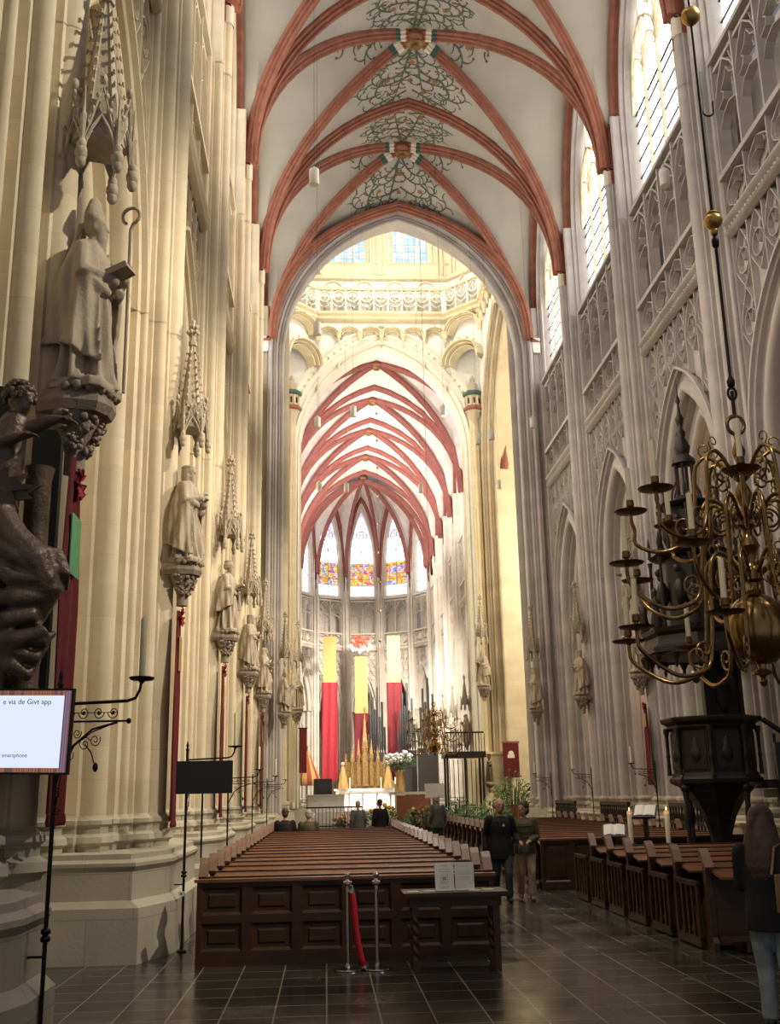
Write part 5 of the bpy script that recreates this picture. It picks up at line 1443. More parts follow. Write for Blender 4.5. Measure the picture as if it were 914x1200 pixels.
# ------------------------------------------------------------------ banners under the left statues
def cloth(w, z0, z1, fold=.02, n=10, m=14, taper=None, point=0.):
    """vertical cloth in the y-z plane at x=0, slightly folded, with thickness"""
    mb = MB(); fr_, bk = [], []
    for i in range(m+1):
        f = i/m; z = z1-(z1-z0)*f; a, b = [], []
        ww = w*(taper[0]+(taper[1]-taper[0])*min(1, f*2.5)) if taper else w
        for j in range(n+1):
            q = j/n-.5; x = fold*math.sin(q*14+f*2)+.01; zz = z-(point*(1-abs(q)*2) if i == m else 0)
            a.append((x, q*ww, zz)); b.append((x-.012, q*ww, zz))
        fr_.append(a); bk.append(b)
    A = mb.grid(fr_); B = mb.grid(bk)
    for i in range(m):
        for j in (0, n): mb.face((A[i][j], A[i+1][j], B[i+1][j], B[i][j]))
    for j in range(n):
        mb.face((A[0][j], A[0][j+1], B[0][j+1], B[0][j])); mb.face((A[m][j], A[m][j+1], B[m][j+1], B[m][j]))
    return mb
def banner(w=.50, z0=1.55, z1=4.5, patch='banner_gold'):
    r = empty('hanging_banner'); cloth(w, z0, z1, .022, taper=(.35, 1)).build('cloth', 'banner_red', r, smooth=60)
    mb = MB(); mb.T = Matrix.Translation((.035, .02, 4.42))
    for k in range(7):
        a = k*2*PI/7+.3; mb.prism([(0, 0), (.02, 0), (.02, .01), (0, .01)], 0, .01)
        P0 = (.0, 0, 0); P1 = (.03, .09*math.cos(a)-.04, .12*math.sin(a)); P2 = (.02, .13*math.cos(a+.35), .15*math.sin(a+.35)); P3 = (.05, .09*math.cos(a+.7)+.02, .11*math.sin(a+.7))
        i0 = [mb.p(*q) for q in (P0, P1, P2, P3)]; i1 = [mb.p(q[0]-.015, q[1], q[2]) for q in (P0, P1, P2, P3)]
        mb.face(i0); mb.face(i1[::-1])
        for j in range(4): mb.face((i0[j], i0[(j+1) % 4], i1[(j+1) % 4], i1[j]))
    mb.build('ribbon_bow', 'banner_bright', r)
    mb = MB(); mb.box(.04, .048, -w*.30, w*.28, 3.62, 4.12); mb.build('patch', patch, r)
    mb = MB()
    for k in range(9): mb.lathe([(.012, 0), (.02, .03), (.012, .09)], 6, (.02, -w*.45+w*.9*k/8, z0-.09))
    mb.build('tassels', 'banner_red', r, smooth=60)
    return r
bn1 = banner(.55, 1.75, 4.62, 'green_patch'); bn1.location = (XC-5.45, PY[1]-.10, 0); tag(bn1, 'red banner with a green patch hanging behind the dark bronze figure', 'banner')
bn = banner(.42, 1.55, 4.5); tag(bn, cat='banner')
for k in range(2, 6): place(bn, (XC-5.50, PY[k]-.10, 0), label='narrow red banner hanging under the statue on the %s left pier' % ORD[k-1], group='narrow red banners on the left piers')
place(bn, (XC+5.5, PY[4]-.12, .9), PI, (1, 1, .72), label='red banner on the right pier left of the pulpit', group='narrow red banners on the right piers')
for o in SC.objects:
    if o.name.startswith('hanging_banner'): o['category'] = 'banner'
hb = empty('wall_banner', (9.65, 56.0, 2.55)); tag(hb, 'dark red wall banner with a white emblem by the far right pier', 'banner')
mb = MB(); mb.box(-.42, .42, -.03, .0, 0, 1.75); mb.build('cloth', 'banner_red', hb); mb = MB(); mb.box(-.18, .18, -.04, -.031, 1.0, 1.18); mb.lathe([(.02, 0), (.15, .05), (.10, .18), (.02, .2)], 8, (0, -.04, 1.16), 1, .06); mb.build('emblem', 'paper', hb); mb = MB(); mb.box(-.46, .46, -.05, .03, 1.75, 1.85); mb.build('header', 'rib_red_dark', hb)
# ---- lit candles and lecterns behind the right pews
stand = empty('candlestick'); mb = MB(); mb.lathe([(.16, 0), (.16, .03), (.06, .06), (.03, .12), (.03, .4), (.05, .45), (.03, .5), (.03, .82), (.09, .88), (.09, .9), (.04, .905)], 14); mb.build('shaft', 'wood_black', stand, smooth=50); tag(stand, cat='candlestick')
lc = candle(.56, .042, True, 'lit_candle'); tag(lc, cat='candle')
for x, l in ((5.45, 'left'), (6.13, 'right')):
    place(stand, (x, 19.45, 0), label='dark floor candlestick of the %s lit candle' % l); place(lc, (x, 19.45, .91), label='thick lit candle, the %s one of the pair behind the right pews' % l)
for o in SC.objects:
    if o.name.startswith('candlestick'): o['category'] = 'candlestick'
    if o.name.startswith('lit_candle'): o['category'] = 'candle'
def lectern(x, y, h, lb, lb2, rz):
    r = empty('lectern', (x, y, 0), rz); tag(r, lb, 'lectern')
    mb = MB(); mb.box(-.18, .18, -.15, .15, 0, .04); mb.box(-.04, .04, -.04, .04, .04, h); mb.build('post', 'wood_black', r)
    T = Matrix.Translation((0, 0, h+.02)) @ Matrix.Rotation(math.radians(42), 4, 'X')
    mb = MB(); mb.T = T; mb.box(-.22, .22, -.16, .16, 0, .02); mb.box(-.22, .22, -.18, -.155, 0, .05); mb.build('desk', 'wood_black', r)
    b = empty('open_book', (x, y, h+.045), rz); tag(b, lb2, 'book'); T2 = Matrix.Rotation(math.radians(42), 4, 'X')
    for sg in (-1, 1):
        mb = MB(); mb.T = T2; rows = []
        for (u, z) in ((0, .005), (.05, .028), (.12, .022), (.19, .006)): rows.append([(sg*u, -.13, z), (sg*u, .13, z)])
        mb.grid(rows); mb.grid([[(0, -.13, 0), (0, .13, 0)], [(sg*.19, -.13, 0), (sg*.19, .13, 0)]])
        for yy in (-.13, .13): mb.face([mb.p(*q) for q in ((0, yy, 0), (0, yy, .005), (sg*.05, yy, .028), (sg*.12, yy, .022), (sg*.19, yy, .006), (sg*.19, yy, 0))])
        mb.build('pages', 'paper', b)
lectern(5.9, 20.0, 1.42, 'dark wooden lectern behind the right pews between the candles', 'open white book on the tall lectern', -.5)
lectern(5.35, 20.2, 1.08, 'low dark lectern left of the lit candles', 'open book on the low lectern', -.3)
# ------------------------------------------------------------------ brass chandeliers
def chandelier():
    """origin: lowest point of the finial"""
    r = empty('brass_chandelier')
    mb = MB()
    pr = [(.002, -.13), (.02, -.12), (.032, -.095), (.018, -.07), (.03, -.055), (.07, -.045), (.075, -.03), (.03, -.01), (.035, .02)]
    pr += [(.035+.205*math.sin(PI*(i+.6)/14.2), .26-.24*math.cos(PI*(i+.6)/14.2)) for i in range(14)]
    pr += [(.05, .50), (.065, .52), (.04, .55), (.045, .58), (.09, .60), (.09, .66), (.05, .68), (.035, .74), (.06, .80), (.085, .84), (.06, .89), (.035, .93), (.045, .97), (.08, .99), (.08, 1.05), (.045, 1.07), (.03, 1.12), (.055, 1.18), (.07, 1.22), (.05, 1.27), (.03, 1.31), (.065, 1.34), (.065, 1.39), (.035, 1.41), (.025, 1.46), (.045, 1.50), (.055, 1.54), (.03, 1.60), (.02, 1.63), (.028, 1.66), (.008, 1.69)]
    mb.lathe(pr, 28); mb.build('stem', 'brass', r, smooth=50)
    mb = MB(); R = .07
    pts = [(R*math.cos(a), 0, 1.74+R*math.sin(a)) for a in [i*2*PI/16 for i in range(16)]]; mb.tube(pts, .016, 8, closed=True); mb.build('suspension_ring', 'brass_dark', r, smooth=80)
    tiers = [(.63, 1.02, .24, 8, 11), (1.02, .98, .71, 8, 0), (1.36, .88, 1.16, 8, 22.5)]
    for ti, (za, rad, zp, n, off) in enumerate(tiers):
        for k in range(n):
            a = math.radians(off+360*k/n); T = Matrix.Rotation(a, 4, 'Z')
            arm = empty('arm'); arm.parent = r; arm.rotation_euler = (0, 0, a)
            mb = MB()
            dz = zp-.13
            # S curve: out of the stem, high loop, long drop, upturned end under the tray
            P_ = [(.06, za), (.12, za+.05), (.19, za+.13), (.27, za+.16), (.34, za+.10), (.36, za-.02), (.37, za-.16), (.42, dz-.06), (.54, dz-.15), (.70, dz-.17), (.86, dz-.10), (rad-.02, dz-.0), (rad, dz+.07), (rad, zp)]
            # smooth by Catmull-Rom
            Q = []
            for i in range(len(P_)-1):
                p0, p1, p2, p3 = P_[max(0, i-1)], P_[i], P_[i+1], P_[min(len(P_)-1, i+2)]
                for s_ in range(3):
                    t = s_/3; Q.append(tuple(.5*((2*p1[d])+(-p0[d]+p2[d])*t+(2*p0[d]-5*p1[d]+4*p2[d]-p3[d])*t*t+(-p0[d]+3*p1[d]-3*p2[d]+p3[d])*t**3) for d in (0, 1)))
            Q.append(P_[-1])
            mb.tube([(x, 0, z) for x, z in Q], .0155, 8)
            scroll(mb, (.19, 0, za+.0), .10, 1.3, PI*.6, -1, .010, n=16); scroll(mb, (.47, 0, dz+.0), .085, 1.2, -PI*.6, 1, .010, n=16); scroll(mb, (.26, 0, za+.22), .06, 1.1, -PI/2, 1, .006, n=12)
            o1 = mb.build('arm_tube', 'brass', arm, smooth=80)
            mb = MB(); mb.lathe([(.012, -.02), (.02, 0), (.06, .004), (.125, .012), (.135, .022), (.125, .02), (.05, .015), (.02, .02), (.018, .05), (.032, .058), (.03, .10), (.022, .104)], 20, (rad, 0, zp)); mb.build('drip_tray', 'brass_dark', arm, smooth=50)
            mb = MB(); rr = random.Random(ti*9+k); h_ = .25+.02*rr.random(); lx, ly = rr.uniform(-.008, .008), rr.uniform(-.008, .008)
            mb.tube([(rad, 0, zp+.09), (rad+lx, ly, zp+.09+h_)], [.022, .021], 12); mb.tube([(rad+lx, ly, zp+.09+h_), (rad+lx, ly, zp+.09+h_+.015)], .002, 4); mb.build('candle', 'wax', arm, smooth=60)
    return r
# arms are parts, their tube, tray and candle sub-parts
ch = chandelier()
ch2 = copy_tree(ch)
ch.scale = (1.02, 1.02, 1.14); ch.location = (XC+.02, 8.0, 2.74); tag(ch, 'great brass chandelier with scrolled arms and pale candles in the right foreground', 'chandelier')
ch2.location = (4.75, 47.0, 3.55); ch2.scale = (1.2, 1.2, 1.2); tag(ch2, 'distant brass chandelier hanging in the crossing right of the altar', 'chandelier')
# suspension rod with its gilded balls
rod = empty('suspension_rod', (XC+.02, 8.0, 0)); tag(rod, 'long black suspension rod with two gilded balls above the brass chandelier', 'rod')
mb = MB(); mb.tube([(0, 0, 4.80), (0, 0, 5.02)], .016, 8)
pts = [(.035*math.cos(a), 0, 5.0+.055*math.sin(a)) for a in [i*2*PI/12 for i in range(12)]]; mb.tube(pts, .012, 6, closed=True)
mb.tube([(0, 0, 5.04), (0, 0, 28.2)], .014, 8); mb.lathe([(.01, 0), (.03, .02), (.035, .06), (.02, .09), (.012, .12)], 10, (0, 0, 5.05)); mb.build('rod', 'iron', rod, smooth=60)
for z, s_ in ((6.60, 1.), (8.70, .85)):
    mb = MB(); mb.lathe([(.014, -.14), (.03, -.13), (.035, -.09), (.02, -.075), (.045, -.065), (.075, -.03), (.082, .0), (.07, .035), (.05, .055), (.058, .065), (.05, .08), (.014, .085)] if s_ == 1. else [(.014, -.09), (.05, -.07), (.08, -.03), (.088, .01), (.075, .055), (.045, .08), (.014, .09)], 20, (0, 0, z)); mb.build('gilded_ball', 'gold_ball', rod, smooth=60)
mb = MB(); mb.tube([(0, 0, 7.95), (.012, 0, 7.76)]+[(.065-.05*math.cos(a), 0, 7.70-.05*math.sin(a)) for a in (.0, .5, 1.1, 1.7, 2.3, 2.9)]+[(.118, 0, 7.80)], .010, 6); mb.build('hook', 'iron', rod, smooth=70)
mb = MB(); mb.lathe([(.014, -.12), (.03, -.10), (.034, -.05), (.02, -.02)], 10, (0, 0, 6.46)); mb.build('swivel', 'iron', rod, smooth=60)
rod2 = empty('suspension_rod', (4.75, 47.0, 0)); tag(rod2, 'thin dark rod above the distant chandelier in the crossing', 'rod')
mb = MB(); mb.tube([(0, 0, 5.75), (0, 0, 40.9)], .009, 5); mb.build('rod', 'iron', rod2)

# ------------------------------------------------------------------ hanging cylinder lamps
def lamp():
    r = empty('cylinder_lamp'); mb = MB(); mb.lathe([(.115, -.42), (.12, -.41), (.12, -.02), (.10, 0), (.03, .01), (.028, .06), (.01, .08)], 18); mb.build('housing', 'lamp_white', r, smooth=50)
    mb = MB(); mb.lathe([(.112, -.415), (.10, -.36), (.001, -.35)], 18); mb.build('reflector', 'ink', r)
    return r
lp = lamp(); tag(lp, cat='lamp')
LP = [(-.23, 22.1, 'top left, before the painted vault'), (-.22, 30.5, 'left, second from the top of the left wire row'), (-.28, 39.1, 'left, in front of the left springing of the choir arch'), (1.09, 37.9, 'just right of the left row before the choir vault'), (1.02, 48.2, 'low in front of the choir vault, left of its centre'),
      (-.27, 48.0, 'lowest of the left row'), (4.59, 48.4, 'low in front of the choir vault, right of its centre'), (4.55, 37.8, 'right of centre before the choir arch'), (6.35, 41.2, 'in front of the pale shaft of the right choir arch'), (6.82, 40.6, 'beside the far right crossing pier'), (8.30, 47.8, 'in the gap of the right transept'), (8.25, 39.1, 'before the right crossing pier'), (8.15, 21.9, 'before the tracery of the right wall')]
for x, y, wh in LP:
    o = place(lp, (x, y, 16.2), label='white cylinder lamp hanging '+wh, group='hanging cylinder lamps'); o['category'] = 'lamp'
    # its wire
    zt_ = 28.0 if 44 > y else 40.9
    if y < 44: zt_ = S0+RISE*F((x-XC)/RX)-.05
    mb = MB(); mb.tube([(0, 0, .07), (0, 0, zt_-16.2)], .004, 4); mb.build('wire', 'iron', o)
bc = empty('bead_cord', (3.45, 66.2, 0)); tag(bc, 'thin hanging cord with small gold beads in front of the choir windows', 'cord')
mb = MB(); mb.tube([(0, 0, 11), (0, 0, 28.2)], .007, 4); mb.build('cord', 'iron', bc)
for k in range(9):
    mb = MB(); mb.ball((0, 0, 11.2+k*1.9), .09, n=8, m=6); mb.build('bead', 'gilding', bc, smooth=80)

# ------------------------------------------------------------------ pulpit with its tall tester
def octo(r_, n=8, off=PI/8, sx=1, sy=1): return [(r_*sx*math.cos(off+i*2*PI/n), r_*sy*math.sin(off+i*2*PI/n)) for i in range(n)]
pu = empty('pulpit', (7.3, 20.0, 0)); pu.scale = (1.04,)*3; tag(pu, 'dark carved wooden pulpit on slender columns at the right', 'pulpit')
def stack(mb, rows, n=8, off=PI/8):
    rr = [[(x, y, z) for x, y in octo(r_, n, off)] for r_, z in rows]; ids = mb.grid(rr, closeu=True); mb.face(ids[0][::-1]); mb.face(ids[-1])
mb = MB(); stack(mb, [(.70, 1.95), (.72, 2.02), (.72, 2.82), (.76, 2.86)]); mb.build('body', 'wood_black', pu)
mb = MB(); stack(mb, [(.74, 2.78), (.80, 2.84), (.78, 2.88), (.88, 2.93), (.90, 2.98), (.90, 3.01), (.80, 3.02)]); mb.build('cornice', 'wood_black', pu)
mb = MB(); stack(mb, [(.60, 1.72), (.66, 1.80), (.80, 1.86), (.82, 1.93), (.76, 1.98), (.74, 2.04)]); mb.build('base_moulding', 'wood_black', pu)
mb = MB(); stack(mb, [(.20, 0), (.30, .06), (.30, .14), (.20, .25), (.17, .7), (.20, 1.0), (.30, 1.3), (.45, 1.55), (.64, 1.75)]); mb.build('pedestal', 'wood_black', pu)
for i, (x, y) in enumerate(octo(.80)):
    mb = MB(); mb.lathe([(.05, 2.0), (.04, 2.05), (.03, 2.3), (.045, 2.34), (.03, 2.38), (.035, 2.7), (.055, 2.76), (.055, 2.84)], 8, (x, y, 0)); mb.build('corner_column', 'wood_black', pu, smooth=50)
    mb = MB(); a = PI/8+i*PI/4+PI/8; T = Matrix.Rotation(a, 4, 'Z'); mb.T = T
    mb.box(.665, .69, -.24, .24, 2.1, 2.74); mb.box(.69, .70, -.20, .20, 2.14, 2.70); mb.lathe([(.01, 2.2), (.10, 2.3), (.09, 2.45), (.05, 2.5), (.06, 2.58), (.01, 2.66)], 8, (.70, 0, 0), .5, 1); mb.build('relief_panel', 'wood_black', pu, smooth=40)
for i, (x, y) in enumerate(octo(.72)):
    if i % 2: continue
    rows = []
    for k in range(31):
        f = k/30; z = .12+1.7*f; rows.append([(x+(.045+.012*math.sin(2*a+f*22))*math.cos(a), y+(.045+.012*math.sin(2*a+f*22))*math.sin(a), z) for a in [j*2*PI/10 for j in range(10)]])
    mb = MB(); mb.grid(rows, closeu=True); mb.box(x-.08, x+.08, y-.08, y+.08, 0, .13); mb.ball((x, y, 1.78), .08, n=8, m=5); mb.build('column', 'wood_black', pu, smooth=60)
mb = MB(); mb.box(.15, .75, .42, .52, 2.9, 4.12); mb.box(.08, .16, .38, .54, 2.9, 4.1); mb.box(.74, .82, .38, .54, 2.9, 4.1); mb.lathe([(.02, 3.1), (.14, 3.3), (.16, 3.6), (.06, 3.75), (.09, 3.88), (.02, 4.0)], 10, (.45, .42, 0), 1, .5); mb.box(.0, .9, .36, .56, 2.98, 3.08); mb.build('back_panel', 'wood_black', pu, smooth=40)
mb = MB()
for k in range(12): mb.box(.80+k*.24, 1.04+k*.24, -.35, .45, max(0, 1.75-k*.165), 1.9-k*.165)
mb.box(.8, 3.6, -.40, -.35, .0, .25)
pts = [(.82, -.38, 2.95), (3.6, -.38, 1.05)]; mb.tube(pts, .05, 6)
mb.build('staircase', 'wood_black', pu)
for k in range(9):
    mb = MB(); x = 1.0+k*.30; z = 1.78-(x-.8)*.69; mb.lathe([(.03, z-.1), (.03, z+.2), (.05, z+.4), (.025, z+.6), (.03, z+1.05)], 6, (x, -.38, 0)); mb.build('stair_baluster', 'wood_black', pu, smooth=50)
te = empty('pulpit_tester', (7.26, 20.0, 4.28)); te.scale = (1.04,)*3; tag(te, 'tall dark carved sounding board with a spire, behind the brass chandelier', 'sounding board')
mb = MB(); stack(mb, [(.85, 0), (1.12, .05), (1.12, .14), (1.02, .20), (.98, .36), (1.05, .42), (1.08, .50), (.6, .55)]); mb.build('canopy', 'wood_black', te)
mb = MB(); rnd = random.Random(2)
for i in range(16):
    a = i*PI/8; mb.lathe([(.005, -.26), (.04, -.2), (.03, -.12), (.07, -.05), (.09, .02)], 6, (1.04*math.cos(a), 1.04*math.sin(a), 0))
mb.tube([(1.04*math.cos(a), 1.04*math.sin(a), .01) for a in [i*PI/8 for i in range(16)]], .03, 5, closed=True); mb.build('pendants', 'wood_black', te, smooth=60)
for i in range(8):
    a = PI/8+i*PI/4; x, y = 1.0*math.cos(a), 1.0*math.sin(a); mb = MB()
    mb.lathe([(.09, .5), (.11, .62), (.07, .85), (.09, 1.0), (.03, 1.06), (.05, 1.12), (.055, 1.18), (.01, 1.26)], 8, (x, y, 0)); mb.tube([(x, y, .95), (x*1.1, y*1.1, .85), (x*1.14, y*1.14, .98)], .022, 5); mb.build('figurine', 'wood_black', te, smooth=60)
for (r0, r1, z0, z1, nm) in ((.80, .70, .5, 1.85, 'lower_stage'), (.56, .50, 1.95, 2.85, 'middle_stage')):
    mb = MB(); stack(mb, [(r0*.72, z0), (r0*.72, z1), (r1*1.1, z1+.02), (r1*1.18, z1+.08), (r1*.9, z1+.12)], 8)
    for i in range(8):
        a = PI/8+i*PI/4; x, y = r0*math.cos(a), r0*math.sin(a); mb.lathe([(.05, z0), (.035, z0+.1), (.03, z1-.12), (.055, z1)], 6, (x, y, 0)); mb.lathe([(.045, z1+.08), (.03, z1+.2), (.05, z1+.26), (.005, z1+.5)], 5, (x, y, 0))
        a2 = a+PI/8; mb.ball((r0*.80*math.cos(a2), r0*.80*math.sin(a2), (z0+z1)/2), .12, sz=2.2, n=7, m=6); mb.ball((r0*.86*math.cos(a2), r0*.86*math.sin(a2), z1-.25), .08, n=6, m=5)
    mb.build(nm, 'wood_black', te, smooth=50)
mb = MB(); stack(mb, [(.42, 2.85), (.36, 2.95), (.22, 3.1)], 8)
for i in range(6):
    a = i*PI/3; mb.tube([(.17*math.cos(a), .17*math.sin(a), 3.05), (.17*math.cos(a), .17*math.sin(a), 3.75)], .025, 5)
    mb.tube([(.30*math.cos(a), .30*math.sin(a), 3.0), (.28*math.cos(a), .28*math.sin(a), 3.2), (.16*math.cos(a), .16*math.sin(a), 3.45)], .02, 5)
mb.lathe([(.10, 3.72), (.24, 3.76), (.22, 3.84), (.12, 3.95), (.16, 4.1), (.07, 4.3), (.10, 4.4), (.04, 4.5), (.07, 4.62), (.09, 4.7), (.04, 4.8), (.02, 5.0), (.05, 5.06), (.015, 5.2), (.003, 5.55)], 10); mb.build('spire', 'wood_black', te, smooth=50)
# security camera on its bracket, cable beside it
sc_ = empty('security_camera', (8.28, 23.3, 4.22)); tag(sc_, 'white dome security camera on the pier above the pulpit edge', 'camera')
mb = MB(); mb.lathe([(.10, 0), (.11, .02), (.11, .12), (.08, .16), (.03, .17)], 16); mb.tube([(0, 0, .15), (.02, 0, .22), (.45, -.0, .24)], .03, 6); mb.build('housing', 'white_plastic', sc_, smooth=50)
mb = MB(); mb.lathe([(.098, 0), (.09, -.06), (.05, -.10), (.001, -.115)], 16); mb.build('dome', 'black_plastic', sc_, smooth=70)
cb_ = empty('hanging_cable', (8.05, 22.0, 0)); tag(cb_, 'thin black cable running down the pier beside the security camera', 'cable')
mb = MB(); mb.tube([(0, 0, 3.1), (0, .0, 9.0)], .018, 5); mb.ball((.03, 0, 4.6), .05, n=6, m=5); mb.build('cable', 'iron', cb_)

# ------------------------------------------------------------------ dark memorial with a bronze angel on the nearest left pier
mo = empty('memorial', (XC-5.75, 8.0, 0)); tag(mo, 'dark stone memorial with two black round-topped slabs on the nearest left pier', 'memorial')
def slab(mb, x0, x1, y0, y1, z0, z1, r_):
    pts = [(x0, z0), (x1, z0), (x1, z1-r_)]+[(x1-r_*(1-math.cos(a))*1.0, z1-r_+r_*math.sin(a)) for a in (.4, .8, 1.2, PI/2)]+[(x0+r_*.4, z1), (x0, z1-r_*.3)]
    a = [mb.p(x, y0, z) for x, z in pts]; b = [mb.p(x, y1, z) for x, z in pts]; n = len(pts)
    for i in range(n): mb.face((a[i], a[(i+1) % n], b[(i+1) % n], b[i]))
    mb.face(a); mb.face(b[::-1])
mb = MB(); slab(mb, -.60, -.035, -.06, .02, 2.6, 5.02, .12); mb.build('slab', 'slab_black', mo)
mb = MB(); slab(mb, .03, .26, .28, .36, 2.6, 4.78, .10); mb.build('slab', 'slab_black', mo)
mb = MB(); mb.lathe([(.12, 2.6), (.10, 2.7), (.10, 4.3), (.12, 4.4)], 14, (.14, .14, 0)); mb.build('column', 'bronze_dark', mo, smooth=50)
mb = MB(); mb.box(-.6, .26, -.1, .4, 2.45, 2.62, bev=.02); mb.box(-.6, .20, -.05, .4, 2.25, 2.46, bev=.02); mb.build('ledge', 'slab_black', mo)
an = empty('bronze_angel', (XC-5.66, 7.75, 2.55)); tag(an, 'dark bronze angel with curly hair and an outstretched arm at the left edge', 'statue')
mb = MB()
cap_tube(mb, [(-.14, 0, 1.45), (-.12, 0, 1.80), (-.06, -.0, 2.08)], [.15, .165, .11], 12)       # torso
cap_tube(mb, [(-.08, 0, 2.08), (-.03, 0, 2.17)], [.065, .06], 10)
head(mb, (-.01, -.02, 2.27), 1.1, -.5, 0, .2)
cap_tube(mb, [(-.20, 0, 2.02), (-.16, -.14, 1.86), (.02, -.16, 1.92)], [.075, .06, .045], 10)
hand(mb, (.02, -.16, 1.92), (.9, .1, .3), 1.1, .8, 1)
cap_tube(mb, [(-.0, .02, 2.05), (.10, .0, 2.06), (.20, -.02, 2.10), (.28, -.04, 2.11)], [.075, .062, .055, .036], 10)    # arm to the right
hand(mb, (.28, -.04, 2.11), (1, -.05, -.15), 1.15, .5, 1)
# legs wrapped in a billowing drapery
cap_tube(mb, [(-.14, 0, 1.35), (.0, -.08, 1.15), (.18, -.10, .98), (.28, -.05, .80), (.12, 0, .5)], [.15, .15, .15, .13, .10], 12)
cap_tube(mb, [(-.18, .0, 1.35), (-.14, .0, 1.0), (-.12, .05, .6), (-.18, .05, .2)], [.15, .15, .14, .11], 12)
for k in range(5):
    a = k*1.7; mb.tube([(-.34, -.12, 1.20-.20*k), (-.14, -.17-.02*math.sin(a), 1.12-.19*k+.06*math.sin(a)), (.08+.05*math.sin(a*2), -.19, 1.00-.15*k), (.26+.06*math.sin(a), -.12, .98-.13*k), (.36-.04*k, -.0, .90-.10*k+.06*math.sin(a*2))], [.05, .065, .07, .06, .03], 10)
for k in range(4): mb.tube([(.24, -.1, 1.08-.03*k), (.36+.02*k, -.03, 1.06-.05*k), (.40, .06, .98-.06*k)], [.04, .035, .015], 7)
for k in range(3): mb.tube([(-.05, -.15, .55-.12*k), (.10, -.16, .42-.10*k), (.30-.05*k, -.10, .40-.12*k), (.36-.05*k, -.02, .48-.10*k)], [.05, .06, .05, .02], 8)
remesh(mb, .014, 'body', 'bronze_dark', an, relax=7)
mb = MB(); rnd = random.Random(11)
for k in range(110):
    t, p_ = rnd.uniform(0, 2*PI), rnd.uniform(-.25, 1.4); mb.ball((-.03+.115*math.cos(p_)*math.cos(t), -.01+.105*math.cos(p_)*math.sin(t), 2.30+.12*math.sin(p_)), rnd.uniform(.018, .032), n=6, m=4)
mb.build('curly_hair', 'bronze_dark', an, smooth=80)
mb = MB()
for k, (x1, z1) in enumerate(((.24, 1.52), (.14, 1.62), (.20, 1.42), (.10, 1.34), (.04, 1.68), (.16, 1.48))):
    x0, z0 = -.32, 1.50+.02*(k-3); q = [mb.p(x0, -.22-.01*k, z0-.05), mb.p(x0, -.22-.01*k, z0+.05), mb.p(x1*.5, -.26-.01*k, (z0+z1)/2+.05), mb.p(x1, -.24-.01*k, z1), mb.p(x1*.5, -.24-.01*k, (z0+z1)/2-.04)]
    q2 = [mb.p(mb.v[i][0], mb.v[i][1]+.03, mb.v[i][2]) for i in q]; mb.face(q); mb.face(q2[::-1])
    for j in range(5): mb.face((q[j], q[(j+1) % 5], q2[(j+1) % 5], q2[j]))
mb.build('wing_feathers', 'bronze_dark', an)
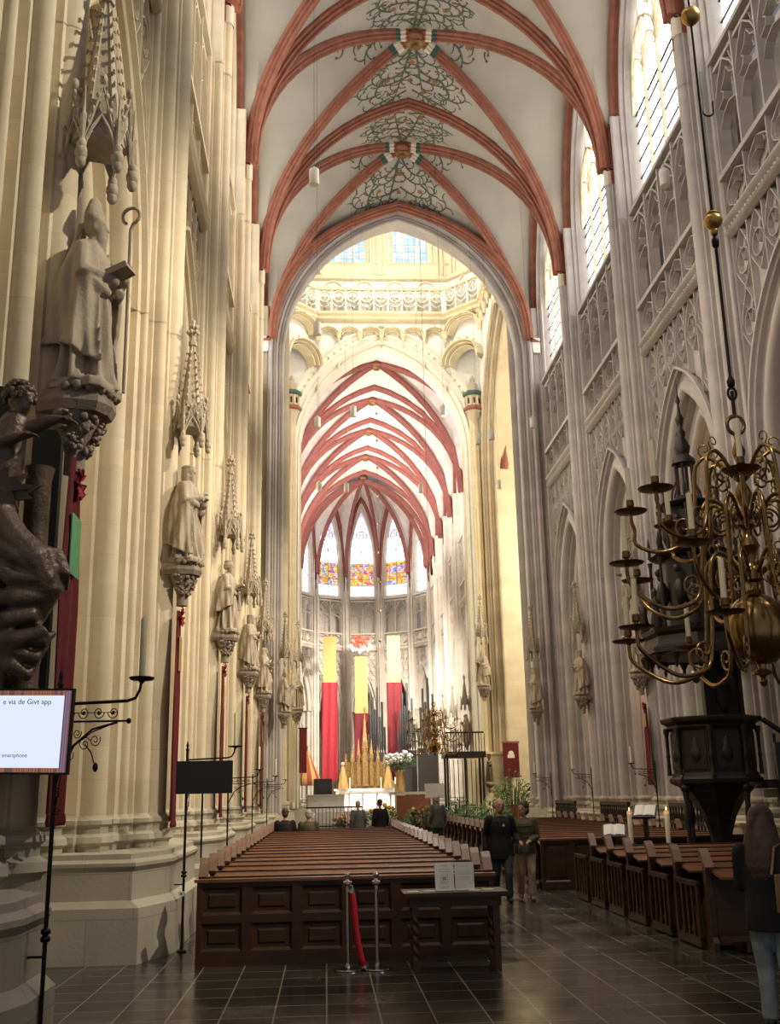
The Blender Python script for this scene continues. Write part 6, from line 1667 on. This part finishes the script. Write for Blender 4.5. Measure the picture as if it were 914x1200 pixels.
# ------------------------------------------------------------------ people
def person(loc, rz, lab, J, mats, hair='short', s=1., scale=1., extra=None, voxel=.013):
    """J: joints in metres, local frame, facing +x. One continuous body, clothes and hair as children."""
    r = empty('person', loc, rz); tag(r, lab, 'person'); r.scale = (scale,)*3
    mb = MB()
    cap_tube(mb, [J['hip'], J['waist'], J['chest'], J['neck0']], [.13, .12, .135, .07], 14, flat=1.25)
    cap_tube(mb, [J['neck0'], J['neck1']], [.055, .052], 10)
    head(mb, J['head'], 1.06, J.get('yaw', 0), 0, J.get('tilt', 0))
    for k in ('l', 'r'):
        sg = 1 if k == 'l' else -1
        cap_tube(mb, [J['sh'+k], J['el'+k], J['wr'+k]], [.052, .042, .028], 10)
        hand(mb, J['wr'+k], Vector(J['wr'+k])-Vector(J['el'+k])+Vector(J.get('hd'+k, (0, 0, 0))), 1., .8, -sg)
        cap_tube(mb, [J['hp'+k], J['kn'+k], J['an'+k]], [.085, .060, .042], 10)
        a = Vector(J['an'+k]); f = Vector(J.get('ft'+k, (1, 0, 0))); cap_tube(mb, [tuple(a+Vector((0, 0, -.03))), tuple(a+f*.13+Vector((0, 0, -.05)))], [.042, .032], 8)
    remesh(mb, voxel, 'body', 'skin', r)
    # trousers
    mb = MB()
    cap_tube(mb, [J['hip'], tuple(Vector(J['hip']).lerp(Vector(J['waist']), .6))], [.15, .135], 14, flat=1.2)
    for k in 'lr':
        kn, an_ = Vector(J['kn'+k]), Vector(J['an'+k]); mb.tube([J['hp'+k], tuple(Vector(J['hp'+k]).lerp(kn, .5)), tuple(kn), tuple(kn.lerp(an_, .5)), tuple(an_+Vector((0, 0, .005)))], [.105, .095, .075, .068, .068], 12); mb.ball(J['hp'+k], .105, n=12, m=8)
    remesh(mb, voxel, 'trousers', mats['trousers'], r)
    for k in 'lr':
        mb = MB(); a = Vector(J['an'+k]); f = Vector(J.get('ft'+k, (1, 0, 0))).normalized()
        cap_tube(mb, [tuple(a+Vector((0, 0, -.02))-f*.03), tuple(a+f*.06+Vector((0, 0, -.045))), tuple(a+f*.16+Vector((0, 0, -.055)))], [.05, .05, .036], 10); o = remesh(mb, voxel, 'shoe', mats['shoe'], r)
    mb = MB(); lo = Vector(J['hip'])+Vector((0, 0, mats.get('hem', -.12)))
    mb.tube([tuple(lo), J['hip'], J['waist'], J['chest'], tuple(Vector(J['chest']).lerp(Vector(J['neck0']), .55)), tuple(Vector(J['neck0'])+Vector((0, 0, .02)))], [.172, .170, .152, .160, .145, .075], 18, flat=1.25)
    for k in 'lr':
        cap_tube(mb, [J['sh'+k], tuple(Vector(J['sh'+k]).lerp(Vector(J['el'+k]), .5)), J['el'+k], tuple(Vector(J['el'+k]).lerp(Vector(J['wr'+k]), .9))], [.082, .072, .062, .048], 12)
    remesh(mb, voxel, 'jacket', mats['jacket'], r)
    h = Vector(J['head']); yaw = J.get('yaw', 0); mb = MB(); mb.T = Matrix.Translation(h) @ Matrix.Rotation(yaw, 4, 'Z')
    if hair == 'short':
        mb.ball((-.022, 0, .055), .108, sx=1.0, sy=.86, sz=.98, n=18, m=10); mb.ball((-.06, 0, -.01), .075, sy=1.05, n=12, m=8)
    elif hair == 'bald':
        for sg in (-1, 1): mb.ball((-.04, sg*.06, .0), .05, n=10, m=6)
        mb.ball((-.07, 0, .0), .06, n=10, m=6)
    elif hair == 'bun':
        mb.ball((-.025, 0, .055), .112, sy=.88, n=18, m=10); mb.ball((-.05, 0, -.03), .09, sy=.95, n=14, m=8); mb.ball((-.10, 0, .07), .05, n=10, m=7)
    elif hair == 'long':
        mb.ball((-.02, 0, .05), .118, sy=.92, n=18, m=10)
        cap_tube(mb, [(-.05, 0, .03), (-.085, .0, -.12), (-.10, 0, -.28), (-.11, 0, -.42), (-.10, .0, -.50)], [.095, .105, .11, .09, .04], 14, flat=1.15)
        for q in range(16):
            a = -1.9+q*.25; mb.tube([(-.03-.09*math.cos(a), .10*math.sin(a), .06), (-.07-.11*math.cos(a), .13*math.sin(a), -.15), (-.09-.11*math.cos(a+.1), .13*math.sin(a+.1), -.34), (-.10-.06*math.cos(a), .10*math.sin(a), -.50-.03*(q % 3))], [.012, .016, .015, .006], 5)
        for sg in (-1, 1): cap_tube(mb, [(-.01, sg*.07, .02), (-.02, sg*.10, -.12), (-.04, sg*.12, -.3), (-.05, sg*.11, -.42)], [.045, .05, .05, .02], 8)
    remesh(mb, .010, 'hair', mats['hair'], r, relax=1)
    if extra: extra(r)
    return r
def stand_j(step=.16, lean=.0, elr=None, wrr=None, ell=None, wrl=None):
    return dict(hip=(0, 0, .93), waist=(.0, 0, 1.08), chest=(.0+lean*.5, 0, 1.28), neck0=(.0+lean, 0, 1.44), neck1=(.01+lean, 0, 1.52), head=(.03+lean, 0, 1.63),
        shl=(lean, .19, 1.40), shr=(lean, -.19, 1.40), ell=ell or (-.05, .26, 1.12), wrl=wrl or (.05, .27, .88), elr=elr or (-.05, -.26, 1.12), wrr=wrr or (.05, -.27, .88),
        hpl=(0, .095, .88), hpr=(0, -.095, .88), knl=(step*.9, .09, .49), anl=(step*.8, .09, .09), knr=(-step*.1, -.09, .48), anr=(-step*1.3, -.09, .11))
# the couple, walking arm in arm towards the camera
def badge(r):
    mb = MB(); mb.ball((.17, .03, 1.30), .022, sx=.3, n=8, m=5); mb.build('badge', 'paper', r)
fc = -PI/2
Jm = stand_j(.17, .0, ell=(-.02, .27, 1.12), wrl=(.17, .30, 1.02), elr=(-.05, -.27, 1.12), wrr=(.03, -.28, .88)); Jm['yaw'] = .1; Jm['hdl'] = (0, 0, .05)
person((3.07, 19.3, .0), fc+.05, 'person in a black jacket and dark jeans walking on the left of the arm-in-arm couple', Jm, dict(trousers='cloth_darkjeans', shoe='black_plastic', jacket='cloth_black', hair='hair_ginger', hem=-.22), 'bald', scale=.985, extra=badge)
Jw = stand_j(.12, .0, ell=(-.0, .24, 1.12), wrl=(.19, .08, 1.06), elr=(-.03, -.25, 1.13), wrr=(.16, -.18, 1.03)); Jw['yaw'] = -.75
def seam(r):
    mb = MB()
    for z in (1.02, 1.12, 1.22, 1.32): mb.tube([(.158*math.cos(a), .19*math.sin(a), z) for a in [-1.2+i*.24 for i in range(11)]], .008, 5)
    mb.build('quilt_seams', 'cloth_olive', r, smooth=60)
person((3.53, 19.5, .0), fc-.05, 'person in an olive jacket and tan trousers walking on the right of the couple', Jw, dict(trousers='cloth_tan', shoe='leather_bag', jacket='cloth_olive', hair='hair_brown', hem=-.10), 'bun', scale=.95, extra=seam)
# woman at the right edge, back to the camera
Jr = stand_j(.10, .0, ell=(.04, .22, 1.14), wrl=(.24, .10, 1.10), elr=(.0, -.23, 1.12), wrr=(.16, -.18, .98)); Jr['yaw'] = -.4
def bag(r):
    mb = MB(); mb.T = Matrix.Translation((-.22, -.13, 1.12)); mb.box(-.15, .15, -.07, .07, -.16, .12, bev=.03); mb.build('shoulder_bag', 'leather_bag', r)
    mb = MB(); mb.tube([(-.24, -.20, 1.24), (-.20, -.19, 1.40), (-.02, -.17, 1.49), (-.14, -.08, 1.45), (-.22, -.04, 1.24)], .012, 6); mb.build('bag_strap', 'leather_bag', r, smooth=60)
    mb = MB(); mb.tube([(-.30, -.13, 1.20), (-.305, -.10, 1.12), (-.30, -.15, 1.05)], [.02, .025, .01], 6); mb.build('white_tag', 'scarf_white', r, smooth=60)
person((3.52, 8.7, .0), 1.15, 'person with long brown hair, black coat, light jeans and tan bag', Jr, dict(trousers='cloth_jeans', shoe='black_plastic', jacket='cloth_black', hair='hair_brown', hem=-.14), 'long', scale=.955, extra=bag)
# seated and standing visitors farther off, mostly backs
def seat_j():
    return dict(hip=(0, 0, .56), waist=(.0, 0, .70), chest=(.02, 0, .92), neck0=(.03, 0, 1.08), neck1=(.05, 0, 1.14), head=(.07, 0, 1.25), shl=(.02, .19, 1.03), shr=(.02, -.19, 1.03),
        ell=(.05, .25, .78), wrl=(.25, .15, .70), elr=(.05, -.25, .78), wrr=(.25, -.15, .70), hpl=(.02, .09, .55), hpr=(.02, -.09, .55), knl=(.42, .09, .52), anl=(.44, .09, .09), knr=(.42, -.09, .52), anr=(.44, -.09, .09))
for x, y, lab, jk, hr, sc_, hs in ((-1.12, 30.2, 'seated person in dark clothes at the far left end of the left pews', 'cloth_black', 'hair_brown', 1.1, 'short'), (-.48, 30.2, 'seated person in an olive coat with white hair at the far left of the pews', 'cloth_olive', 'hair_grey', 1.06, 'short')):
    person((x, y, 0), PI/2, lab, seat_j(), dict(trousers='cloth_darkjeans', shoe='black_plastic', jacket=jk, hair=hr), hs, scale=sc_, voxel=.02)
for x, y, lab, jk, hr, sc_ in ((1.05, 36.0, 'person with grey hair and a grey coat before the altar, left of the dark figure', 'cloth_grey', 'hair_grey', .93), (1.80, 36.5, 'person in black standing before the altar, right of the grey figure', 'cloth_black', 'hair_brown', .95), (3.72, 36.5, 'person in a grey jacket standing beside the white music stand', 'cloth_grey', 'hair_grey', 1.0)):
    person((x, y, 0), PI/2+.3, lab, stand_j(.05), dict(trousers='cloth_darkjeans', shoe='black_plastic', jacket=jk, hair=hr, hem=-.2), 'short', scale=sc_, voxel=.02)
# ------------------------------------------------------------------ crossing and sanctuary
def flat_stuff(): pass
# steps and platform of the sanctuary
pf = empty('altar_platform', (XC, 64, 0)); tag(pf, 'pale stone altar platform with three steps in the choir', 'platform')
mb = MB(); mb.box(-4.4, 4.4, 0, 26, 0, .3); mb.box(-4.2, 4.2, .4, 26, .3, .6); mb.box(-4.0, 4.0, .8, 26, .6, .9); mb.build('steps', 'marble_white', pf)
al = empty('altar_table', (2.75, 68.5, .9)); tag(al, 'long white altar table on thin legs in front of the golden high altar', 'altar')
mb = MB(); mb.box(-1.45, 1.45, -.45, .45, 1.0, 1.09, bev=.02); mb.build('tabletop', 'marble_white', al)
for sx in (-1.3, -.45, .45, 1.3):
    for sy in (-.35, .35): mb = MB(); mb.lathe([(.07, 0), (.04, .1), (.03, .9), (.07, 1.0)], 8, (sx, sy, 0)); mb.build('leg', 'marble_white', al, smooth=50)
# the gilded high altar
ha = empty('high_altar', (3.05, 84.5, .9)); tag(ha, 'golden gothic high altar with pinnacles at the end of the choir', 'altar')
mb = MB(); mb.box(-2.3, 2.3, -.6, .6, 0, 1.25); mb.box(-2.45, 2.45, -.7, .6, 1.25, 1.4); mb.build('stone_base', 'marble_white', ha)
mb = MB(); mb.box(-1.6, 1.6, .0, .35, 1.4, 3.4); mb.build('retable', 'gilding', ha)
for k, (x, h_, w_) in enumerate(((-1.5, 1.5, .22), (-1.0, 2.0, .26), (-.5, 2.6, .28), (0, 4.6, .42), (.5, 2.6, .28), (1.0, 2.0, .26), (1.5, 1.5, .22))):
    mb = MB(); mb.T = Matrix.Translation((x, -.1, 2.6))
    mb.box(-w_/2, w_/2, -w_/2, w_/2, -1.0, h_*.4); mb.prism([(-w_/2, -w_/2), (w_/2, -w_/2), (w_/2, w_/2), (-w_/2, w_/2)], h_*.4, h_, [(-.01, -.01), (.01, -.01), (.01, .01), (-.01, .01)])
    for q in range(6): 
        for sg in (-1, 1): mb.ball((sg*(w_/2)*(1-q/6), -(w_/2)*(1-q/6), h_*.42+q*h_*.09), .05, n=5, m=4)
    mb.tube([(-w_*.7, -w_/2-.04, h_*.2), (0, -w_/2-.06, h_*.55), (w_*.7, -w_/2-.04, h_*.2)], .03, 5); mb.build('pinnacle', 'gilding', ha, smooth=30)
for sg in (-1, 1):
    f_ = empty('robed_figure', (3.05+sg*1.75, 83.6, 2.3)); tag(f_, 'small figure draped in orange on the %s of the high altar' % ('left' if sg < 0 else 'right'), 'statue')
    mb = MB(); robe(mb, 1.7, [(0, .40, .40), (.5, .28, .28), (.85, .16, .18), (1, .08, .08)], 7, .1, .5, 3); mb.build('robe', 'banner_gold', f_, smooth=60)
    mb = MB(); mb.ball((0, 0, 1.85), .16, n=10, m=8); mb.build('head', 'skin', f_, smooth=80)
for k, x in enumerate((-1.9, -1.2, 1.2, 1.9, 2.3)):
    c = candle(.8, .045); c.name = 'altar_candle'; c.location = (3.05+x, 83.95, 2.31); c['category'] = 'candle'; tag(c, 'tall white candle on the high altar, %s from the left' % ORD[k], None, 'candles on the high altar')
# long banners of the apse
for x, z0, zm, z1, y, lb, red in ((.33, 3.1, 10.65, 14.4, 86.0, 'long red and gold banner left of the high altar', 'banner_bright'), (2.95, 4.3, 8.3, 13.0, 88.0, 'gold and dark red banner behind the high altar', 'banner_red'), (5.55, 3.2, 10.6, 14.4, 86.0, 'dark red and gold banner right of the high altar', 'banner_red')):
    r = empty('long_banner', (x, y, 0)); tag(r, lb, 'banner', 'long banners of the apse')
    mb = cloth(1.25, z0, zm, .06, n=12, m=8, point=.5); mb.v = [(b, -a, c) for a, b, c in mb.v]; mb.build('red_cloth', red, r, smooth=60)
    mb = cloth(1.05, zm, z1, .01, n=6, m=4); mb.v = [(b, -a-.03, c) for a, b, c in mb.v]; mb.build('gold_cloth', 'banner_gold', r, smooth=60)
    mb = MB(); mb.tube([(-.6, 0, z1), (.6, 0, z1)], .04, 6); mb.build('rod', 'iron', r)
em = empty('floral_emblem', (2.85, 86.0, 13.6)); tag(em, 'red and white floral emblem above the middle banner', 'emblem')
mb = MB(); rnd = random.Random(3)
for k in range(40): mb.ball((rnd.gauss(0, .35), rnd.uniform(-.1, .1), .45+rnd.gauss(0, .22)), rnd.uniform(.08, .16), n=6, m=5)
mb.build('red_flowers', 'flower_red', em, smooth=70)
mb = MB()
for k in range(50):
    a = rnd.uniform(PI, 2*PI); mb.ball((.75*math.cos(a)+rnd.gauss(0, .08), rnd.uniform(-.1, .1), .1+.5*math.sin(a)+rnd.gauss(0, .08)), rnd.uniform(.06, .12), n=6, m=5)
mb.build('white_carving', 'marble_white', em, smooth=70)
# processional umbrella
um = empty('processional_umbrella', (-1.25, 72.5, 0)); tag(um, 'half closed red and yellow striped umbrella on a pole left of the altar', 'umbrella')
n = 16
for nm, mt, par in (('red_stripes', 'umbrella_red', 0), ('yellow_stripes', 'umbrella_yellow', 1)):
    mb = MB()
    for k in range(n):
        if k % 2 != par: continue
        a0, a1 = 2*PI*k/n, 2*PI*(k+1)/n; rows = []
        for r_, z in ((.05, 4.75), (.30, 4.25), (.62, 3.5), (.85, 3.0), (.86, 2.55), (.82, 2.5)): rows.append([(r_*math.cos(a), r_*math.sin(a), z) for a in (a0, (a0+a1)/2, a1)])
        mb.grid(rows)
    mb.build(nm, mt, um, smooth=40)
mb = MB(); mb.tube([(0, 0, 0), (0, 0, 4.95)], .04, 8); mb.ball((0, 0, 5.0), .08); mb.build('pole', 'gilding', um, smooth=60)
cabn = empty('altar_throne', (-.2, 71.0, .9)); tag(cabn, 'dark brown wooden throne beside the striped umbrella', 'chair')
mb = MB(); mb.box(-.6, .6, -.4, .4, 0, .9); mb.box(-.6, .6, .3, .4, .9, 2.0); mb.box(-.6, -.5, -.4, .3, .9, 1.3); mb.box(.5, .6, -.4, .3, .9, 1.3); mb.build('seat', 'wood_black', cabn)
# low white screens and iron communion rail
rl = empty('communion_rail', (-1.6, 60.6, 0)); tag(rl, 'low dark iron rail in front of the altar on the left', 'railing')
mb = MB(); mb.tube([(0, 0, 1.2), (3.6, 0, 1.2)], .04, 6); mb.tube([(0, 0, .2), (3.6, 0, .2)], .03, 6); mb.build('rail', 'iron', rl)
for k in range(19): mb = MB(); mb.tube([(k*.2, 0, 0), (k*.2, 0, 1.2)], .018, 5); mb.build('bar', 'iron', rl)
ws = empty('side_altar', (.2, 66.0, .9)); tag(ws, 'white draped side table left of the altar', 'table'); mb = MB(); mb.box(-1.3, .9, -.3, .3, .0, .95); mb.box(-1.36, .96, -.35, .35, .95, 1.0); mb.build('draped_top', 'marble_white', ws)
rk = empty('brick_hearth_panel', (4.95, 62.0, 0)); tag(rk, 'dark red patterned panel below a white beam right of the altar', 'panel'); mb = MB(); mb.box(-.95, .95, 0, .2, 0, 1.75); mb.build('panel', 'brick_red', rk)
mb = MB(); mb.box(-1.35, 1.8, -.05, .25, 1.80, 1.95); mb.build('beam', 'marble_white', rk)
for x in (-1.0, 1.05): mb = MB(); mb.box(x-.05, x+.05, -.1, 0, 0, 2.4); mb.build('post', 'marble_white', rk)
# bouquets and plants
def bush(name, loc, r_, h, n, mat, flowers=None, lab='', cat='plant', seed=1, pot=None):
    o = empty(name, loc); tag(o, lab, cat); rnd = random.Random(seed); mb = MB()
    for k in range(n):
        a, b = rnd.uniform(0, 2*PI), rnd.random()**.5; x, y, z = r_*b*math.cos(a), r_*b*math.sin(a), h*(.35+.65*rnd.random()*(1-.5*b)); l = rnd.uniform(.10, .24)*max(1, r_)
        d = Vector((math.cos(a), math.sin(a), rnd.uniform(-.3, .9))).normalized(); sd = d.orthogonal().normalized(); c = Vector((x, y, z))
        mb.face([mb.p(*q) for q in (c, c+d*l*.5+sd*l*.22, c+d*l, c+d*l*.5-sd*l*.22)])
        if k % 6 == 0: mb.tube([(x*.2, y*.2, .05), tuple(c)], .012, 4)
    mb.build('foliage', mat, o, recalc=False)
    if flowers:
        mb = MB()
        for k in range(flowers[1]):
            a, b = rnd.uniform(0, 2*PI), rnd.random()**.5; mb.ball((r_*b*math.cos(a), r_*b*math.sin(a), h*(.55+.5*rnd.random()*(1-.4*b))), flowers[2]*rnd.uniform(.7, 1.2), n=6, m=5)
        mb.build('flowers', flowers[0], o, smooth=70)
    if pot:
        mb = MB(); mb.lathe([(pot*.6, -pot[0] if isinstance(pot, tuple) else -.0), (pot, .0)], 12) if False else mb.lathe([(pot*.65, 0), (pot, h*.38), (pot*1.05, h*.40)], 12); mb.build('pot', 'brick_red', o, smooth=40)
    return o
fl = bush('flower_arrangement', (4.75, 69.5, 3.0), .95, 1.5, 260, 'leaf_green', ('flower_white', 60, .11), 'round arrangement of white flowers on an orange pillar right of the altar', 'flowers', 5)
pl = empty('flower_pillar', (4.75, 69.5, .9)); tag(pl, 'orange draped pillar carrying the white flowers', 'pillar'); mb = MB(); mb.lathe([(.34, 0), (.30, .1), (.26, 2.1), (.32, 2.3), (.32, 2.42)], 14, mod=lambda a, z: 1+.05*math.cos(8*a)); mb.build('drapery', 'banner_gold', pl, smooth=60)
bush('green_plant', (3.95, 44.5, 0), .8, 1.5, 420, 'leaf_green', ('flower_yellow', 10, .07), 'dark green plants with yellow flowers in front of the choir steps, nearest the pews', seed=6, pot=.35)
bush('green_plant', (2.4, 46.4, 0), .6, 1.5, 240, 'leaf_green', ('flower_yellow', 26, .08), 'green plant topped with yellow flowers right of the altar table', seed=7, pot=.3)
bush('green_plant', (5.9, 45.6, 0), .8, 1.25, 360, 'leaf_green', None, 'low dark green plant right of the yellow flowers', seed=8, pot=.35)
bush('green_plant', (.9, 45.5, 0), .6, 1.1, 240, 'leaf_green', ('flower_red', 14, .07), 'dark plant with red flowers in front of the iron rail', seed=9, pot=.3)
fern = bush('potted_fern', (9.2, 53.5, 0), .9, 3.1, 500, 'leaf_green', None, 'tall potted palm below the dark red wall banner', seed=10, pot=.4)
for k, (x, y) in enumerate(((6.2, 50.4), (7.9, 51.2))): bush('dark_shrub', (x, y, 0), .7, 1.7, 320, 'leaf_green', None, 'dark shrub in front of the iron gallery, %s one' % ('left', 'right')[k], seed=12+k, pot=.35)
# music stand with a white sheet
ms = empty('music_stand', (3.78, 37.8, 0)); tag(ms, 'music stand with a tilted white sheet beyond the pews', 'music stand')
mb = MB(); mb.tube([(0, 0, 0), (0, 0, 1.75)], .02, 6); mb.box(-.2, .2, -.15, .15, 0, .03); mb.build('post', 'iron', ms)
mb = MB(); mb.T = Matrix.Translation((0, 0, 1.78)) @ Matrix.Rotation(-.35, 4, 'X'); mb.box(-.34, .34, -.012, .012, -.1, .42); mb.build('sheet', 'paper', ms)
# black iron gallery at the right, with round-topped railing
ig = empty('iron_gallery', (7.0, 54.2, 0)); tag(ig, 'black iron and wood gallery standing before the far right pier', 'gallery')
for x, y in ((-.9, 0), (.9, 0), (-.9, 1.2), (.9, 1.2), (0, 0)):
    mb = MB(); mb.tube([(x, y, 0), (x, y, 3.6)], .06, 6); mb.build('post', 'wood_black', ig)
mb = MB(); mb.box(-1.05, 1.05, -.15, 1.35, 3.55, 3.85); mb.build('floor_frame', 'wood_black', ig)
mb = MB(); mb.box(-1.0, 1.0, -.1, -.02, 4.75, 4.83); mb.build('handrail', 'wood_black', ig)
for k in range(15): mb = MB(); mb.tube([(-1+k*.143, -.06, 3.85), (-1+k*.143, -.06, 4.75)], .022, 5); mb.build('baluster', 'wood_black', ig)
mb = MB()
for k in range(9): mb.tube([(-.9+k*.225, 1.1, .3), (-.9+k*.225, 1.1, 3.5)], .022, 5)
mb.build('iron_screen', 'iron', ig)
# dark organ pipes beside the high altar
for cx, cy, nm in ((4.1, 87.0, 'centre'), (6.3, 84.0, 'right'), (7.6, 80.5, 'far right')):
    og = empty('organ_case', (cx, cy, .9)); tag(og, 'cluster of tall dark organ pipes, %s one behind the altar' % nm, 'organ pipes')
    mb = MB(); mb.box(-.75, .75, -.3, .3, 0, 4.2); mb.build('case', 'wood_black', og)
    hh = [5.6, 7.2, 8.6, 7.6, 9.4, 7.0, 8.2, 6.2]
    for k, h_ in enumerate(hh): mb = MB(); mb.lathe([(.03, 4.2), (.085, 4.5), (.085, h_), (.07, h_+.02)], 8, (-.65+k*.186, -.1, 0)); mb.build('pipe', 'slab_black', og, smooth=50)
# small dark madonna on a bracket, on the pier block
pb = MB(); pb.box(7.35, 9.55, 56.35, 57.6, 0, 3.75); pb.box(7.28, 9.62, 56.28, 57.6, 3.75, 3.9); o = pb.build('wall_pier', 'stone_yellow'); struct(o)
md_ = empty('wooden_madonna', (8.5, 56.05, 2.35)); md_.rotation_euler = (0, 0, -PI/2); tag(md_, 'small dark wooden madonna on the pier block by the fern', 'statue')
mb = MB(); robe(mb, 1.15, [(0, .17, .19), (.5, .14, .17), (.85, .10, .14), (1, .05, .05)], 7, .12, .5, 4); mb.ball((0, 0, 1.25), .10, n=10, m=8); mb.tube([(.05, .12, .9), (.16, .05, .85), (.16, -.05, .9)], [.05, .05, .04], 7); mb.ball((.14, -.08, 1.0), .06, n=8, m=6); mb.lathe([(.09, 0), (.11, .1), (.08, .1)], 8, (0, 0, 1.32)); remesh(mb, .02, 'body', 'bronze_dark', md_)
br_ = empty('stone_bracket', (8.5, 56.1, 2.3)); tag(br_, 'little stone bracket under the wooden madonna', 'bracket'); mb = MB(); mb.lathe([(.03, -.5), (.12, -.35), (.10, -.25), (.24, -.1), (.24, 0)], 10); mb.build('bracket', 'console_stone', br_, smooth=40)
# red devotional banner and case at the left of the choir
rb = empty('wall_banner', (-1.35, 57.0, 3.0)); 
tag(rb, 'small dark red banner on the left side of the choir entrance', 'banner'); mb = MB(); mb.box(-.05, .35, -.04, 0, 0, 2.3); mb.build('cloth', 'banner_red', rb); mb = MB(); mb.tube([(-.1, -.02, 2.3), (.4, -.02, 2.3)], .03, 6); mb.build('rod', 'iron', rb)
# ------------------------------------------------------------------ camera, light
cam = bpy.data.cameras.new('camera'); co = bpy.data.objects.new('camera', cam); COL.objects.link(co)
fp = 1235.
Yv = Vector((-75, 332, fp)).normalized()
Zv = Vector((-92, -4600, fp)); Zv = (Zv-Yv*Zv.dot(Yv)).normalized()
Xv = Yv.cross(Zv)
def toworld(v): return Vector((Xv.dot(v), Yv.dot(v), Zv.dot(v)))
r_ = toworld(Vector((1, 0, 0))); u_ = toworld(Vector((0, -1, 0))); b_ = toworld(Vector((0, 0, -1)))
m4 = Matrix((r_, u_, b_)).transposed().to_4x4(); m4.translation = Vector((0, 0, 1.85)); co.matrix_world = m4
cam.sensor_fit = 'VERTICAL'; cam.sensor_height = 24; cam.lens = fp/1200*24; cam.clip_end = 300; cam.clip_start = .05
SC.camera = co

wd = bpy.data.worlds.new('sky'); SC.world = wd; wd.use_nodes = True
bg = wd.node_tree.nodes['Background']; bg.inputs[0].default_value = (.86, .88, .95, 1); bg.inputs[1].default_value = .2

def spot(name, loc, target, power, col, size=60, blend=.6, rad=.3):
    l = bpy.data.lights.new(name, 'SPOT'); l.energy = power; l.color = col; l.spot_size = math.radians(size); l.spot_blend = blend; l.shadow_soft_size = rad
    o = bpy.data.objects.new(name, l); COL.objects.link(o); o.location = loc
    o.rotation_euler = (Vector(target)-Vector(loc)).to_track_quat('-Z', 'Y').to_euler(); return o
def point(name, loc, power, col, rad=.3):
    l = bpy.data.lights.new(name, 'POINT'); l.energy = power; l.color = col; l.shadow_soft_size = rad
    o = bpy.data.objects.new(name, l); COL.objects.link(o); o.location = loc; return o
WARM = (1, .78, .50); NEUT = (1, .93, .82)
# spotlights on the triforium ledge of the right wall light the left piers
for y in (10, 17, 24, 31, 38):
    spot('spotlight', (XC+5.0, y-3, 13.5), (XC-5.6, y+2.5, 7.0), 5600, (1, .88, .67), 64, .8, .10)
    spot('spotlight', (XC+5.0, y, 14.5), (XC-5.6, y+1, 19.0), 3600, (1, .88, .69), 62, .8, .10)
for y in (26, 33, 40):
    point('aisle_lamp', (XC+9.5, y, 6), 260, (1, .62, .34), .3)
for y in (12, 22, 32): spot('spotlight', (XC-5.0, y, 14.5), (XC+6, y+4, 8.0), 1500, (1, .84, .70), 95, .9, .2)
spot('chandelier_fill', (XC-4.6, 2.5, 11.0), (XC-.3, 8.0, 3.9), 900, (1, .88, .70), 24, .7, .12)  # added fill that lifts the dim chandelier candles, not a lamp of the church
spot('nave_fill', (XC, 16, 24), (.6, 20, 0), 5200, (1, .90, .76), 46, .9, .3)  # added fill from above to brighten the pews, no lamp hangs here
spot('nave_fill', (XC, 30, 24), (3.5, 27, 0), 4600, (1, .90, .76), 46, .9, .3)  # second added fill over the farther pews
spot('nave_fill', (XC+4.8, 6, 12), (.8, 12.5, .6), 320, (1, .88, .70), 40, .9, .2)  # added fill aimed at the table and notices
# choir floodlights
for y, s in ((64, 1), (72, -1), (80, 1)):
    spot('choir_spotlight', (XC+s*4.6, y, 14.5), (XC-s*2, y+9, 8), 13000, NEUT, 100, .9, .3)
    spot('choir_spotlight', (XC-s*4.6, y, 14.5), (XC+s*2, y+3, 24), 9000, NEUT, 100, .9, .3)
point('lantern_lamp', (XC, 50.7, 33), 2200, NEUT, .6)
for s in (-1, 1): spot('crossing_spotlight', (XC+s*4.8, 46, 20), (XC, 57.5, 25), 1000, NEUT, 90, .9, .3)
for s in (-1, 1): point('transept_lamp', (XC+s*13, 51, 14), 4500, (1, .92, .74), .5)
SC.view_settings.view_transform = 'Standard'; SC.view_settings.look = 'None'; SC.view_settings.gamma = 1; SC.view_settings.exposure = .08
SC.view_settings.use_curve_mapping = False
SC.cycles.use_denoising = True
SC.cycles.max_bounces = 5; SC.cycles.diffuse_bounces = 3; SC.cycles.glossy_bounces = 3; SC.cycles.transmission_bounces = 2
SC.cycles.sample_clamp_indirect = 4; SC.cycles.caustics_reflective = False; SC.cycles.caustics_refractive = False
